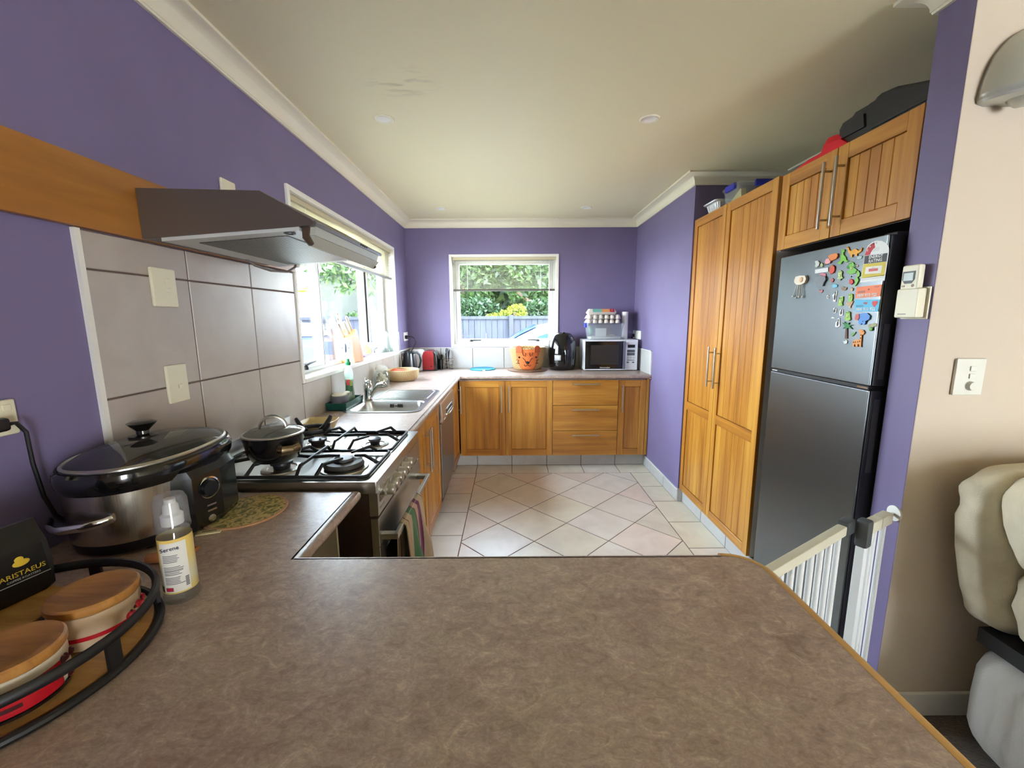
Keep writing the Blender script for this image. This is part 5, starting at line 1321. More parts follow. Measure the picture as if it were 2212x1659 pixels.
# canisters
cw = mat('canister_white', L(228, 218, 198), .3, coat=.3)
lidw = wood('bamboo_lid', L(128, 80, 34), L(164, 112, 52), L(182, 130, 66), (12, 90, 30), .45)
for (cx, cy, rz, col, lab, nm) in ((-.684, .500, 0, 'red', 'red and white patterned canister with a bamboo lid, nearest in the gallery tray', 0), (-.690, .626, 0, 'pale', 'cream canister with a red floral band and bamboo lid, farther back in the gallery tray', 1)):
    t = thing('canister', lab, 'canister', (cx, cy, .911)); r = .055
    pr = [(0, 0), (r - .006, 0), (r - .002, .003), (r + .001, .018), (r + .001, .050), (r, .058), (r - .004, .060), (0, .060)]
    bd = lathe_obj('body', pr, cw if nm == 0 else mat('canister_cream', L(204, 178, 146), .3, coat=.3), t, (cx, cy, .9112), 44)
    def band(z0, z1, m, a0=-PI, a1=PI, nme='painted_band', o=.0015):
        mb = MB(); mb.rings([[(cx + (r + o) * math.cos(a0 + (a1 - a0) * k / 36), cy + (r + o) * math.sin(a0 + (a1 - a0) * k / 36), .9112 + z) for k in range(37)] for z in (z0, z1)], closed=False, cap=False); mb.build(nme, m, bd)
    gr = mat('glaze_red', L(178, 24, 36), .25, coat=.4)
    if nm == 0:
        band(.010, .046, gr, -2.9, .25); band(.018, .024, mat('glaze_dark', L(70, 20, 24), .3), -1.75, -.55, 'dark_stroke', .0022)
        mb = MB(); rk = random.Random(2)
        for k in range(7):
            a = .32 + .1 * k; z = rk.uniform(.012, .044); mb.ell((cx + (r + .001) * math.cos(a), cy + (r + .001) * math.sin(a), .9112 + z), (.004, .005, .006), 8, 6)
        mb.build('dark_spots', MATS['glaze_dark'], bd)
        lathe_obj('foot_ring', [(r - .008, .0), (r + .0012, .004), (r + .0018, .009), (r - .004, .010)], blackg, bd, (cx, cy, .9108), 40, cap=False)
    else:
        band(.020, .027, gr, -2.6, .6)
        mb = MB(); rk = random.Random(9)
        for k in range(8):
            a = -.05 + .11 * k; mb.ell((cx + (r + .001) * math.cos(a), cy + (r + .001) * math.sin(a), .9112 + rk.uniform(.018, .040)), (.005, .006, .007), 8, 6)
        mb.build('red_flowers', gr, bd)
        mb = MB()
        for k in range(6):
            a = .02 + .13 * k; mb.ell((cx + (r + .001) * math.cos(a), cy + (r + .001) * math.sin(a), .9112 + rk.uniform(.014, .05)), (.002, .003, .003), 6, 5)
        mb.build('dark_dots', MATS.get('glaze_dark'), bd)
    lathe_obj('lid', [(0, .060), (r + .001, .060), (r + .003, .063), (r + .003, .072), (r, .075), (r - .010, .0755), (r - .014, .0735), (0, .0735)], lidw, t, (cx, cy, .9112), 44)

# wooden block in the tray with the black packet on it
t = thing('wooden_block', 'thick wooden block in the gallery tray under the black packet', 'block', (-.845, .605, .911))
mb = MB(); mb.T = Matrix.Translation((-.834, .612, .9112)) @ Matrix.Rotation(-.13, 4, 'Z'); mb.prism(rr(-.062, .062, -.095, .085, .014, 4), 'z', 0, .034, .004); mb.build('block', two, t)
t = thing('coffee_packet', 'black packet with yellow lettering standing on the wooden block in the gallery tray', 'packet', (-.885, .622, .946), rz=0)
pk = mat('black_foil', L(16, 16, 18), .35, bump=.3, bscale=(40, 40, 12), coat=.15)
mb = MB()
PM = Matrix.Translation((-.878, .642, .9458)) @ Matrix.Rotation(1.30, 4, 'Z')
mb.T = PM
R = []
for z, w_, d_ in ((0, .062, .026), (.006, .067, .030), (.05, .068, .032), (.09, .066, .029), (.112, .064, .014), (.128, .064, .004)): R.append([(x * w_, y * d_, z) for x, y in ((-1, -.8), (-.85, -1), (.85, -1), (1, -.8), (1, .8), (.85, 1), (-.85, 1), (-1, .8))])
mb.rings(R); pb = mb.build('packet', pk, t, smooth=25)
gold = mat('gold_print', L(196, 164, 44), .5)
fm = lambda x, z: PM @ frame((x, -.0322, z), (1, 0, 0), (0, -1, 0))
text(pb, 'ARISTAEUS', .0118, fm(.026, .050), gold)
text(pb, 'COFFEE ROASTERS', .0050, fm(.026, .041), mat('pale_print', L(150, 150, 146), .5), 'small_lettering')
mb = MB(); mb.T = PM; mb.ell((.026, -.0318, .068), (.011, .0012, .006), 14, 8); mb.ell((.024, -.0318, .075), (.006, .0012, .005), 12, 6); mb.build('bee_emblem', gold, pb)
mb = MB(); mb.T = PM; mb.box(-.014, .060, -.0330, -.0312, .0350, .0360); mb.build('rule', MATS['pale_print'], pb)
mb = MB(); mb.T = PM; mb.box(-.050, -.030, -.0324, -.0312, .030, .056); mb.build('pale_sticker', mat('sticker_pale', L(196, 190, 184), .6), pb)
t = thing('stirring_spoon', 'thin dark spoon handle leaning against the wooden block in the gallery tray', 'spoon', (-.78, .60, .912))
mb = MB(); mb.tube([(-.752, .562, .914), (-.765, .600, .934), (-.780, .648, .956)], [.004, .003, .0035], 8); mb.build('handle', mat('spoon_dark', L(52, 34, 22), .4), t)

# ------------------------------------------------------------------ electrical plates
def plate_x(name, label, x, s, y0, y1, z0, z1, rockers, m=cream, cat='switch', rnd=()):
    """wall plate on an x = const wall; s is the way it faces"""
    t = thing(name, label, cat, (x, (y0 + y1) / 2, z0))
    mb = MB(); mb.box(min(x, x + s * .011), max(x, x + s * .011), y0, y1, z0, z1, .004); mb.build('plate', m, t)
    for (u, v) in rockers:
        y, z = y0 + u * (y1 - y0), z0 + v * (z1 - z0)
        mb = MB(); mb.box(min(x + s * .010, x + s * .014), max(x + s * .010, x + s * .014), y - .008, y + .008, z - .007, z + .007, .002); mb.build('rocker', m, t)
    return t
TX = XL + .008
plate_x('light_switch', 'upper cream light switch on the tiled wall below the timber board', TX, 1, 1.262, 1.352, 1.462, 1.578, [(.62, .44), (.6, .68)])
plate_x('light_switch', 'lower cream light switch on the tiled wall above the slow cooker', TX, 1, 1.270, 1.350, 1.164, 1.284, [(.55, .42)])
plate_x('hood_isolator', 'small cream isolator switch high on the wall just above the range hood', XL, 1, 1.635, 1.716, 1.835, 1.942, [(.5, .5)])
t = plate_x('power_outlet', 'cream power outlet on the purple wall at the left edge above the coffee packet', XL, 1, .755, .879, 1.183, 1.259, [(.85, .78), (.2, .78)], cat='outlet')
t = plate_x('power_outlet', 'white power outlet on the left wall in the corner above the kettle', XL, 1, 4.17, 4.33, 1.200, 1.286, [(.8, .8)], m=white, cat='outlet')
t = plate_x('power_outlet', 'white double power outlet on the right wall beside the microwave', XR, -1, 4.145, 4.40, 1.205, 1.290, [(.3, .8), (.7, .8)], m=white, cat='outlet')
t = [o for o in COL.objects if o.name == 'slow_cooker'][0]
mb = MB(); mb.box(XL + .012, XL + .040, .800, .842, 1.198, 1.226, .006); mb.build('plug', black, t)
mb = MB(); mb.tube([(XL + .036, .838, 1.212), (-1.035, .850, 1.212), (-1.03, .860, 1.190), (-1.036, .866, 1.12), (-1.035, .874, 1.04), (-1.03, .885, .99), (-1.035, .915, .955), (-1.045, .94, .93)], .0042, 8); mb.build('cable', black, t)
t = [o for o in COL.objects if o.name == 'kettle'][0]
mb = MB(); mb.box(XL + .012, XL + .040, 4.19, 4.23, 1.222, 1.258, .006); mb.build('plug', black, t)
mb = MB(); mb.tube([(XL + .038, 4.21, 1.244), (-1.0, 4.205, 1.245), (-.965, 4.20, 1.225), (-.958, 4.20, 1.18), (-.985, 4.195, 1.13), (-1.0, 4.18, 1.10), (-1.035, 4.15, 1.0), (-1.045, 4.10, .93)], .0045, 8); mb.build('cable', black, t)
t = thing('window_cord', 'thin white cord hanging down the tiles beside the kettle from the window sill corner', 'cord', (-1.055, 3.96, .92))
mb = MB(); mb.tube([(-1.058, 3.955, 1.30), (-1.056, 3.962, 1.12), (-1.053, 3.97, 1.0), (-1.050, 3.965, .904)], .003, 6); mb.build('cable', white, t)
# plate on the living-room wall
t = thing('dimmer_switch', 'white switch plate with two rockers and a round dimmer on the pink wall', 'switch', (1.443, YN, 1.17))
mb = MB(); mb.box(1.396, 1.489, YN - .010, YN, 1.173, 1.290, .004); mb.build('plate', mat('switch_white', L(226, 226, 214), .4), t)
for z in (1.258, 1.234):
    mb = MB(); mb.box(1.438, 1.456, YN - .014, YN - .009, z - .008, z + .008, .002); mb.build('rocker', MATS['switch_white'], t)
mb = MB(); mb.T = Matrix.Translation((1.447, YN - .009, 1.203)) @ Matrix.Rotation(PI / 2, 4, 'X'); mb.lathe([(0, 0), (.015, 0), (.013, .013), (0, .014)], seg=24); mb.build('dimmer_knob', MATS['switch_white'], t)

# remote in its holder on the wall end
t = thing('remote_holder', 'cream wall holder on the end of the purple wall beside the fridge', 'holder', (1.285, 1.36, 1.414))
mb = MB(); mb.box(1.264, 1.2985, 1.318, 1.392, 1.416, 1.508, .005); mb.build('pocket', cream, t)
mb = MB(); mb.box(1.292, 1.2985, 1.310, 1.398, 1.412, 1.512, .002); mb.build('back_plate', cream, t)
mb = MB(); mb.box(1.2632, 1.2645, 1.35, 1.378, 1.427, 1.429); mb.build('slot', dgrey, t)
t = thing('heat_pump_remote', 'cream remote control with a grey screen sitting in the wall holder', 'remote', (1.279, 1.357, 1.43))
mb = MB(); mb.box(1.268, 1.290, 1.330, 1.388, 1.440, 1.582, .006); mb.build('case', cream, t)
mb = MB(); mb.prism([(1.340, 1.562), (1.381, 1.562), (1.381, 1.536), (1.372, 1.524), (1.349, 1.524), (1.340, 1.536)], 'x', 1.2668, 1.2685); mb.build('bezel', dgrey, t)
mb = MB(); mb.box(1.2663, 1.2672, 1.345, 1.377, 1.533, 1.557); mb.build('screen', mat('lcd', L(176, 190, 184), .2), t)
mb = MB(); mb.box(1.2665, 1.2685, 1.371, 1.380, 1.514, 1.519); mb.ell((1.2675, 1.344, 1.517), (.0015, .005, .005), 10, 6); mb.build('button', mat('button_pinkgrey', L(176, 150, 140), .5), t)

# downlights
for x, y, lab in ((-.623, 2.25, 'round recessed downlight in the ceiling, near left'), (.699, 2.262, 'round recessed downlight in the ceiling, near right'), (-.628, 3.96, 'round recessed downlight in the ceiling, far left by the back wall'), (.687, 3.956, 'round recessed downlight in the ceiling, far right by the back wall')):
    t = thing('downlight', lab, 'ceiling light', (x, y, ZC), group='recessed downlights')
    mb = MB(); mb.lathe([(.030, .0), (.036, -.004), (.046, -.005), (.050, -.002), (.050, .0005)], (x, y, ZC), 32, cap=False); mb.build('bezel', coving, t)
    mb = MB(); mb.lathe([(.034, -.002), (.030, .0), (0, -.0004)], (x, y, ZC - .001), 32, cap=False); mb.build('lens', mat('frosted_lens', L(240, 238, 232), .3, emis=(1, .96, .88, 1), es=.25 if False else 0), t)

# ------------------------------------------------------------------ venetian blinds
sl = mat('blind_slat', L(196, 186, 152), .45)
brl = mat('blind_rail', L(88, 82, 74), .45)
t = thing('venetian_blind', 'cream venetian blind lowered over the top third of the back window', 'blind', (-.07, YB + .035, 1.71))
xa, xb = -.600, .462; yb_ = YB + .030
mb = MB(); mb.box(xa, xb, yb_ - .014, yb_ + .014, 2.014, 2.042, .002); mb.build('head_rail', sl, t)
mb = MB(); mb.box(xa + .004, xb - .004, yb_ - .012, yb_ + .012, 1.702, 1.722, .004); mb.build('bottom_rail', brl, t)
nS = 21
for k in range(nS):
    z = 2.004 - (2.004 - 1.732) * k / (nS - 1)
    mb = MB(); mb.grid(lambda u, v: (xa + .003 + (xb - xa - .006) * u, yb_ - .0125 + .025 * v, z + .0010 * (1 - (2 * v - 1) ** 2) + .0026 * (v - .5)), 1, 5); mb.build('slat', sl, t, solid=.0006)
mb = MB()
for x in (xa + .15, xb - .15):
    for dy in (-.012, .012): mb.tube([(x, yb_ + dy, 2.02), (x, yb_ + dy, 1.715)], .0008, 4)
mb.build('ladder_cord', white, t)
mb = MB(); mb.tube([(.400, yb_ - .020, 2.02), (.402, yb_ - .021, 1.30)], .0032, 6); mb.build('tilt_wand', mat('wand_clear', L(206, 206, 190), .2), t)
t = thing('venetian_blind', 'cream venetian blind lowered over the top of the left window behind the range hood', 'blind', (XL - .04, 3.03, 1.77))
ya, yb2 = LW[0] + .014, LW[1] - .014; xb_ = XL - .026
mb = MB(); mb.box(xb_ - .014, xb_ + .014, ya, yb2, 2.008, 2.036, .002); mb.build('head_rail', sl, t)
mb = MB(); mb.box(xb_ - .012, xb_ + .012, ya + .003, yb2 - .003, 1.772, 1.792, .004); mb.build('bottom_rail', brl, t)
nS = 16
for k in range(nS):
    z = 1.998 - (1.998 - 1.800) * k / (nS - 1)
    mb = MB(); mb.grid(lambda u, v: (xb_ - .0125 + .025 * v, ya + .003 + (yb2 - ya - .006) * u, z + .0022 * (1 - (2 * v - 1) ** 2) + .0016 * (v - .5)), 1, 5); mb.build('slat', sl, t, solid=.0006)
mb = MB()
for y in (ya + .2, 3.03, yb2 - .2):
    for dx in (-.012, .012): mb.tube([(xb_ + dx, y, 2.01), (xb_ + dx, y, 1.785)], .0008, 4)
mb.build('ladder_cord', white, t)
MAG = {
 'yellow_dino': [(1.6006, 1.6769), (1.5942, 1.6745), (1.5887, 1.6647), (1.5809, 1.6570), (1.5687, 1.6628), (1.5574, 1.6623), (1.5465, 1.6530), (1.5346, 1.6574), (1.5306, 1.6618), (1.5320, 1.6508), (1.5451, 1.6441), (1.5498, 1.6435), (1.5492, 1.6359), (1.5568, 1.6369), (1.5594, 1.6436), (1.5708, 1.6440), (1.5711, 1.6351), (1.5778, 1.6361), (1.5819, 1.6456), (1.5905, 1.6546), (1.5967, 1.6685), (1.6015, 1.6719)],
 'green_dino': [(1.6253, 1.6704), (1.6112, 1.6682), (1.6086, 1.6626), (1.6148, 1.6583), (1.6117, 1.6487), (1.5998, 1.6378), (1.5967, 1.6283), (1.5841, 1.6227), (1.5955, 1.6203), (1.6065, 1.6257), (1.6135, 1.6266), (1.6208, 1.6169), (1.6315, 1.6183), (1.6376, 1.6230), (1.6244, 1.6293), (1.6250, 1.6453), (1.6326, 1.6490), (1.6223, 1.6502), (1.6230, 1.6622)],
 'orange_fish': [(1.6864, 1.6553), (1.6722, 1.6601), (1.6558, 1.6604), (1.6429, 1.6585), (1.6381, 1.6498), (1.6437, 1.6399), (1.6576, 1.6364), (1.6721, 1.6342), (1.6807, 1.6422)],
 'pink_shape': [(1.7027, 1.6368), (1.6964, 1.6457), (1.6813, 1.6464), (1.6704, 1.6354), (1.6746, 1.6264), (1.6895, 1.6255), (1.6997, 1.6295)],
 'grey_leaf': [(1.7590, 1.6456), (1.7435, 1.6455), (1.7321, 1.6364), (1.7344, 1.6254), (1.7457, 1.6196), (1.7565, 1.6237), (1.7537, 1.6320)],
 'green_bit': [(1.7272, 1.6301), (1.7197, 1.6334), (1.7127, 1.6255), (1.7154, 1.6174), (1.7274, 1.6189)],
 'white_tag': [(1.7555, 1.6115), (1.6849, 1.6125), (1.6824, 1.5956), (1.7543, 1.5955)],
 'red_bug': [(1.6723, 1.6110), (1.6603, 1.6178), (1.6502, 1.6111), (1.6481, 1.5974), (1.6539, 1.5871), (1.6664, 1.5843), (1.6743, 1.5947)],
 'frog_small': [(1.6290, 1.5899), (1.6209, 1.5944), (1.6094, 1.5878), (1.6109, 1.5747), (1.6023, 1.5633), (1.6124, 1.5615), (1.6134, 1.5563), (1.6196, 1.5622), (1.6315, 1.5633), (1.6244, 1.5707), (1.6296, 1.5819)],
 'frog_lily': [(1.5819, 1.6147), (1.5735, 1.6188), (1.5615, 1.6147), (1.5568, 1.6052), (1.5606, 1.5980), (1.5446, 1.5885), (1.5386, 1.5802), (1.5523, 1.5753), (1.5683, 1.5731), (1.5843, 1.5799), (1.5872, 1.5880), (1.5744, 1.5918), (1.5777, 1.6025), (1.5829, 1.6083)],
 'flower_grey': [(1.7455, 1.5779), (1.7297, 1.5807), (1.7184, 1.5853), (1.6901, 1.5783), (1.6862, 1.5654), (1.6943, 1.5549), (1.7000, 1.5413), (1.7200, 1.5427), (1.7347, 1.5467), (1.7344, 1.5582), (1.7461, 1.5678)],
 'pink_flower': [(1.7274, 1.5919), (1.7118, 1.5937), (1.6935, 1.5884), (1.6940, 1.5787), (1.7094, 1.5774), (1.7241, 1.5830)],
 'red_dot': [(1.6652, 1.5635), (1.6566, 1.5683), (1.6483, 1.5620), (1.6524, 1.5528), (1.6620, 1.5550)],
 'blue_fish': [(1.6535, 1.5406), (1.6440, 1.5453), (1.6269, 1.5399), (1.6277, 1.5332), (1.6417, 1.5301), (1.6514, 1.5336)],
 'pink_butterfly': [(1.7219, 1.5286), (1.7114, 1.5250), (1.7019, 1.5278), (1.6990, 1.5214), (1.7079, 1.5148), (1.7186, 1.5197)],
 'ladybird': [(1.5720, 1.5540), (1.5659, 1.5573), (1.5553, 1.5525), (1.5523, 1.5432), (1.5594, 1.5361), (1.5694, 1.5407)],
 'green_gecko': [(1.5484, 1.5813), (1.5360, 1.5837), (1.5282, 1.5741), (1.5283, 1.5640), (1.5355, 1.5597), (1.5292, 1.5489), (1.5352, 1.5367), (1.5422, 1.5296), (1.5471, 1.5300), (1.5425, 1.5424), (1.5486, 1.5506), (1.5416, 1.5577), (1.5371, 1.5699)],
 'brown_bug': [(1.6071, 1.5264), (1.5994, 1.5325), (1.5883, 1.5277), (1.5799, 1.5285), (1.5820, 1.5194), (1.5918, 1.5168), (1.6026, 1.5194)],
 'beige_bug': [(1.5633, 1.5182), (1.5595, 1.5257), (1.5508, 1.5225), (1.5511, 1.5135), (1.5592, 1.5127)],
 'frog_mid': [(1.6099, 1.4862), (1.6025, 1.4953), (1.5919, 1.4948), (1.5901, 1.4827), (1.5937, 1.4721), (1.5888, 1.4626), (1.5989, 1.4602), (1.6118, 1.4632), (1.6100, 1.4754)],
 'frog_tall': [(1.5673, 1.5001), (1.5613, 1.5050), (1.5493, 1.5017), (1.5464, 1.4886), (1.5485, 1.4744), (1.5652, 1.4750), (1.5636, 1.4868)],
 'monkey': [(1.5747, 1.4714), (1.5633, 1.4736), (1.5534, 1.4746), (1.5423, 1.4768), (1.5471, 1.4652), (1.5513, 1.4601), (1.5517, 1.4523), (1.5603, 1.4538), (1.5615, 1.4617), (1.5739, 1.4661)],
 'frog_sit': [(1.5715, 1.4341), (1.5616, 1.4406), (1.5503, 1.4365), (1.5490, 1.4234), (1.5437, 1.4102), (1.5531, 1.4062), (1.5666, 1.4061), (1.5714, 1.4155), (1.5677, 1.4248)],
 'palm_leaves': [(1.5808, 1.3979), (1.5680, 1.3927), (1.5728, 1.4020), (1.5616, 1.3955), (1.5488, 1.3996), (1.5509, 1.3916), (1.5293, 1.3907), (1.5451, 1.3864), (1.5302, 1.3749), (1.5525, 1.3796), (1.5584, 1.3742), (1.5627, 1.3802), (1.5765, 1.3764), (1.5670, 1.3860)],
 'palm_trunk': [(1.5626, 1.3754), (1.5545, 1.3756), (1.5498, 1.3397), (1.5617, 1.3399)],
 'elephant_body': [(1.5076, 1.4270), (1.4931, 1.4337), (1.4747, 1.4330), (1.4613, 1.4229), (1.4626, 1.4117), (1.4751, 1.4054), (1.4779, 1.3940), (1.4853, 1.3921), (1.4907, 1.3977), (1.4961, 1.3920), (1.5057, 1.3936), (1.5079, 1.4077)],
 'elephant_ear': [(1.5221, 1.4180), (1.5175, 1.4296), (1.5064, 1.4295), (1.5031, 1.4180), (1.5079, 1.4077), (1.5192, 1.4090)],
 'turtle': [(1.4664, 1.3879), (1.4601, 1.3955), (1.4497, 1.3944), (1.4444, 1.3982), (1.4327, 1.3971), (1.4306, 1.3886), (1.4411, 1.3859), (1.4493, 1.3820), (1.4611, 1.3825)],
 'lizard_small': [(1.5338, 1.3550), (1.5286, 1.3644), (1.5150, 1.3662), (1.5181, 1.3596), (1.5264, 1.3501), (1.5339, 1.3492)],
 'giraffe': [(1.5024, 1.3718), (1.4951, 1.3751), (1.4825, 1.3736), (1.4762, 1.3662), (1.4787, 1.3585), (1.4859, 1.3556), (1.4850, 1.3390), (1.4846, 1.3262), (1.4827, 1.3139), (1.4889, 1.3135), (1.4919, 1.3231), (1.4998, 1.3226), (1.4984, 1.3136), (1.5063, 1.3131), (1.5093, 1.3221), (1.5139, 1.3205), (1.5133, 1.3126), (1.5199, 1.3130), (1.5216, 1.3332), (1.5070, 1.3392), (1.4929, 1.3399), (1.4923, 1.3567), (1.4983, 1.3655)],
 'white_flower': [(1.5692, 1.3320), (1.5602, 1.3297), (1.5542, 1.3354), (1.5486, 1.3317), (1.5489, 1.3223), (1.5604, 1.3194)],
 'penguin_tall': [(1.6274, 1.5196), (1.6250, 1.5154), (1.6284, 1.4952), (1.6272, 1.4774), (1.6414, 1.4793), (1.6412, 1.4903), (1.6479, 1.5031), (1.6386, 1.5094)],
 'penguin_small': [(1.6769, 1.5032), (1.6697, 1.5062), (1.6638, 1.4997), (1.6664, 1.4915), (1.6740, 1.4913)],
 'penguin_b': [(1.6365, 1.4515), (1.6287, 1.4563), (1.6189, 1.4511), (1.6193, 1.4347), (1.6307, 1.4326), (1.6302, 1.4417)],
 'penguin_c': [(1.6026, 1.4427), (1.5956, 1.4498), (1.5871, 1.4464), (1.5849, 1.4249), (1.6012, 1.4236)],
 'penguin_d': [(1.6165, 1.3989), (1.6083, 1.4045), (1.6079, 1.4141), (1.5975, 1.4155), (1.5961, 1.3991), (1.5919, 1.3856), (1.6045, 1.3793), (1.6165, 1.3823)],
 'bird_small': [(1.6428, 1.4149), (1.6344, 1.4205), (1.6208, 1.4155), (1.6316, 1.4141)],
 'sheep_body': [(1.8685, 1.5785), (1.8614, 1.5933), (1.8342, 1.5952), (1.8026, 1.5921), (1.7940, 1.5780), (1.8006, 1.5636), (1.8216, 1.5563), (1.8516, 1.5586), (1.8671, 1.5691)],
 'pale_dots': [(1.5509, 1.6298), (1.5391, 1.6357), (1.5278, 1.6328), (1.5296, 1.6244), (1.5452, 1.6234)],
 'pink_dot': [(1.5500, 1.6031), (1.5439, 1.6049), (1.5385, 1.6004), (1.5444, 1.5973)],
 'label_arch': [(1.5248, 1.5410), (1.5181, 1.6499), (1.5099, 1.6658), (1.4964, 1.6744), (1.4779, 1.6766), (1.4560, 1.6721), (1.4394, 1.6622), (1.4277, 1.6475), (1.4242, 1.6331), (1.4263, 1.5395)],
 'label_red': [(1.5185, 1.6327), (1.5152, 1.6507), (1.5040, 1.6660), (1.4858, 1.6718), (1.4803, 1.6549), (1.4908, 1.6469), (1.4955, 1.6392), (1.4975, 1.6326)],
 'label_black': [(1.5188, 1.6043), (1.5184, 1.6315), (1.4281, 1.6286), (1.4283, 1.6012)],
 'label_yellow': [(1.5214, 1.5558), (1.5194, 1.6036), (1.4288, 1.6008), (1.4295, 1.5549)],
 'label_white2': [(1.5088, 1.5684), (1.5073, 1.5922), (1.4415, 1.5907), (1.4426, 1.5652)],
 'label_redbar': [(1.4939, 1.5755), (1.4941, 1.5848), (1.4567, 1.5834), (1.4567, 1.5744)],
 'card_orange': [(1.5373, 1.4869), (1.5383, 1.5255), (1.4342, 1.5276), (1.4352, 1.4882)],
 'card_blue': [(1.5350, 1.4389), (1.5380, 1.4805), (1.4336, 1.4780), (1.4360, 1.4374)],
 'card_heart': [(1.4629, 1.4724), (1.4527, 1.4720), (1.4413, 1.4728), (1.4411, 1.4618), (1.4526, 1.4524)],
}
# ------------------------------------------------------------------ magnets, stickers and cards on the freezer door
def magnet(name, key, col, label, th=.004, cat='magnet', g=None, x=FX, extra=None):
    pts = MAG[key]; cy = sum(p[0] for p in pts) / len(pts); cz = min(p[1] for p in pts)
    t = thing(name, label, cat, (x, cy, cz), group=g)
    mb = MB(); mb.prism(pts, 'x', x - th, x + .0002, 0); mb.build('shape', mat('mg_' + key, col, .45), t, smooth=0)
    return t
def blob(parent, name, col, y, z, ry, rz, x=FX - .004, d=.0025):
    mb = MB(); mb.ell((x, y, z), (d, ry, rz), 12, 8); return mb.build(name, mat('mg_' + name + '_%d%d%d' % tuple(int(c * 99) for c in col[:3]), col, .5), parent)
BLK, WHT = L(30, 30, 32), L(236, 234, 230)
t = magnet('dinosaur_magnet', 'yellow_dino', L(236, 168, 40), 'yellow long-necked dinosaur magnet at the top of the freezer door')
blob(t, 'eye', BLK, 1.598, 1.673, .001, .001)
t = magnet('dinosaur_magnet', 'green_dino', L(120, 196, 60), 'lime green dinosaur magnet between the orange fish and the yellow dinosaur')
blob(t, 'eye', BLK, 1.616, 1.666, .001, .001)
magnet('fish_magnet', 'orange_fish', L(232, 132, 60), 'orange fish magnet beside the lime green dinosaur', .006)
magnet('heart_magnet', 'pink_shape', L(228, 158, 162), 'pink rounded magnet just under the orange fish', .006)
magnet('leaf_magnet', 'grey_leaf', L(196, 200, 194), 'pale grey magnet at the upper left, above the white name tag', .005)
magnet('leaf_magnet', 'green_bit', L(176, 190, 140), 'small pale green magnet beside the pale grey one', .004)
t = magnet('name_tag', 'white_tag', L(226, 228, 226), 'white rectangular name tag magnet with small dark lettering', .003)
mb = MB(); mb.prism([(1.7205, 1.6215), (1.687, 1.6235), (1.687, 1.6265), (1.7205, 1.6245)], 'x', FX - .0036, FX - .0028); mb.build('lettering', mat('mg_ink', L(110, 112, 112), .6), t)
t = magnet('ladybug_magnet', 'red_bug', L(214, 74, 48), 'red and orange bug magnet below the pink rounded magnet', .005)
blob(t, 'spot', L(238, 150, 60), 1.664, 1.614, .004, .005)
def frog(key, label, col=L(150, 196, 86)):
    t = magnet('frog_magnet', key, col, label); p = MAG[key]; z1 = max(q[1] for q in p); top = [q for q in p if q[1] > z1 - .012]; cy = sum(q[0] for q in top) / len(top)
    blob(t, 'belly', L(214, 226, 150), sum(q[0] for q in p) / len(p), sum(q[1] for q in p) / len(p), .0045, .006)
    for s in (-1, 1): blob(t, 'eye', BLK, cy + s * .004, z1 - .006, .0009, .0012)
    return t
frog('frog_small', 'small pale frog magnet in the middle, right of the red and orange bug', L(176, 200, 130))
t = frog('frog_lily', 'green frog magnet on a dark lily pad beside the energy label', L(120, 190, 80))
mb = MB(); mb.T = Matrix.Translation((FX - .002, 1.571, 1.6025)); mb.ell((0, 0, 0), (.0018, .023, .008)); mb.build('lily_pad', mat('mg_pad', L(62, 140, 54), .5), t)
magnet('flower_magnet', 'flower_grey', L(120, 126, 132), 'grey flower-shaped magnet under the white name tag', .007)
magnet('flower_magnet', 'pink_flower', L(204, 120, 140), 'pink flower magnet tucked behind the grey flower', .003)
magnet('dot_magnet', 'red_dot', L(186, 96, 84), 'small dull red magnet above the light blue fish', .003)
magnet('fish_magnet', 'blue_fish', L(120, 194, 226), 'small light blue fish magnet in the middle of the door', .003)
magnet('butterfly_magnet', 'pink_butterfly', L(184, 120, 124), 'small dull pink butterfly magnet below the grey flower', .003)
t = magnet('ladybug_magnet', 'ladybird', L(206, 50, 44), 'small bright red ladybird magnet left of the green gecko', .004)
blob(t, 'spot', BLK, sum(p[0] for p in MAG['ladybird']) / 6, 1.565, .0015, .003)
magnet('gecko_magnet', 'green_gecko', L(126, 190, 76), 'long green gecko magnet running down the left edge of the energy label')
magnet('bug_magnet', 'brown_bug', L(140, 116, 86), 'small brown bug magnet right of the light blue fish', .003)
magnet('bug_magnet', 'beige_bug', L(186, 166, 130), 'small beige bug magnet under the red ladybird', .003)
frog('frog_mid', 'light green frog magnet left of the beige monkey')
frog('frog_tall', 'light green frog magnet directly above the beige monkey')
magnet('monkey_magnet', 'monkey', L(190, 152, 110), 'beige monkey magnet left of the blue phone card', .003)
frog('frog_sit', 'light green frog magnet directly above the palm tree')
t = thing('palm_tree_magnet', 'palm tree magnet with dark green fronds and a brown trunk', 'magnet', (FX, 1.56, 1.34))
mb = MB(); mb.prism(MAG['palm_leaves'], 'x', FX - .004, FX + .0002); mb.build('fronds', mat('mg_frond', L(44, 128, 62), .5), t, smooth=0)
mb = MB(); mb.prism(MAG['palm_trunk'], 'x', FX - .003, FX + .0002); mb.build('trunk', mat('mg_trunk', L(96, 66, 46), .6), t, smooth=0)
t = thing('elephant_magnet', 'blue elephant magnet with a red ear under the blue phone card', 'magnet', (FX, 1.49, 1.40))
mb = MB(); mb.prism(MAG['elephant_body'], 'x', FX - .005, FX + .0002); mb.build('body', mat('mg_elephant', L(92, 150, 220), .5), t, smooth=0)
mb = MB(); mb.prism(MAG['elephant_ear'], 'x', FX - .007, FX + .0002); mb.build('ear', mat('mg_ear', L(206, 96, 92), .5), t, smooth=0)
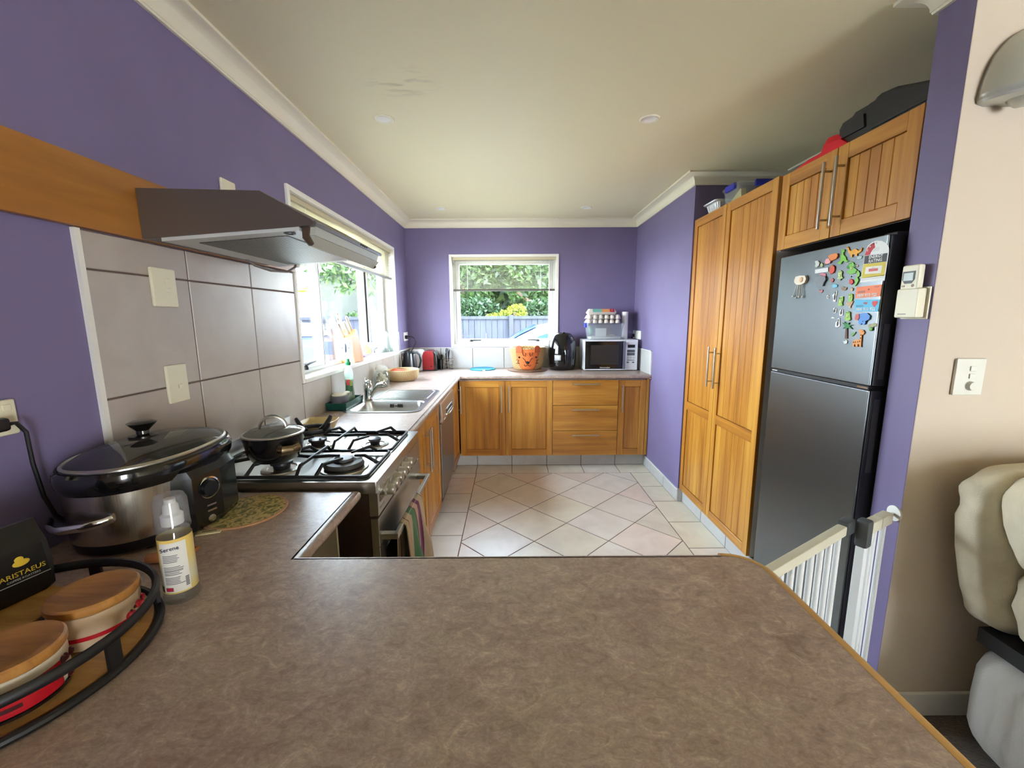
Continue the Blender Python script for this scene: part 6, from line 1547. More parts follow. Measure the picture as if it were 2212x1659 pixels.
for s in (0, 1): blob(t, 'eye', BLK, 1.487 - .012 * s, 1.404, .001, .0014, FX - .005)
t = magnet('turtle_magnet', 'turtle', L(152, 150, 110), 'brown and green turtle magnet below the blue elephant', .004)
blob(t, 'shell', L(110, 168, 84), 1.452, 1.378, .008, .007)
magnet('lizard_magnet', 'lizard_small', L(96, 150, 72), 'small green lizard magnet between the palm tree and the giraffe', .003)
t = magnet('giraffe_magnet', 'giraffe', L(220, 146, 70), 'orange giraffe magnet, lowest on the door')
for (y, z) in ((1.5175, 1.329), (1.509, 1.330), (1.499, 1.331), (1.491, 1.333), (1.489, 1.345), (1.489, 1.356)): blob(t, 'spot', L(160, 88, 40), y, z, .0016, .0022)
blob(t, 'eye', BLK, 1.4825, 1.3685, .001, .001)
magnet('flower_magnet', 'white_flower', L(214, 222, 218), 'small white flower magnet at the foot of the palm tree', .003)
for key, lab in (('penguin_tall', 'tall black and white penguin magnet under the light blue fish'), ('penguin_small', 'small round black and white magnet left of the tall penguin'), ('penguin_b', 'black and white penguin magnet below the tall penguin'), ('penguin_c', 'black and white penguin magnet left of the frog above the palm tree'), ('penguin_d', 'plump black and white penguin magnet left of the palm fronds'), ('bird_small', 'tiny white bird-shaped magnet among the penguins')):
    t = magnet('penguin_magnet', key, WHT, lab, .002)
    p = MAG[key]; cy = sum(q[0] for q in p) / len(p); cz = sum(q[1] for q in p) / len(p); h = max(q[1] for q in p) - min(q[1] for q in p)
    if h > .008: blob(t, 'dark_body', BLK, cy, cz - h * .08, .0045 if h > .02 else .002, h * .28, FX - .002, .001); blob(t, 'dark_head', BLK, cy - .001, cz + h * .28, .003 if h > .02 else .0012, h * .13, FX - .002, .001)
t = magnet('sheep_magnet', 'sheep_body', L(226, 214, 196), 'woolly cream sheep magnet with four dangling legs, apart on the left', .010)
mb = MB(); mb.ell((FX - .011, 1.822, 1.5775), (.004, .011, .011)); mb.build('face', mat('mg_sheepface', L(222, 184, 150), .6), t)
for k, (ya_, yb_, za_, zb_) in enumerate(((1.853, 1.872, 1.556, 1.512), (1.846, 1.850, 1.554, 1.505), (1.833, 1.832, 1.554, 1.508), (1.821, 1.811, 1.556, 1.507))):
    mb = MB(); mb.tube([(FX - .004, ya_, za_ + .006), (FX - .005, (ya_ + yb_) / 2, (za_ + zb_) / 2), (FX - .004, yb_, zb_)], .0018, 6); mb.ell((FX - .006, yb_ + .001, zb_ - .002), (.004, .0055, .004), 10, 6); mb.build('leg', mat('mg_wool', L(222, 218, 208), .8), t)
magnet('dot_magnet', 'pale_dots', L(178, 206, 200), 'pale teal speckled magnet under the yellow dinosaur', .003)
magnet('dot_magnet', 'pink_dot', L(206, 170, 186), 'tiny pink magnet right of the frog on the lily pad', .003)

t = thing('energy_label', 'energy rating label with a rounded top and yellow panel on the freezer door', 'label', (FX, 1.47, 1.54))
mb = MB(); mb.prism(MAG['label_arch'], 'x', FX - .0006, FX + .0002); mb.build('backing', mat('lb_white', L(226, 228, 226), .4), t, smooth=0)
def lab(name, pts, col, d, parent=None):
    mb = MB(); mb.prism(pts, 'x', FX - d, FX - d + .0004); return mb.build(name, mat('lb_' + name, col, .45), parent or t, smooth=0)
lr = lab('red_wedge', MAG['label_red'], L(196, 24, 40), .0010)
lab('black_band', MAG['label_black'], L(26, 26, 28), .0010); lab('yellow_panel', MAG['label_yellow'], L(206, 186, 40), .0010)
lab('white_box', MAG['label_white2'], L(228, 226, 214), .0013); lab('red_bar', MAG['label_redbar'], L(206, 84, 84), .0016)
fxm = lambda y, z, d=.0011: frame((FX - d, y, z), (0, -1, 0), (-1, 0, 0))
text(t, 'ENERGY', .0150, fxm(1.472, 1.6232), mat('lb_ink', L(232, 232, 228), .5), bold=.0002); text(t, 'RATING', .0150, fxm(1.472, 1.6100), MATS['lb_ink'], bold=.0002)
text(t, '436', .008, fxm(1.477, 1.5845, .0018), MATS['lb_ink'])
def star(y, z, r): return [(y + (r if k % 2 == 0 else r * .42) * math.sin(2 * PI * k / 10), z + (r if k % 2 == 0 else r * .42) * math.cos(2 * PI * k / 10)) for k in range(10)]
lab('star', star(1.5000, 1.6610, .0055), L(232, 222, 214), .0014); lab('star', star(1.5090, 1.6490, .0050), L(232, 222, 214), .0014)
mb = MB()
for k in range(3): mb.prism([(1.497, 1.650 - .004 * k), (1.462, 1.6515 - .004 * k), (1.462, 1.6525 - .004 * k), (1.497, 1.651 - .004 * k)], 'x', FX - .001, FX - .0005)
for k in range(2): mb.prism([(1.522, 1.5555 - .006 * k), (1.430, 1.5585 - .006 * k), (1.430, 1.5570 - .006 * k), (1.522, 1.5540 - .006 * k)], 'x', FX - .001, FX - .0005)
for k in range(6):
    a = .35 + .36 * k; y, z = 1.474 - .034 * math.cos(a + .6) * .9, 1.643 + .026 * math.sin(a + .4)
    if k > 1: mb.prism(star(y, z, .0045), 'x', FX - .001, FX - .0005)
mb.build('small_print', mat('lb_grey', L(178, 182, 182), .5), t, smooth=0)
for key, col, nm in (('card_orange', L(236, 122, 70), 'orange phone-number card on the freezer door under the energy label'), ('card_blue', L(84, 184, 222), 'light blue phone-number card with a red heart, under the orange card')):
    t = magnet('phone_card', key, col, nm, .001, 'card')
    p = MAG[key]; cy = sum(q[0] for q in p) / 4; z0 = min(q[1] for q in p); z1 = max(q[1] for q in p); zz = z0 + (z1 - z0) * .20
    text(t, '0800 933 922', .0150, fxm(cy + .003, zz, .0014), MATS['lb_ink'], 'phone_number', bold=.0002)
    mb = MB()
    for k in range(2): mb.prism([(cy + .044, z0 + .018 + .004 * k), (cy + .012, z0 + .018 + .004 * k), (cy + .012, z0 + .0195 + .004 * k), (cy + .044, z0 + .0195 + .004 * k)], 'x', FX - .0015, FX - .0008)
    mb.build('small_print', mat('cd_ink', L(60, 80, 100), .5), t, smooth=0)
    if key == 'card_blue':
        h = [(1.4525, 1.4525), (1.4420, 1.4640), (1.4410, 1.4700), (1.4450, 1.4740), (1.4500, 1.4735), (1.4525, 1.4710), (1.4560, 1.4738), (1.4610, 1.4730), (1.4635, 1.4690), (1.4625, 1.4630)]
        mb = MB(); mb.prism(h, 'x', FX - .0016, FX - .0008); mb.build('heart', mat('cd_heart', L(214, 70, 74), .5), t, smooth=0)
        mb = MB(); mb.prism([(1.502, 1.468), (1.488, 1.462), (1.481, 1.469), (1.492, 1.471)], 'x', FX - .0016, FX - .0008); mb.build('bird_mark', mat('cd_bird', L(150, 70, 84), .5), t, smooth=0)
    else:
        mb = MB(); mb.prism([(1.488, 1.5155), (1.484, 1.5105), (1.480, 1.5155), (1.4840, 1.5175)], 'x', FX - .0016, FX - .0008); mb.prism([(1.462, 1.520), (1.444, 1.5205), (1.444, 1.522), (1.462, 1.5215)], 'x', FX - .0016, FX - .0008); mb.build('print_marks', mat('cd_mark', L(120, 70, 70), .5), t, smooth=0)

# ------------------------------------------------------------------ on top of the cupboards
zt = 2.0945
t = thing('foil_tray', 'crimped silver foil tray at the back end of the pantry top', 'tray', (1.43, 2.95, zt))
foil = mat('foil', L(232, 232, 230), .42, .75, bump=.4, bscale=(60, 60, 12))
mb = MB(); R = []
def fo(o, z, cr=0.): return [(1.435 + (.085 + o) * x * (1 + cr * math.sin(k * 2.1)), 2.955 + (.085 + o) * y * (1 + cr * math.sin(k * 2.1)), z) for k, (x, y) in enumerate([(q[0], q[1]) for q in rr(-1, 1, -1, 1, .3, 9)])]
mb.rings([fo(-.022, zt), fo(-.016, zt + .03, .03), fo(-.004, zt + .075, .035), fo(.012, zt + .080), fo(.016, zt + .086), fo(-.002, zt + .082), fo(-.026, zt + .01)], cap=True); mb.build('tray', foil, t, smooth=20)
t = thing('storage_container', 'clear plastic storage container with blue clips on top of the pantry', 'container', (1.49, 2.735, zt))
cx0, cx1, cy0, cy1 = 1.365, 1.625, 2.625, 2.845
mb = MB(); q = lambda i, z: [(x, y, z) for x, y in rr(cx0 + i, cx1 - i, cy0 + i, cy1 - i, .025, 4)]
mb.rings([q(.018, zt + .001), q(.004, zt + .118), q(.009, zt + .118), q(.022, zt + .006)]); mb.build('box', cplast, t)
mb = MB(); mb.rings([q(-.004, zt + .117), q(-.004, zt + .128), q(.012, zt + .136)]); mb.build('lid', cplast, t)
bc = mat('cobalt_clip', L(46, 54, 176), .4)
for (a, b, c, d) in ((cx0 - .008, cx0 + .010, 2.68, 2.79), (cx0 + .09, cx1 - .04, cy0 - .010, cy0 + .008)):
    mb = MB(); mb.box(a, b, c, d, zt + .098, zt + .134, .004); mb.build('clip', bc, t)
mb = MB(); mb.prism([(2.645, zt + .012), (2.80, zt + .012), (2.80, zt + .030), (2.66, zt + .095), (2.648, zt + .08)], 'x', 1.387, 1.42, .004); mb.build('contents', mat('butter_yellow', L(226, 214, 140), .8), t)
mb = MB(); mb.ell((1.52, 2.67, zt + .075), (.06, .02, .022)); mb.build('pink_packet', mat('packet_pink', L(170, 70, 110), .6), t)
zt = 2.0835
t = thing('red_bag', 'crumpled red fabric bag lying on the overhead cupboard beside the pantry', 'bag', (1.42, 1.93, zt))
rb = random.Random(8)
hp = [(2.108, .004), (2.06, .020), (2.00, .036), (1.945, .036), (1.905, .040), (1.893, .082), (1.86, .080), (1.80, .066), (1.755, .012)]
R = []
for y, h in hp:
    R.append([(1.322 + x * .19, y + .006 * math.sin(9 * x), zt + max(.001, h * f_)) for x, f_ in ((0, .02), (.02, .62), (.12, 1.0), (.35, .92), (.6, 1.0), (.85, .6), (1, .02))])
mb = MB(); mb.rings(R, closed=True); mb.build('bag', mat('red_fabric', L(214, 22, 40), .7, bump=.3, bscale=(40, 40, 40)), t, smooth=25)
mb = MB(); mb.box(1.326, 1.336, 1.752, 1.764, zt, zt + .012, .002); mb.build('care_tag', white, t)
t = thing('black_case', 'black moulded plastic case lying on the overhead cupboard against the purple wall end', 'case', (1.5, 1.62, zt))
pc = [(1.425, .002), (1.80, .002), (1.822, .030), (1.832, .085), (1.815, .108), (1.765, .112), (1.752, .104), (1.690, .103), (1.672, .106), (1.664, .128), (1.640, .134), (1.585, .126), (1.425, .070)]
bm_ = mat('case_black', L(30, 31, 32), .42)
mb = MB(); mb.prism([(y, zt + z) for y, z in pc], 'x', 1.335, 1.66, .012); cs = mb.build('shell', bm_, t)
mb = MB(); mb.prism([(y, zt + z) for y, z in ((1.69, .040), (1.80, .040), (1.806, .078), (1.70, .090))], 'x', 1.327, 1.340, .005); mb.build('grip', bm_, t)
mb = MB(); mb.prism([(y, zt + z) for y, z in ((1.45, .020), (1.66, .020), (1.655, .036), (1.45, .030))], 'x', 1.330, 1.338, .002); mb.build('seam_rib', bm_, t)

# ------------------------------------------------------------------ wall light on the pink wall
t = thing('wall_light', 'brushed metal half-dome wall light on the pink wall at the top right', 'wall light', (1.47, YN, 2.02))
nick = mat('satin_silver', L(196, 198, 192), .34, .55)
cx_, cz_ = 1.468, 2.028
def dome(mb, a0, a1, n=16, ra=.130, rd=.100, rz=.185):
    mb.grid(lambda u, v: (cx_ + ra * math.cos(a0 + (a1 - a0) * u) * math.cos(PI / 2 * v * .985), YN - rd * math.sin(a0 + (a1 - a0) * u) * math.cos(PI / 2 * v * .985) - .001, cz_ + rz * math.sin(PI / 2 * v * .985)), n, n)
for nm, a0, a1, m in (('shade', .42 * PI, PI, nick), ('shade_panel', 0, .42 * PI, mat('shade_grey', L(150, 146, 132), .55, .4))):
    mb = MB(); dome(mb, a0, a1); mb.build(nm, m, t, solid=.003)
mb = MB(); mb.lathe([(0, -.014), (.11, -.014), (.128, -.008), (.130, .002), (0, .002)], (cx_, YN - .001, cz_), 28, a0=PI, a1=2 * PI, sy=.78); mb.build('bottom_rim', nick, t)
mb = MB(); mb.lathe([(0, -.036), (.010, -.034), (.022, -.022), (.028, -.013), (0, -.012)], (cx_ - .055, YN - .045, cz_), 20); mb.build('finial', nick, t)

# ------------------------------------------------------------------ safety gate across the gap
t = thing('safety_gate', 'white metal safety gate with dark grey latches between the wall end and the peninsula', 'gate', (.95, 1.15, 0))
gw = mat('gate_white', L(226, 228, 226), .4)
gb = mat('gate_beige', L(206, 200, 178), .5)
A, B, C, Dd = Vector((1.282, 1.316, 0)), Vector((1.108, 1.222, 0)), Vector((1.046, 1.226, 0)), Vector((.600, .955, 0))
def gbox(mb, p, q, w, z0, z1, bev=.004):
    d = (q - p); l = d.length; d.normalize(); ang = math.atan2(d.y, d.x)
    mb.T = Matrix.Translation(p) @ Matrix.Rotation(ang, 4, 'Z'); mb.box(0, l, -w / 2, w / 2, z0, z1, bev); mb.T = None
def rod(mb, p, r, z0, z1): mb.cyl(Vector((p.x, p.y, z0)), Vector((p.x, p.y, z1)), r, seg=12)
mb = MB(); gbox(mb, Dd, C, .026, .742, .774); gl_ = mb.build('top_rail', gb, t)
mb = MB(); gbox(mb, Dd, C, .024, .06, .085); mb.build('bottom_rail', gw, t)
ln = (C - Dd).length; dv = (C - Dd).normalized()
k = 0; s = ln - .030
while s > .02:
    mb = MB(); rod(mb, Dd + dv * s, .0085, .080, .744); mb.build('bar', gw, t); s -= .0575
mb = MB(); gbox(mb, C - dv * .012, C + dv * .046, .034, .738, .786, .007); mb.build('latch', dgrey, t)
dv2 = (A - B).normalized()
mb = MB(); gbox(mb, B - dv2 * .016, B + dv2 * .022, .036, .700, .792, .009); mb.build('latch_housing', dgrey, t)
mb = MB(); gbox(mb, B - dv2 * .012, B + dv2 * .016, .026, .0, .702); mb.build('post', gw, t)
mb = MB(); gbox(mb, B + dv2 * .020, B + dv2 * .088, .030, .742, .780); mb.build('top_rail', gb, t)
mb = MB(); gbox(mb, B + dv2 * .090, A - dv2 * .034, .030, .742, .780); mb.build('end_rail', gb, t)
mb = MB(); gbox(mb, B, A - dv2 * .034, .024, .03, .055); mb.build('bottom_rail', gw, t)
for s in (.052, .074, .138):
    mb = MB(); rod(mb, B + dv2 * s, .0085, .05, .746); mb.build('bar', gw, t)
for z in (.762, .045):
    mb = MB(); mb.cyl(A - dv2 * .036 + Vector((0, 0, z)), A + dv2 * .004 + Vector((0, 0, z)), .006, seg=10); mb.build('threaded_rod', chrome, t)
    mb = MB(); mb.T = Matrix.Translation((XP - .0005, 1.323, z)) @ Matrix.Rotation(-PI / 2, 4, 'Y'); mb.lathe([(0, 0), (.026, 0), (.026, .006), (.012, .010), (0, .010)], seg=24); mb.build('wall_cup', white, t)

# ------------------------------------------------------------------ recliner by the pink wall
t = thing('recliner', 'pale beige upholstered recliner with a puffed back against the pink wall at the right edge', 'armchair', (1.85, .85, 0))
up = mat('beige_upholstery', L(212, 202, 176), .85, col2=L(202, 192, 166), scale=(18, 18, 18), bump=.25, bscale=(300, 300, 300), sheen=.3)
gy = mat('grey_upholstery', L(178, 174, 168), .85, bump=.2, bscale=(300, 300, 300), sheen=.2)
def pillow(mb, x0, x1, y0, y1, z0, z1, e=3.5, nu=28, nv=20, f=None):
    cx, cy, cz = (x0 + x1) / 2, (y0 + y1) / 2, (z0 + z1) / 2; a, b, c = (x1 - x0) / 2, (y1 - y0) / 2, (z1 - z0) / 2
    sg = lambda v, p: math.copysign(abs(v) ** p, v)
    R = []
    for i in range(nv + 1):
        ph = -PI / 2 + PI * i / nv; row = []
        for j in range(nu):
            th = 2 * PI * j / nu; p = 2. / e
            x = sg(math.cos(ph), p) * sg(math.cos(th), p); y = sg(math.cos(ph), p) * sg(math.sin(th), p); z = sg(math.sin(ph), p)
            q = Vector((cx + a * x, cy + b * y, cz + c * z)); row.append(f(q) if f else q)
        R.append(row)
    mb.rings(R)
taper = lambda q: Vector((q.x + max(0, (.90 - q.z)) * .20 * max(0, (1.9 - q.x) / .53), q.y + .004 * math.sin(q.z * 60 + q.x * 30), q.z))
wr = lambda q, k: .004 * math.sin(q.z * 55 + q.y * 40 + k) + .003 * math.sin(q.z * 23 - q.y * 70 + k)
mb = MB(); pillow(mb, 1.388, 2.25, 1.150, 1.266, .405, .975, 5., 48, 36, f=lambda q: taper(Vector((q.x + wr(q, 0), q.y, q.z)))); mb.build('back_panel', up, t, smooth=70)
mb = MB(); pillow(mb, 1.384, 2.25, .62, 1.212, .63, 1.000, 4., 48, 36, f=lambda q: taper(Vector((q.x + wr(q, 2) + max(0, .80 - q.z) * .10, q.y - max(0, .86 - q.z) * .12, q.z + .004 * math.sin(q.y * 60))))); mb.build('head_cushion', up, t, smooth=70)
mb = MB(); pillow(mb, 1.400, 2.25, .55, 1.185, .415, .690, 4.5, 48, 36, f=lambda q: taper(Vector((q.x + wr(q, 4), q.y - max(0, .6 - q.z) * .05, q.z)))); mb.build('lumbar_cushion', up, t, smooth=70)
mb = MB(); pillow(mb, 1.456, 2.25, .30, 1.245, .0, .388, 5.5, f=lambda q: Vector((q.x + max(0, .08 - q.z) * .45, q.y, q.z))); mb.build('base', gy, t, smooth=50)
mb = MB(); mb.box(1.520, 2.2, .6, 1.215, .37, .42); mb.build('mechanism', black, t)
# ------------------------------------------------------------------ outside
GZ = -.22
gravel = mat('driveway_concrete', L(150, 144, 130), .9, col2=L(136, 130, 116), scale=(2, 2, 2))
mb = MB(); mb.box(-30, 20, YB + .3, 45, GZ - .1, GZ); mb.box(-30, XL - .3, -6, YB + .3, GZ - .1, GZ); o = mb.build('ground_outside', gravel, smooth=0); struct(o)
fm_ = mat('fence_stain', L(32, 34, 43), .85, col2=L(42, 45, 55), scale=(7, 7, 1.2))
t = thing('paling_fence', 'weathered blue-grey paling fence across the yard outside both windows', 'fence', (-2, 11, GZ))
mb = MB(); rf = random.Random(12); x = -14.
while x < 6:
    w_ = .148; top = 1.46 + rf.uniform(-.012, .008); mb.box(x, x + w_ - rf.uniform(.004, .012), 11 + rf.uniform(0, .006), 11.02, GZ, top); x += .15
mb.build('palings', fm_, t, smooth=0)
mb = MB(); mb.box(-14, 6, 10.97, 11.06, 1.40, 1.475); mb.build('capping_rail', fm_, t, smooth=0)
for x in (-12, -9.6, -7.2, -4.8, -2.4, -.05, 2.4, 4.8):
    mb = MB(); mb.box(x, x + .11, 10.93, 11.0, GZ, 1.50); mb.build('post', fm_, t, smooth=0)

def leaf_mat(name, c, c2):
    m = bpy.data.materials.new(name); m.use_nodes = True; nt = m.node_tree; N = nt.nodes; K = nt.links.new; b = N['Principled BSDF']
    at = N.new('ShaderNodeAttribute'); at.attribute_name = 'tint'
    mx = N.new('ShaderNodeMix'); mx.data_type = 'RGBA'; mx.inputs[6].default_value = c; mx.inputs[7].default_value = c2; K(at.outputs['Fac'], mx.inputs[0]); K(mx.outputs[2], b.inputs['Base Color'])
    b.inputs['Roughness'].default_value = .55
    tr = N.new('ShaderNodeBsdfTranslucent'); K(mx.outputs[2], tr.inputs['Color'])
    ms = N.new('ShaderNodeMixShader'); ms.inputs[0].default_value = .45; K(b.outputs[0], ms.inputs[1]); K(tr.outputs[0], ms.inputs[2]); K(ms.outputs[0], N['Material Output'].inputs['Surface'])
    return m
green = leaf_mat('leaf_green', L(30, 50, 21), L(66, 92, 38))
lime = leaf_mat('leaf_lime', L(70, 88, 14), L(136, 136, 34))
deep = leaf_mat('leaf_deep', L(22, 42, 22), L(48, 72, 38))
bark = mat('bark', L(96, 76, 58), .9, col2=L(70, 56, 44), scale=(10, 10, 2))
def foliage(name, lumps, n, size, m, parent, seed):
    """leaf blades scattered through a set of ellipsoid lumps (centre, radii)"""
    g = np.random.default_rng(seed)
    vol = np.array([r[0] * r[1] * r[2] for _, r in lumps]) ** .67; pick = g.choice(len(lumps), n, p=vol / vol.sum())
    C = np.array([c for c, _ in lumps])[pick]; Rr = np.array([r for _, r in lumps])[pick]
    d = g.normal(size=(n, 3)); d /= np.linalg.norm(d, axis=1)[:, None]
    P = C + d * Rr * (g.uniform(.35, 1., (n, 1)) ** .55)
    a = g.normal(size=(n, 3)) + d * .3; a /= np.linalg.norm(a, axis=1)[:, None]
    b_ = np.cross(a, g.normal(size=(n, 3))); b_ /= np.linalg.norm(b_, axis=1)[:, None]
    s = size * g.uniform(.6, 1.35, (n, 1))
    V = np.stack([P - a * s, P + b_ * s * .42, P + a * s, P - b_ * s * .42], 1).reshape(-1, 3)
    inv = WM[parent].inverted(); T0 = np.array(inv.translation); V = V + T0
    me = bpy.data.meshes.new(name); me.vertices.add(4 * n); me.vertices.foreach_set('co', V.ravel())
    me.loops.add(4 * n); me.loops.foreach_set('vertex_index', np.arange(4 * n)); me.polygons.add(n); me.polygons.foreach_set('loop_start', np.arange(n) * 4)
    me.update(calc_edges=True)
    at = me.attributes.new('tint', 'FLOAT', 'FACE'); at.data.foreach_set('value', g.uniform(0, 1, n))
    me.materials.append(m); o = bpy.data.objects.new(name, me); put(o, parent); return o
def tree(name, label, cat, x, y, lumps, n, size, m, seed, trunk=None):
    t = thing(name, label, cat, (x, y, GZ))
    foliage('foliage', lumps, n, size, m, t, seed)
    tk = trunk or [(x, y, GZ), (x + .05, y + .05, lumps[0][0][2] * .6), (x, y, lumps[0][0][2])]; mb = MB(); mb.tube(tk, [.10 - .05 * k / (len(tk) - 1) for k in range(len(tk))], 8); mb.build('trunk', bark, t)
    return t
tree('garden_tree', 'broad green tree behind the fence, left side of the back window', 'tree', -1.5, 13.2, [((-1.6, 13.2, 2.6), (1.3, .9, 1.2)), ((-1.0, 13.0, 3.6), (1.2, .9, 1.2)), ((-2.4, 13.4, 3.9), (1.3, .9, 1.4)), ((-1.5, 13.5, 5.2), (1.6, 1., 1.2)), ((-2.8, 13.2, 2.2), (.9, .7, .9))], 9000, .10, green, 1)
tree('garden_tree', 'broad green tree behind the fence, right side of the back window', 'tree', .8, 13.0, [((.8, 13.0, 2.7), (1.1, .8, 1.1)), ((.3, 13.3, 3.7), (1.2, .9, 1.2)), ((1.6, 13.2, 3.8), (1.3, .9, 1.3)), ((.9, 13.4, 5.0), (1.5, 1., 1.2)), ((2.0, 13.0, 2.4), (.9, .7, .9))], 9000, .10, green, 2, [(.85, 12.6, GZ), (1.0, 12.6, 1.2), (.75, 12.6, 1.75), (.2, 12.9, 2.2)])
tree('shrub', 'dark shrub filling the gap low behind the fence at the left of the back window', 'shrub', -.9, 12.2, [((-1.0, 12.2, 1.5), (.8, .4, .55)), ((-1.9, 12.3, 1.6), (.7, .4, .6))], 2600, .075, deep, 3)
tree('shrub', 'dark shrub low behind the fence at the right of the back window', 'shrub', .9, 12.1, [((.9, 12.2, 1.5), (.7, .4, .5)), ((1.8, 12.2, 1.6), (.7, .4, .6))], 2200, .075, deep, 4)
tree('yellow_shrub', 'bright yellow-green shrub just above the fence in the back window', 'shrub', .10, 11.7, [((.16, 11.65, 1.58), (.30, .2, .24)), ((-.2, 11.7, 1.5), (.16, .15, .16)), ((-.45, 11.7, 1.45), (.25, .15, .12))], 1300, .034, lime, 5)
tree('hedge', 'tall dark hedge far behind the garden trees', 'hedge', 0, 16, [((-2.4, 16, 2.5), (1.9, .8, 2.6)), ((.5, 16, 2.8), (2.2, .8, 2.8)), ((3.2, 16, 2.6), (2.0, .8, 2.6)), ((-.8, 16.4, 5), (2.2, .8, 1.6))], 9000, .16, deep, 6)
t = [o for o in COL.objects if o.name.startswith('hedge')][0]
mb = MB()
for c_, q_ in (((-2.4, 16.3, 2.5), (1.9, .5, 2.5)), ((.5, 16.3, 2.8), (2.1, .5, 2.7)), ((3.2, 16.3, 2.6), (1.9, .5, 2.5)), ((-.8, 16.6, 5), (2.1, .5, 1.5)), ((2.2, 16.6, 4.8), (1.8, .5, 1.4))): mb.ell(c_, q_, 18, 12)
mb.build('foliage_core', mat('dense_leafage', L(36, 54, 26), .9, col2=L(62, 84, 40), scale=(5, 5, 5), bump=1.), t)  # solid core added inside the hedge to block sky between the leaves
tree('leafy_tree', 'leafy young tree hanging over the yard outside the left window', 'tree', -3.55, 8.6, [((-3.85, 8.6, 2.55), (.55, .5, .45)), ((-3.4, 8.8, 2.25), (.32, .3, .36)), ((-4.3, 8.5, 3.0), (.6, .5, .45)), ((-3.3, 8.8, 3.1), (.6, .5, .5)), ((-3.05, 9.2, 2.5), (.35, .3, .6))], 1500, .085, green, 7, [(-3.0, 9.4, GZ), (-3.02, 9.3, 1.6), (-3.3, 8.9, 2.3)])
tree('yellow_shrub', 'small yellow-green shrub above the fence at the near end of the left window', 'shrub', -5.35, 10.5, [((-5.4, 10.5, 1.75), (.16, .16, .22)), ((-5.2, 10.4, 2.1), (.2, .2, .2))], 420, .06, lime, 8)
tree('shrub', 'low green creeper on top of the fence at the far end of the left window', 'shrub', -3.9, 11.2, [((-3.9, 11.2, 1.52), (.5, .15, .14)), ((-3.0, 11.3, 1.75), (.5, .2, .5))], 700, .06, green, 9)
tree('garden_tree', 'tall pale green tree beyond the neighbouring house', 'tree', -7.5, 27, [((-9.5, 27, 4.8), (2.2, 1, 1.9)), ((-7.0, 27, 5.2), (1.9, 1, 1.9)), ((-5.0, 27, 4.2), (1.5, 1, 2.2))], 3600, .16, green, 10)

# neighbouring house
t = thing('neighbour_house', 'pale rendered neighbouring house beyond the fence outside the left window', 'house', (-6.2, 16, GZ))
rend = mat('pale_render', L(46, 48, 39), .8)
mb = MB(); mb.box(-7.45, -4.55, 15, 19, GZ, 2.98); mb.build('wall', rend, t, smooth=0)
mb = MB(); mb.box(-7.75, -4.3, 14.75, 19.2, 2.98, 3.06); mb.build('gutter', mat('gutter_dark', L(86, 82, 80), .6), t, smooth=0)
mb = MB(); mb.prism([(14.75, 3.06), (19.2, 3.06), (17, 3.5)], 'x', -7.75, -4.3); mb.build('roof', mat('roof_grey', L(120, 122, 126), .7), t, smooth=0)
t = thing('garage', 'grey gabled garage beside the pale neighbouring house', 'garage', (-10.5, 20, GZ))
mb = MB(); mb.box(-12.5, -8.0, 19.6, 24, GZ, 2.5); mb.build('wall', mat('garage_wall', L(44, 45, 48), .8), t, smooth=0)
mb = MB(); mb.prism([(-12.9, 2.5), (-7.6, 2.5), (-10.25, 4.6)], 'y', 19.4, 24.2); mb.build('roof', mat('garage_roof', L(54, 57, 61), .6), t, smooth=0)
t = thing('storage_box', 'dark blue covered storage box with a pale lid in the yard outside the left window', 'box', (-4.25, 8.2, GZ))
mb = MB(); mb.box(-4.75, -3.75, 7.9, 8.6, GZ, 1.10, .02); mb.build('box', mat('box_blue', L(34, 40, 54), .7, col2=L(44, 50, 66), scale=(6, 6, 3)), t)
mb = MB(); mb.box(-4.8, -3.7, 7.85, 8.65, 1.10, 1.20, .03); mb.build('lid', mat('box_lid', L(84, 92, 98), .5), t)
mb = MB(); mb.cyl((-5.55, 10.0, GZ), (-5.5, 10.0, 2.9), .17, .13, 12); o = mb.build('tree_trunk', bark, base=True); tag(o, 'thick grey-brown tree trunk by the fence at the near end of the left window', 'tree trunk')

# car on the drive outside the back window
t = thing('car', 'white car parked on the drive outside the back window', 'car', (1.5, 6.9, GZ))
cw_ = mat('car_white', L(136, 140, 144), .3, coat=.15)
cgl = mat('car_glass', L(24, 50, 92), .12, spec=.12)  # blue sky reflection put into the glass colour
def sec(x, zb, zw, zt, hw, ht): return [(x, 6.85 + y, z) for y, z in ((-hw * .92, zb), (-hw, zb + .2), (-hw, zw - .05), (-hw * .97, zw), (-ht, zt - .06), (-ht * .86, zt), (0, zt + .02), (ht * .86, zt), (ht, zt - .06), (hw * .97, zw), (hw, zw - .05), (hw, zb + .2), (hw * .92, zb))]
S = [(-1.35, .12, .50, .56, .60, .55), (-1.25, .02, .66, .70, .78, .70), (-.95, .0, .80, .84, .86, .74), (-.45, .0, .90, .95, .87, .76), (-.12, 0, .95, 1.02, .87, .74), (.12, 0, .97, 1.16, .87, .70), (.40, 0, .98, 1.285, .87, .66), (.80, 0, .99, 1.345, .87, .64), (1.4, 0, 1.0, 1.355, .87, .64), (2.1, 0, 1.01, 1.32, .87, .64), (2.6, 0, 1.0, 1.22, .86, .62), (2.85, .05, .95, 1.02, .80, .62), (2.92, .12, .60, .66, .70, .60)]
mb = MB(); mb.rings([sec(*q) for q in S]); mb.build('body', cw_, t, smooth=40)
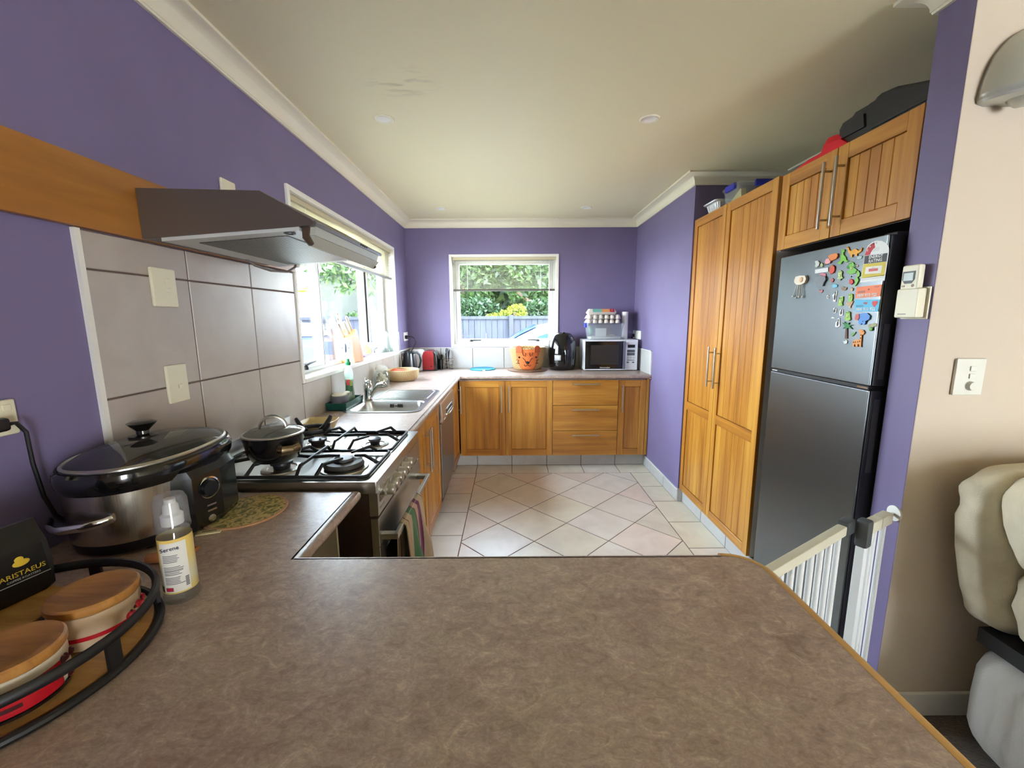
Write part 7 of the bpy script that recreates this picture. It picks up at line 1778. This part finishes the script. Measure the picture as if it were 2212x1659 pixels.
def side(y, s):
    mb = MB(); P = [(.16, 1.015), (.42, 1.165), (.62, 1.225), (.95, 1.262), (1.30, 1.268), (1.30, 1.02)]
    P2 = [(1.38, 1.02), (1.38, 1.268), (1.9, 1.25), (2.3, 1.17), (2.42, 1.05)]
    yy = lambda z: 6.85 + s * (.845 + .008 - (z - .98) * .62)
    for Q in (P, P2):
        a = [mb.v((x, yy(z), z)) for x, z in Q]; b = [mb.v((x, yy(z) - s * .02, z)) for x, z in Q]; mb.f(a); mb.f(b[::-1])
        for i in range(len(Q)): j = (i + 1) % len(Q); mb.f([a[i], a[j], b[j], b[i]])
    mb.build('side_window', cgl, t, smooth=0)
side(0, -1); side(0, 1)
mb = MB(); mb.rings([[(-.10, 6.85 + y, 1.030 + .012) for y in (-.66, -.3, 0, .3, .66)], [(.14, 6.85 + y, 1.185) for y in (-.62, -.3, 0, .3, .62)], [(.40, 6.85 + y, 1.31) for y in (-.58, -.3, 0, .3, .58)]], closed=False, cap=False); mb.build('windscreen', cgl, t, solid=.01)
for x in (-.62, 2.15):
    for y in (6.0, 7.55):
        mb = MB(); mb.T = Matrix.Translation((x, y, GZ + .31)) @ Matrix.Rotation(-PI / 2, 4, 'X'); mb.lathe([(0, 0), (.20, 0), (.30, .01), (.31, .05), (.31, .13), (.29, .16), (0, .16)], seg=28); mb.build('wheel', black, t)
mb = MB(); mb.ell((.02, 5.90, 1.02), (.07, .10, .06), 14, 10); mb.build('wing_mirror', cw_, t)

# ------------------------------------------------------------------ light
W = bpy.data.worlds.new('sky'); SC.world = W; W.use_nodes = True
nt = W.node_tree; N = nt.nodes; K = nt.links.new; bg = N['Background']
tc = N.new('ShaderNodeTexCoord'); sp = N.new('ShaderNodeSeparateXYZ'); K(tc.outputs['Generated'], sp.inputs[0])
rp = N.new('ShaderNodeValToRGB'); e = rp.color_ramp.elements; e[0].position = .0; e[0].color = (.86, .93, 1.0, 1); e[1].position = .75; e[1].color = (.58, .76, 1.0, 1)
k = e.new(.25); k.color = (.76, .88, 1.0, 1); K(sp.outputs[2], rp.inputs[0]); K(rp.outputs[0], bg.inputs[0]); bg.inputs[1].default_value = SKY
def sun(e, rot, col, ang=.02):
    l = bpy.data.lights.new('sun', 'SUN'); l.energy = e; l.color = col; l.angle = ang; o = bpy.data.objects.new('sun', l); COL.objects.link(o); o.rotation_euler = rot
sun(SUN, Vector((-.60, .42, -.68)).to_track_quat('-Z', 'Y').to_euler(), (1, .93, .80))
def area(name, loc, tgt, sx_, sy_, e, col, portal=False):
    l = bpy.data.lights.new(name, 'AREA'); l.shape = 'RECTANGLE'; l.size = sx_; l.size_y = sy_; l.energy = e; l.color = col
    o = bpy.data.objects.new(name, l); COL.objects.link(o); o.location = loc
    o.rotation_euler = (Vector(tgt) - Vector(loc)).to_track_quat('-Z', 'Y').to_euler(); l.cycles.is_portal = portal; return o
# sky seen through the two kitchen windows (sampling portals, no light of their own)
area('portal_back', (-.07, YB + .14, 1.596), (-.07, 0, 1.596), 1.1, .92, 1, (1, 1, 1), True)
area('portal_left', (XL - .145, 3.025, 1.58), (3, 3.025, 1.58), 1.81, .94, 1, (1, 1, 1), True)
# added fill lamp standing in for daylight at the unseen living-room sliders
area('sliders_fill', (3.3, -4.15, 1.05), (2.8, 2, 1.1), 1.3, 1.9, LIVING, (1, .95, .88))

cam = bpy.data.cameras.new('camera'); co = bpy.data.objects.new('camera', cam); COL.objects.link(co); SC.camera = co
cam.sensor_fit = 'HORIZONTAL'; cam.sensor_width = 36.; cam.lens = 36. * 900.09 / 2212.; cam.clip_start = .02; cam.clip_end = 200
pt_, yw, rl_ = .1569, .0017, .0057
fwd = Vector((math.sin(yw) * math.cos(pt_), math.cos(yw) * math.cos(pt_), -math.sin(pt_))); rgt = Vector((math.cos(yw), -math.sin(yw), 0)); dwn = fwd.cross(rgt)
r_ = rgt * math.cos(rl_) + dwn * math.sin(rl_); d_ = -rgt * math.sin(rl_) + dwn * math.cos(rl_)
M = Matrix((r_, -d_, -fwd)).transposed().to_4x4(); M.translation = (0, 0, 1.4224); co.matrix_world = M
SC.view_settings.view_transform = 'Standard'; SC.view_settings.look = 'None'; SC.view_settings.gamma = 1.; SC.view_settings.exposure = EXPO
SC.view_settings.use_curve_mapping = False
SC.cycles.use_denoising = True
SC.cycles.max_bounces = 8; SC.cycles.diffuse_bounces = 5; SC.cycles.glossy_bounces = 4; SC.cycles.transmission_bounces = 6; SC.cycles.transparent_max_bounces = 12
SC.cycles.caustics_reflective = False; SC.cycles.caustics_refractive = False; SC.cycles.sample_clamp_indirect = 6.
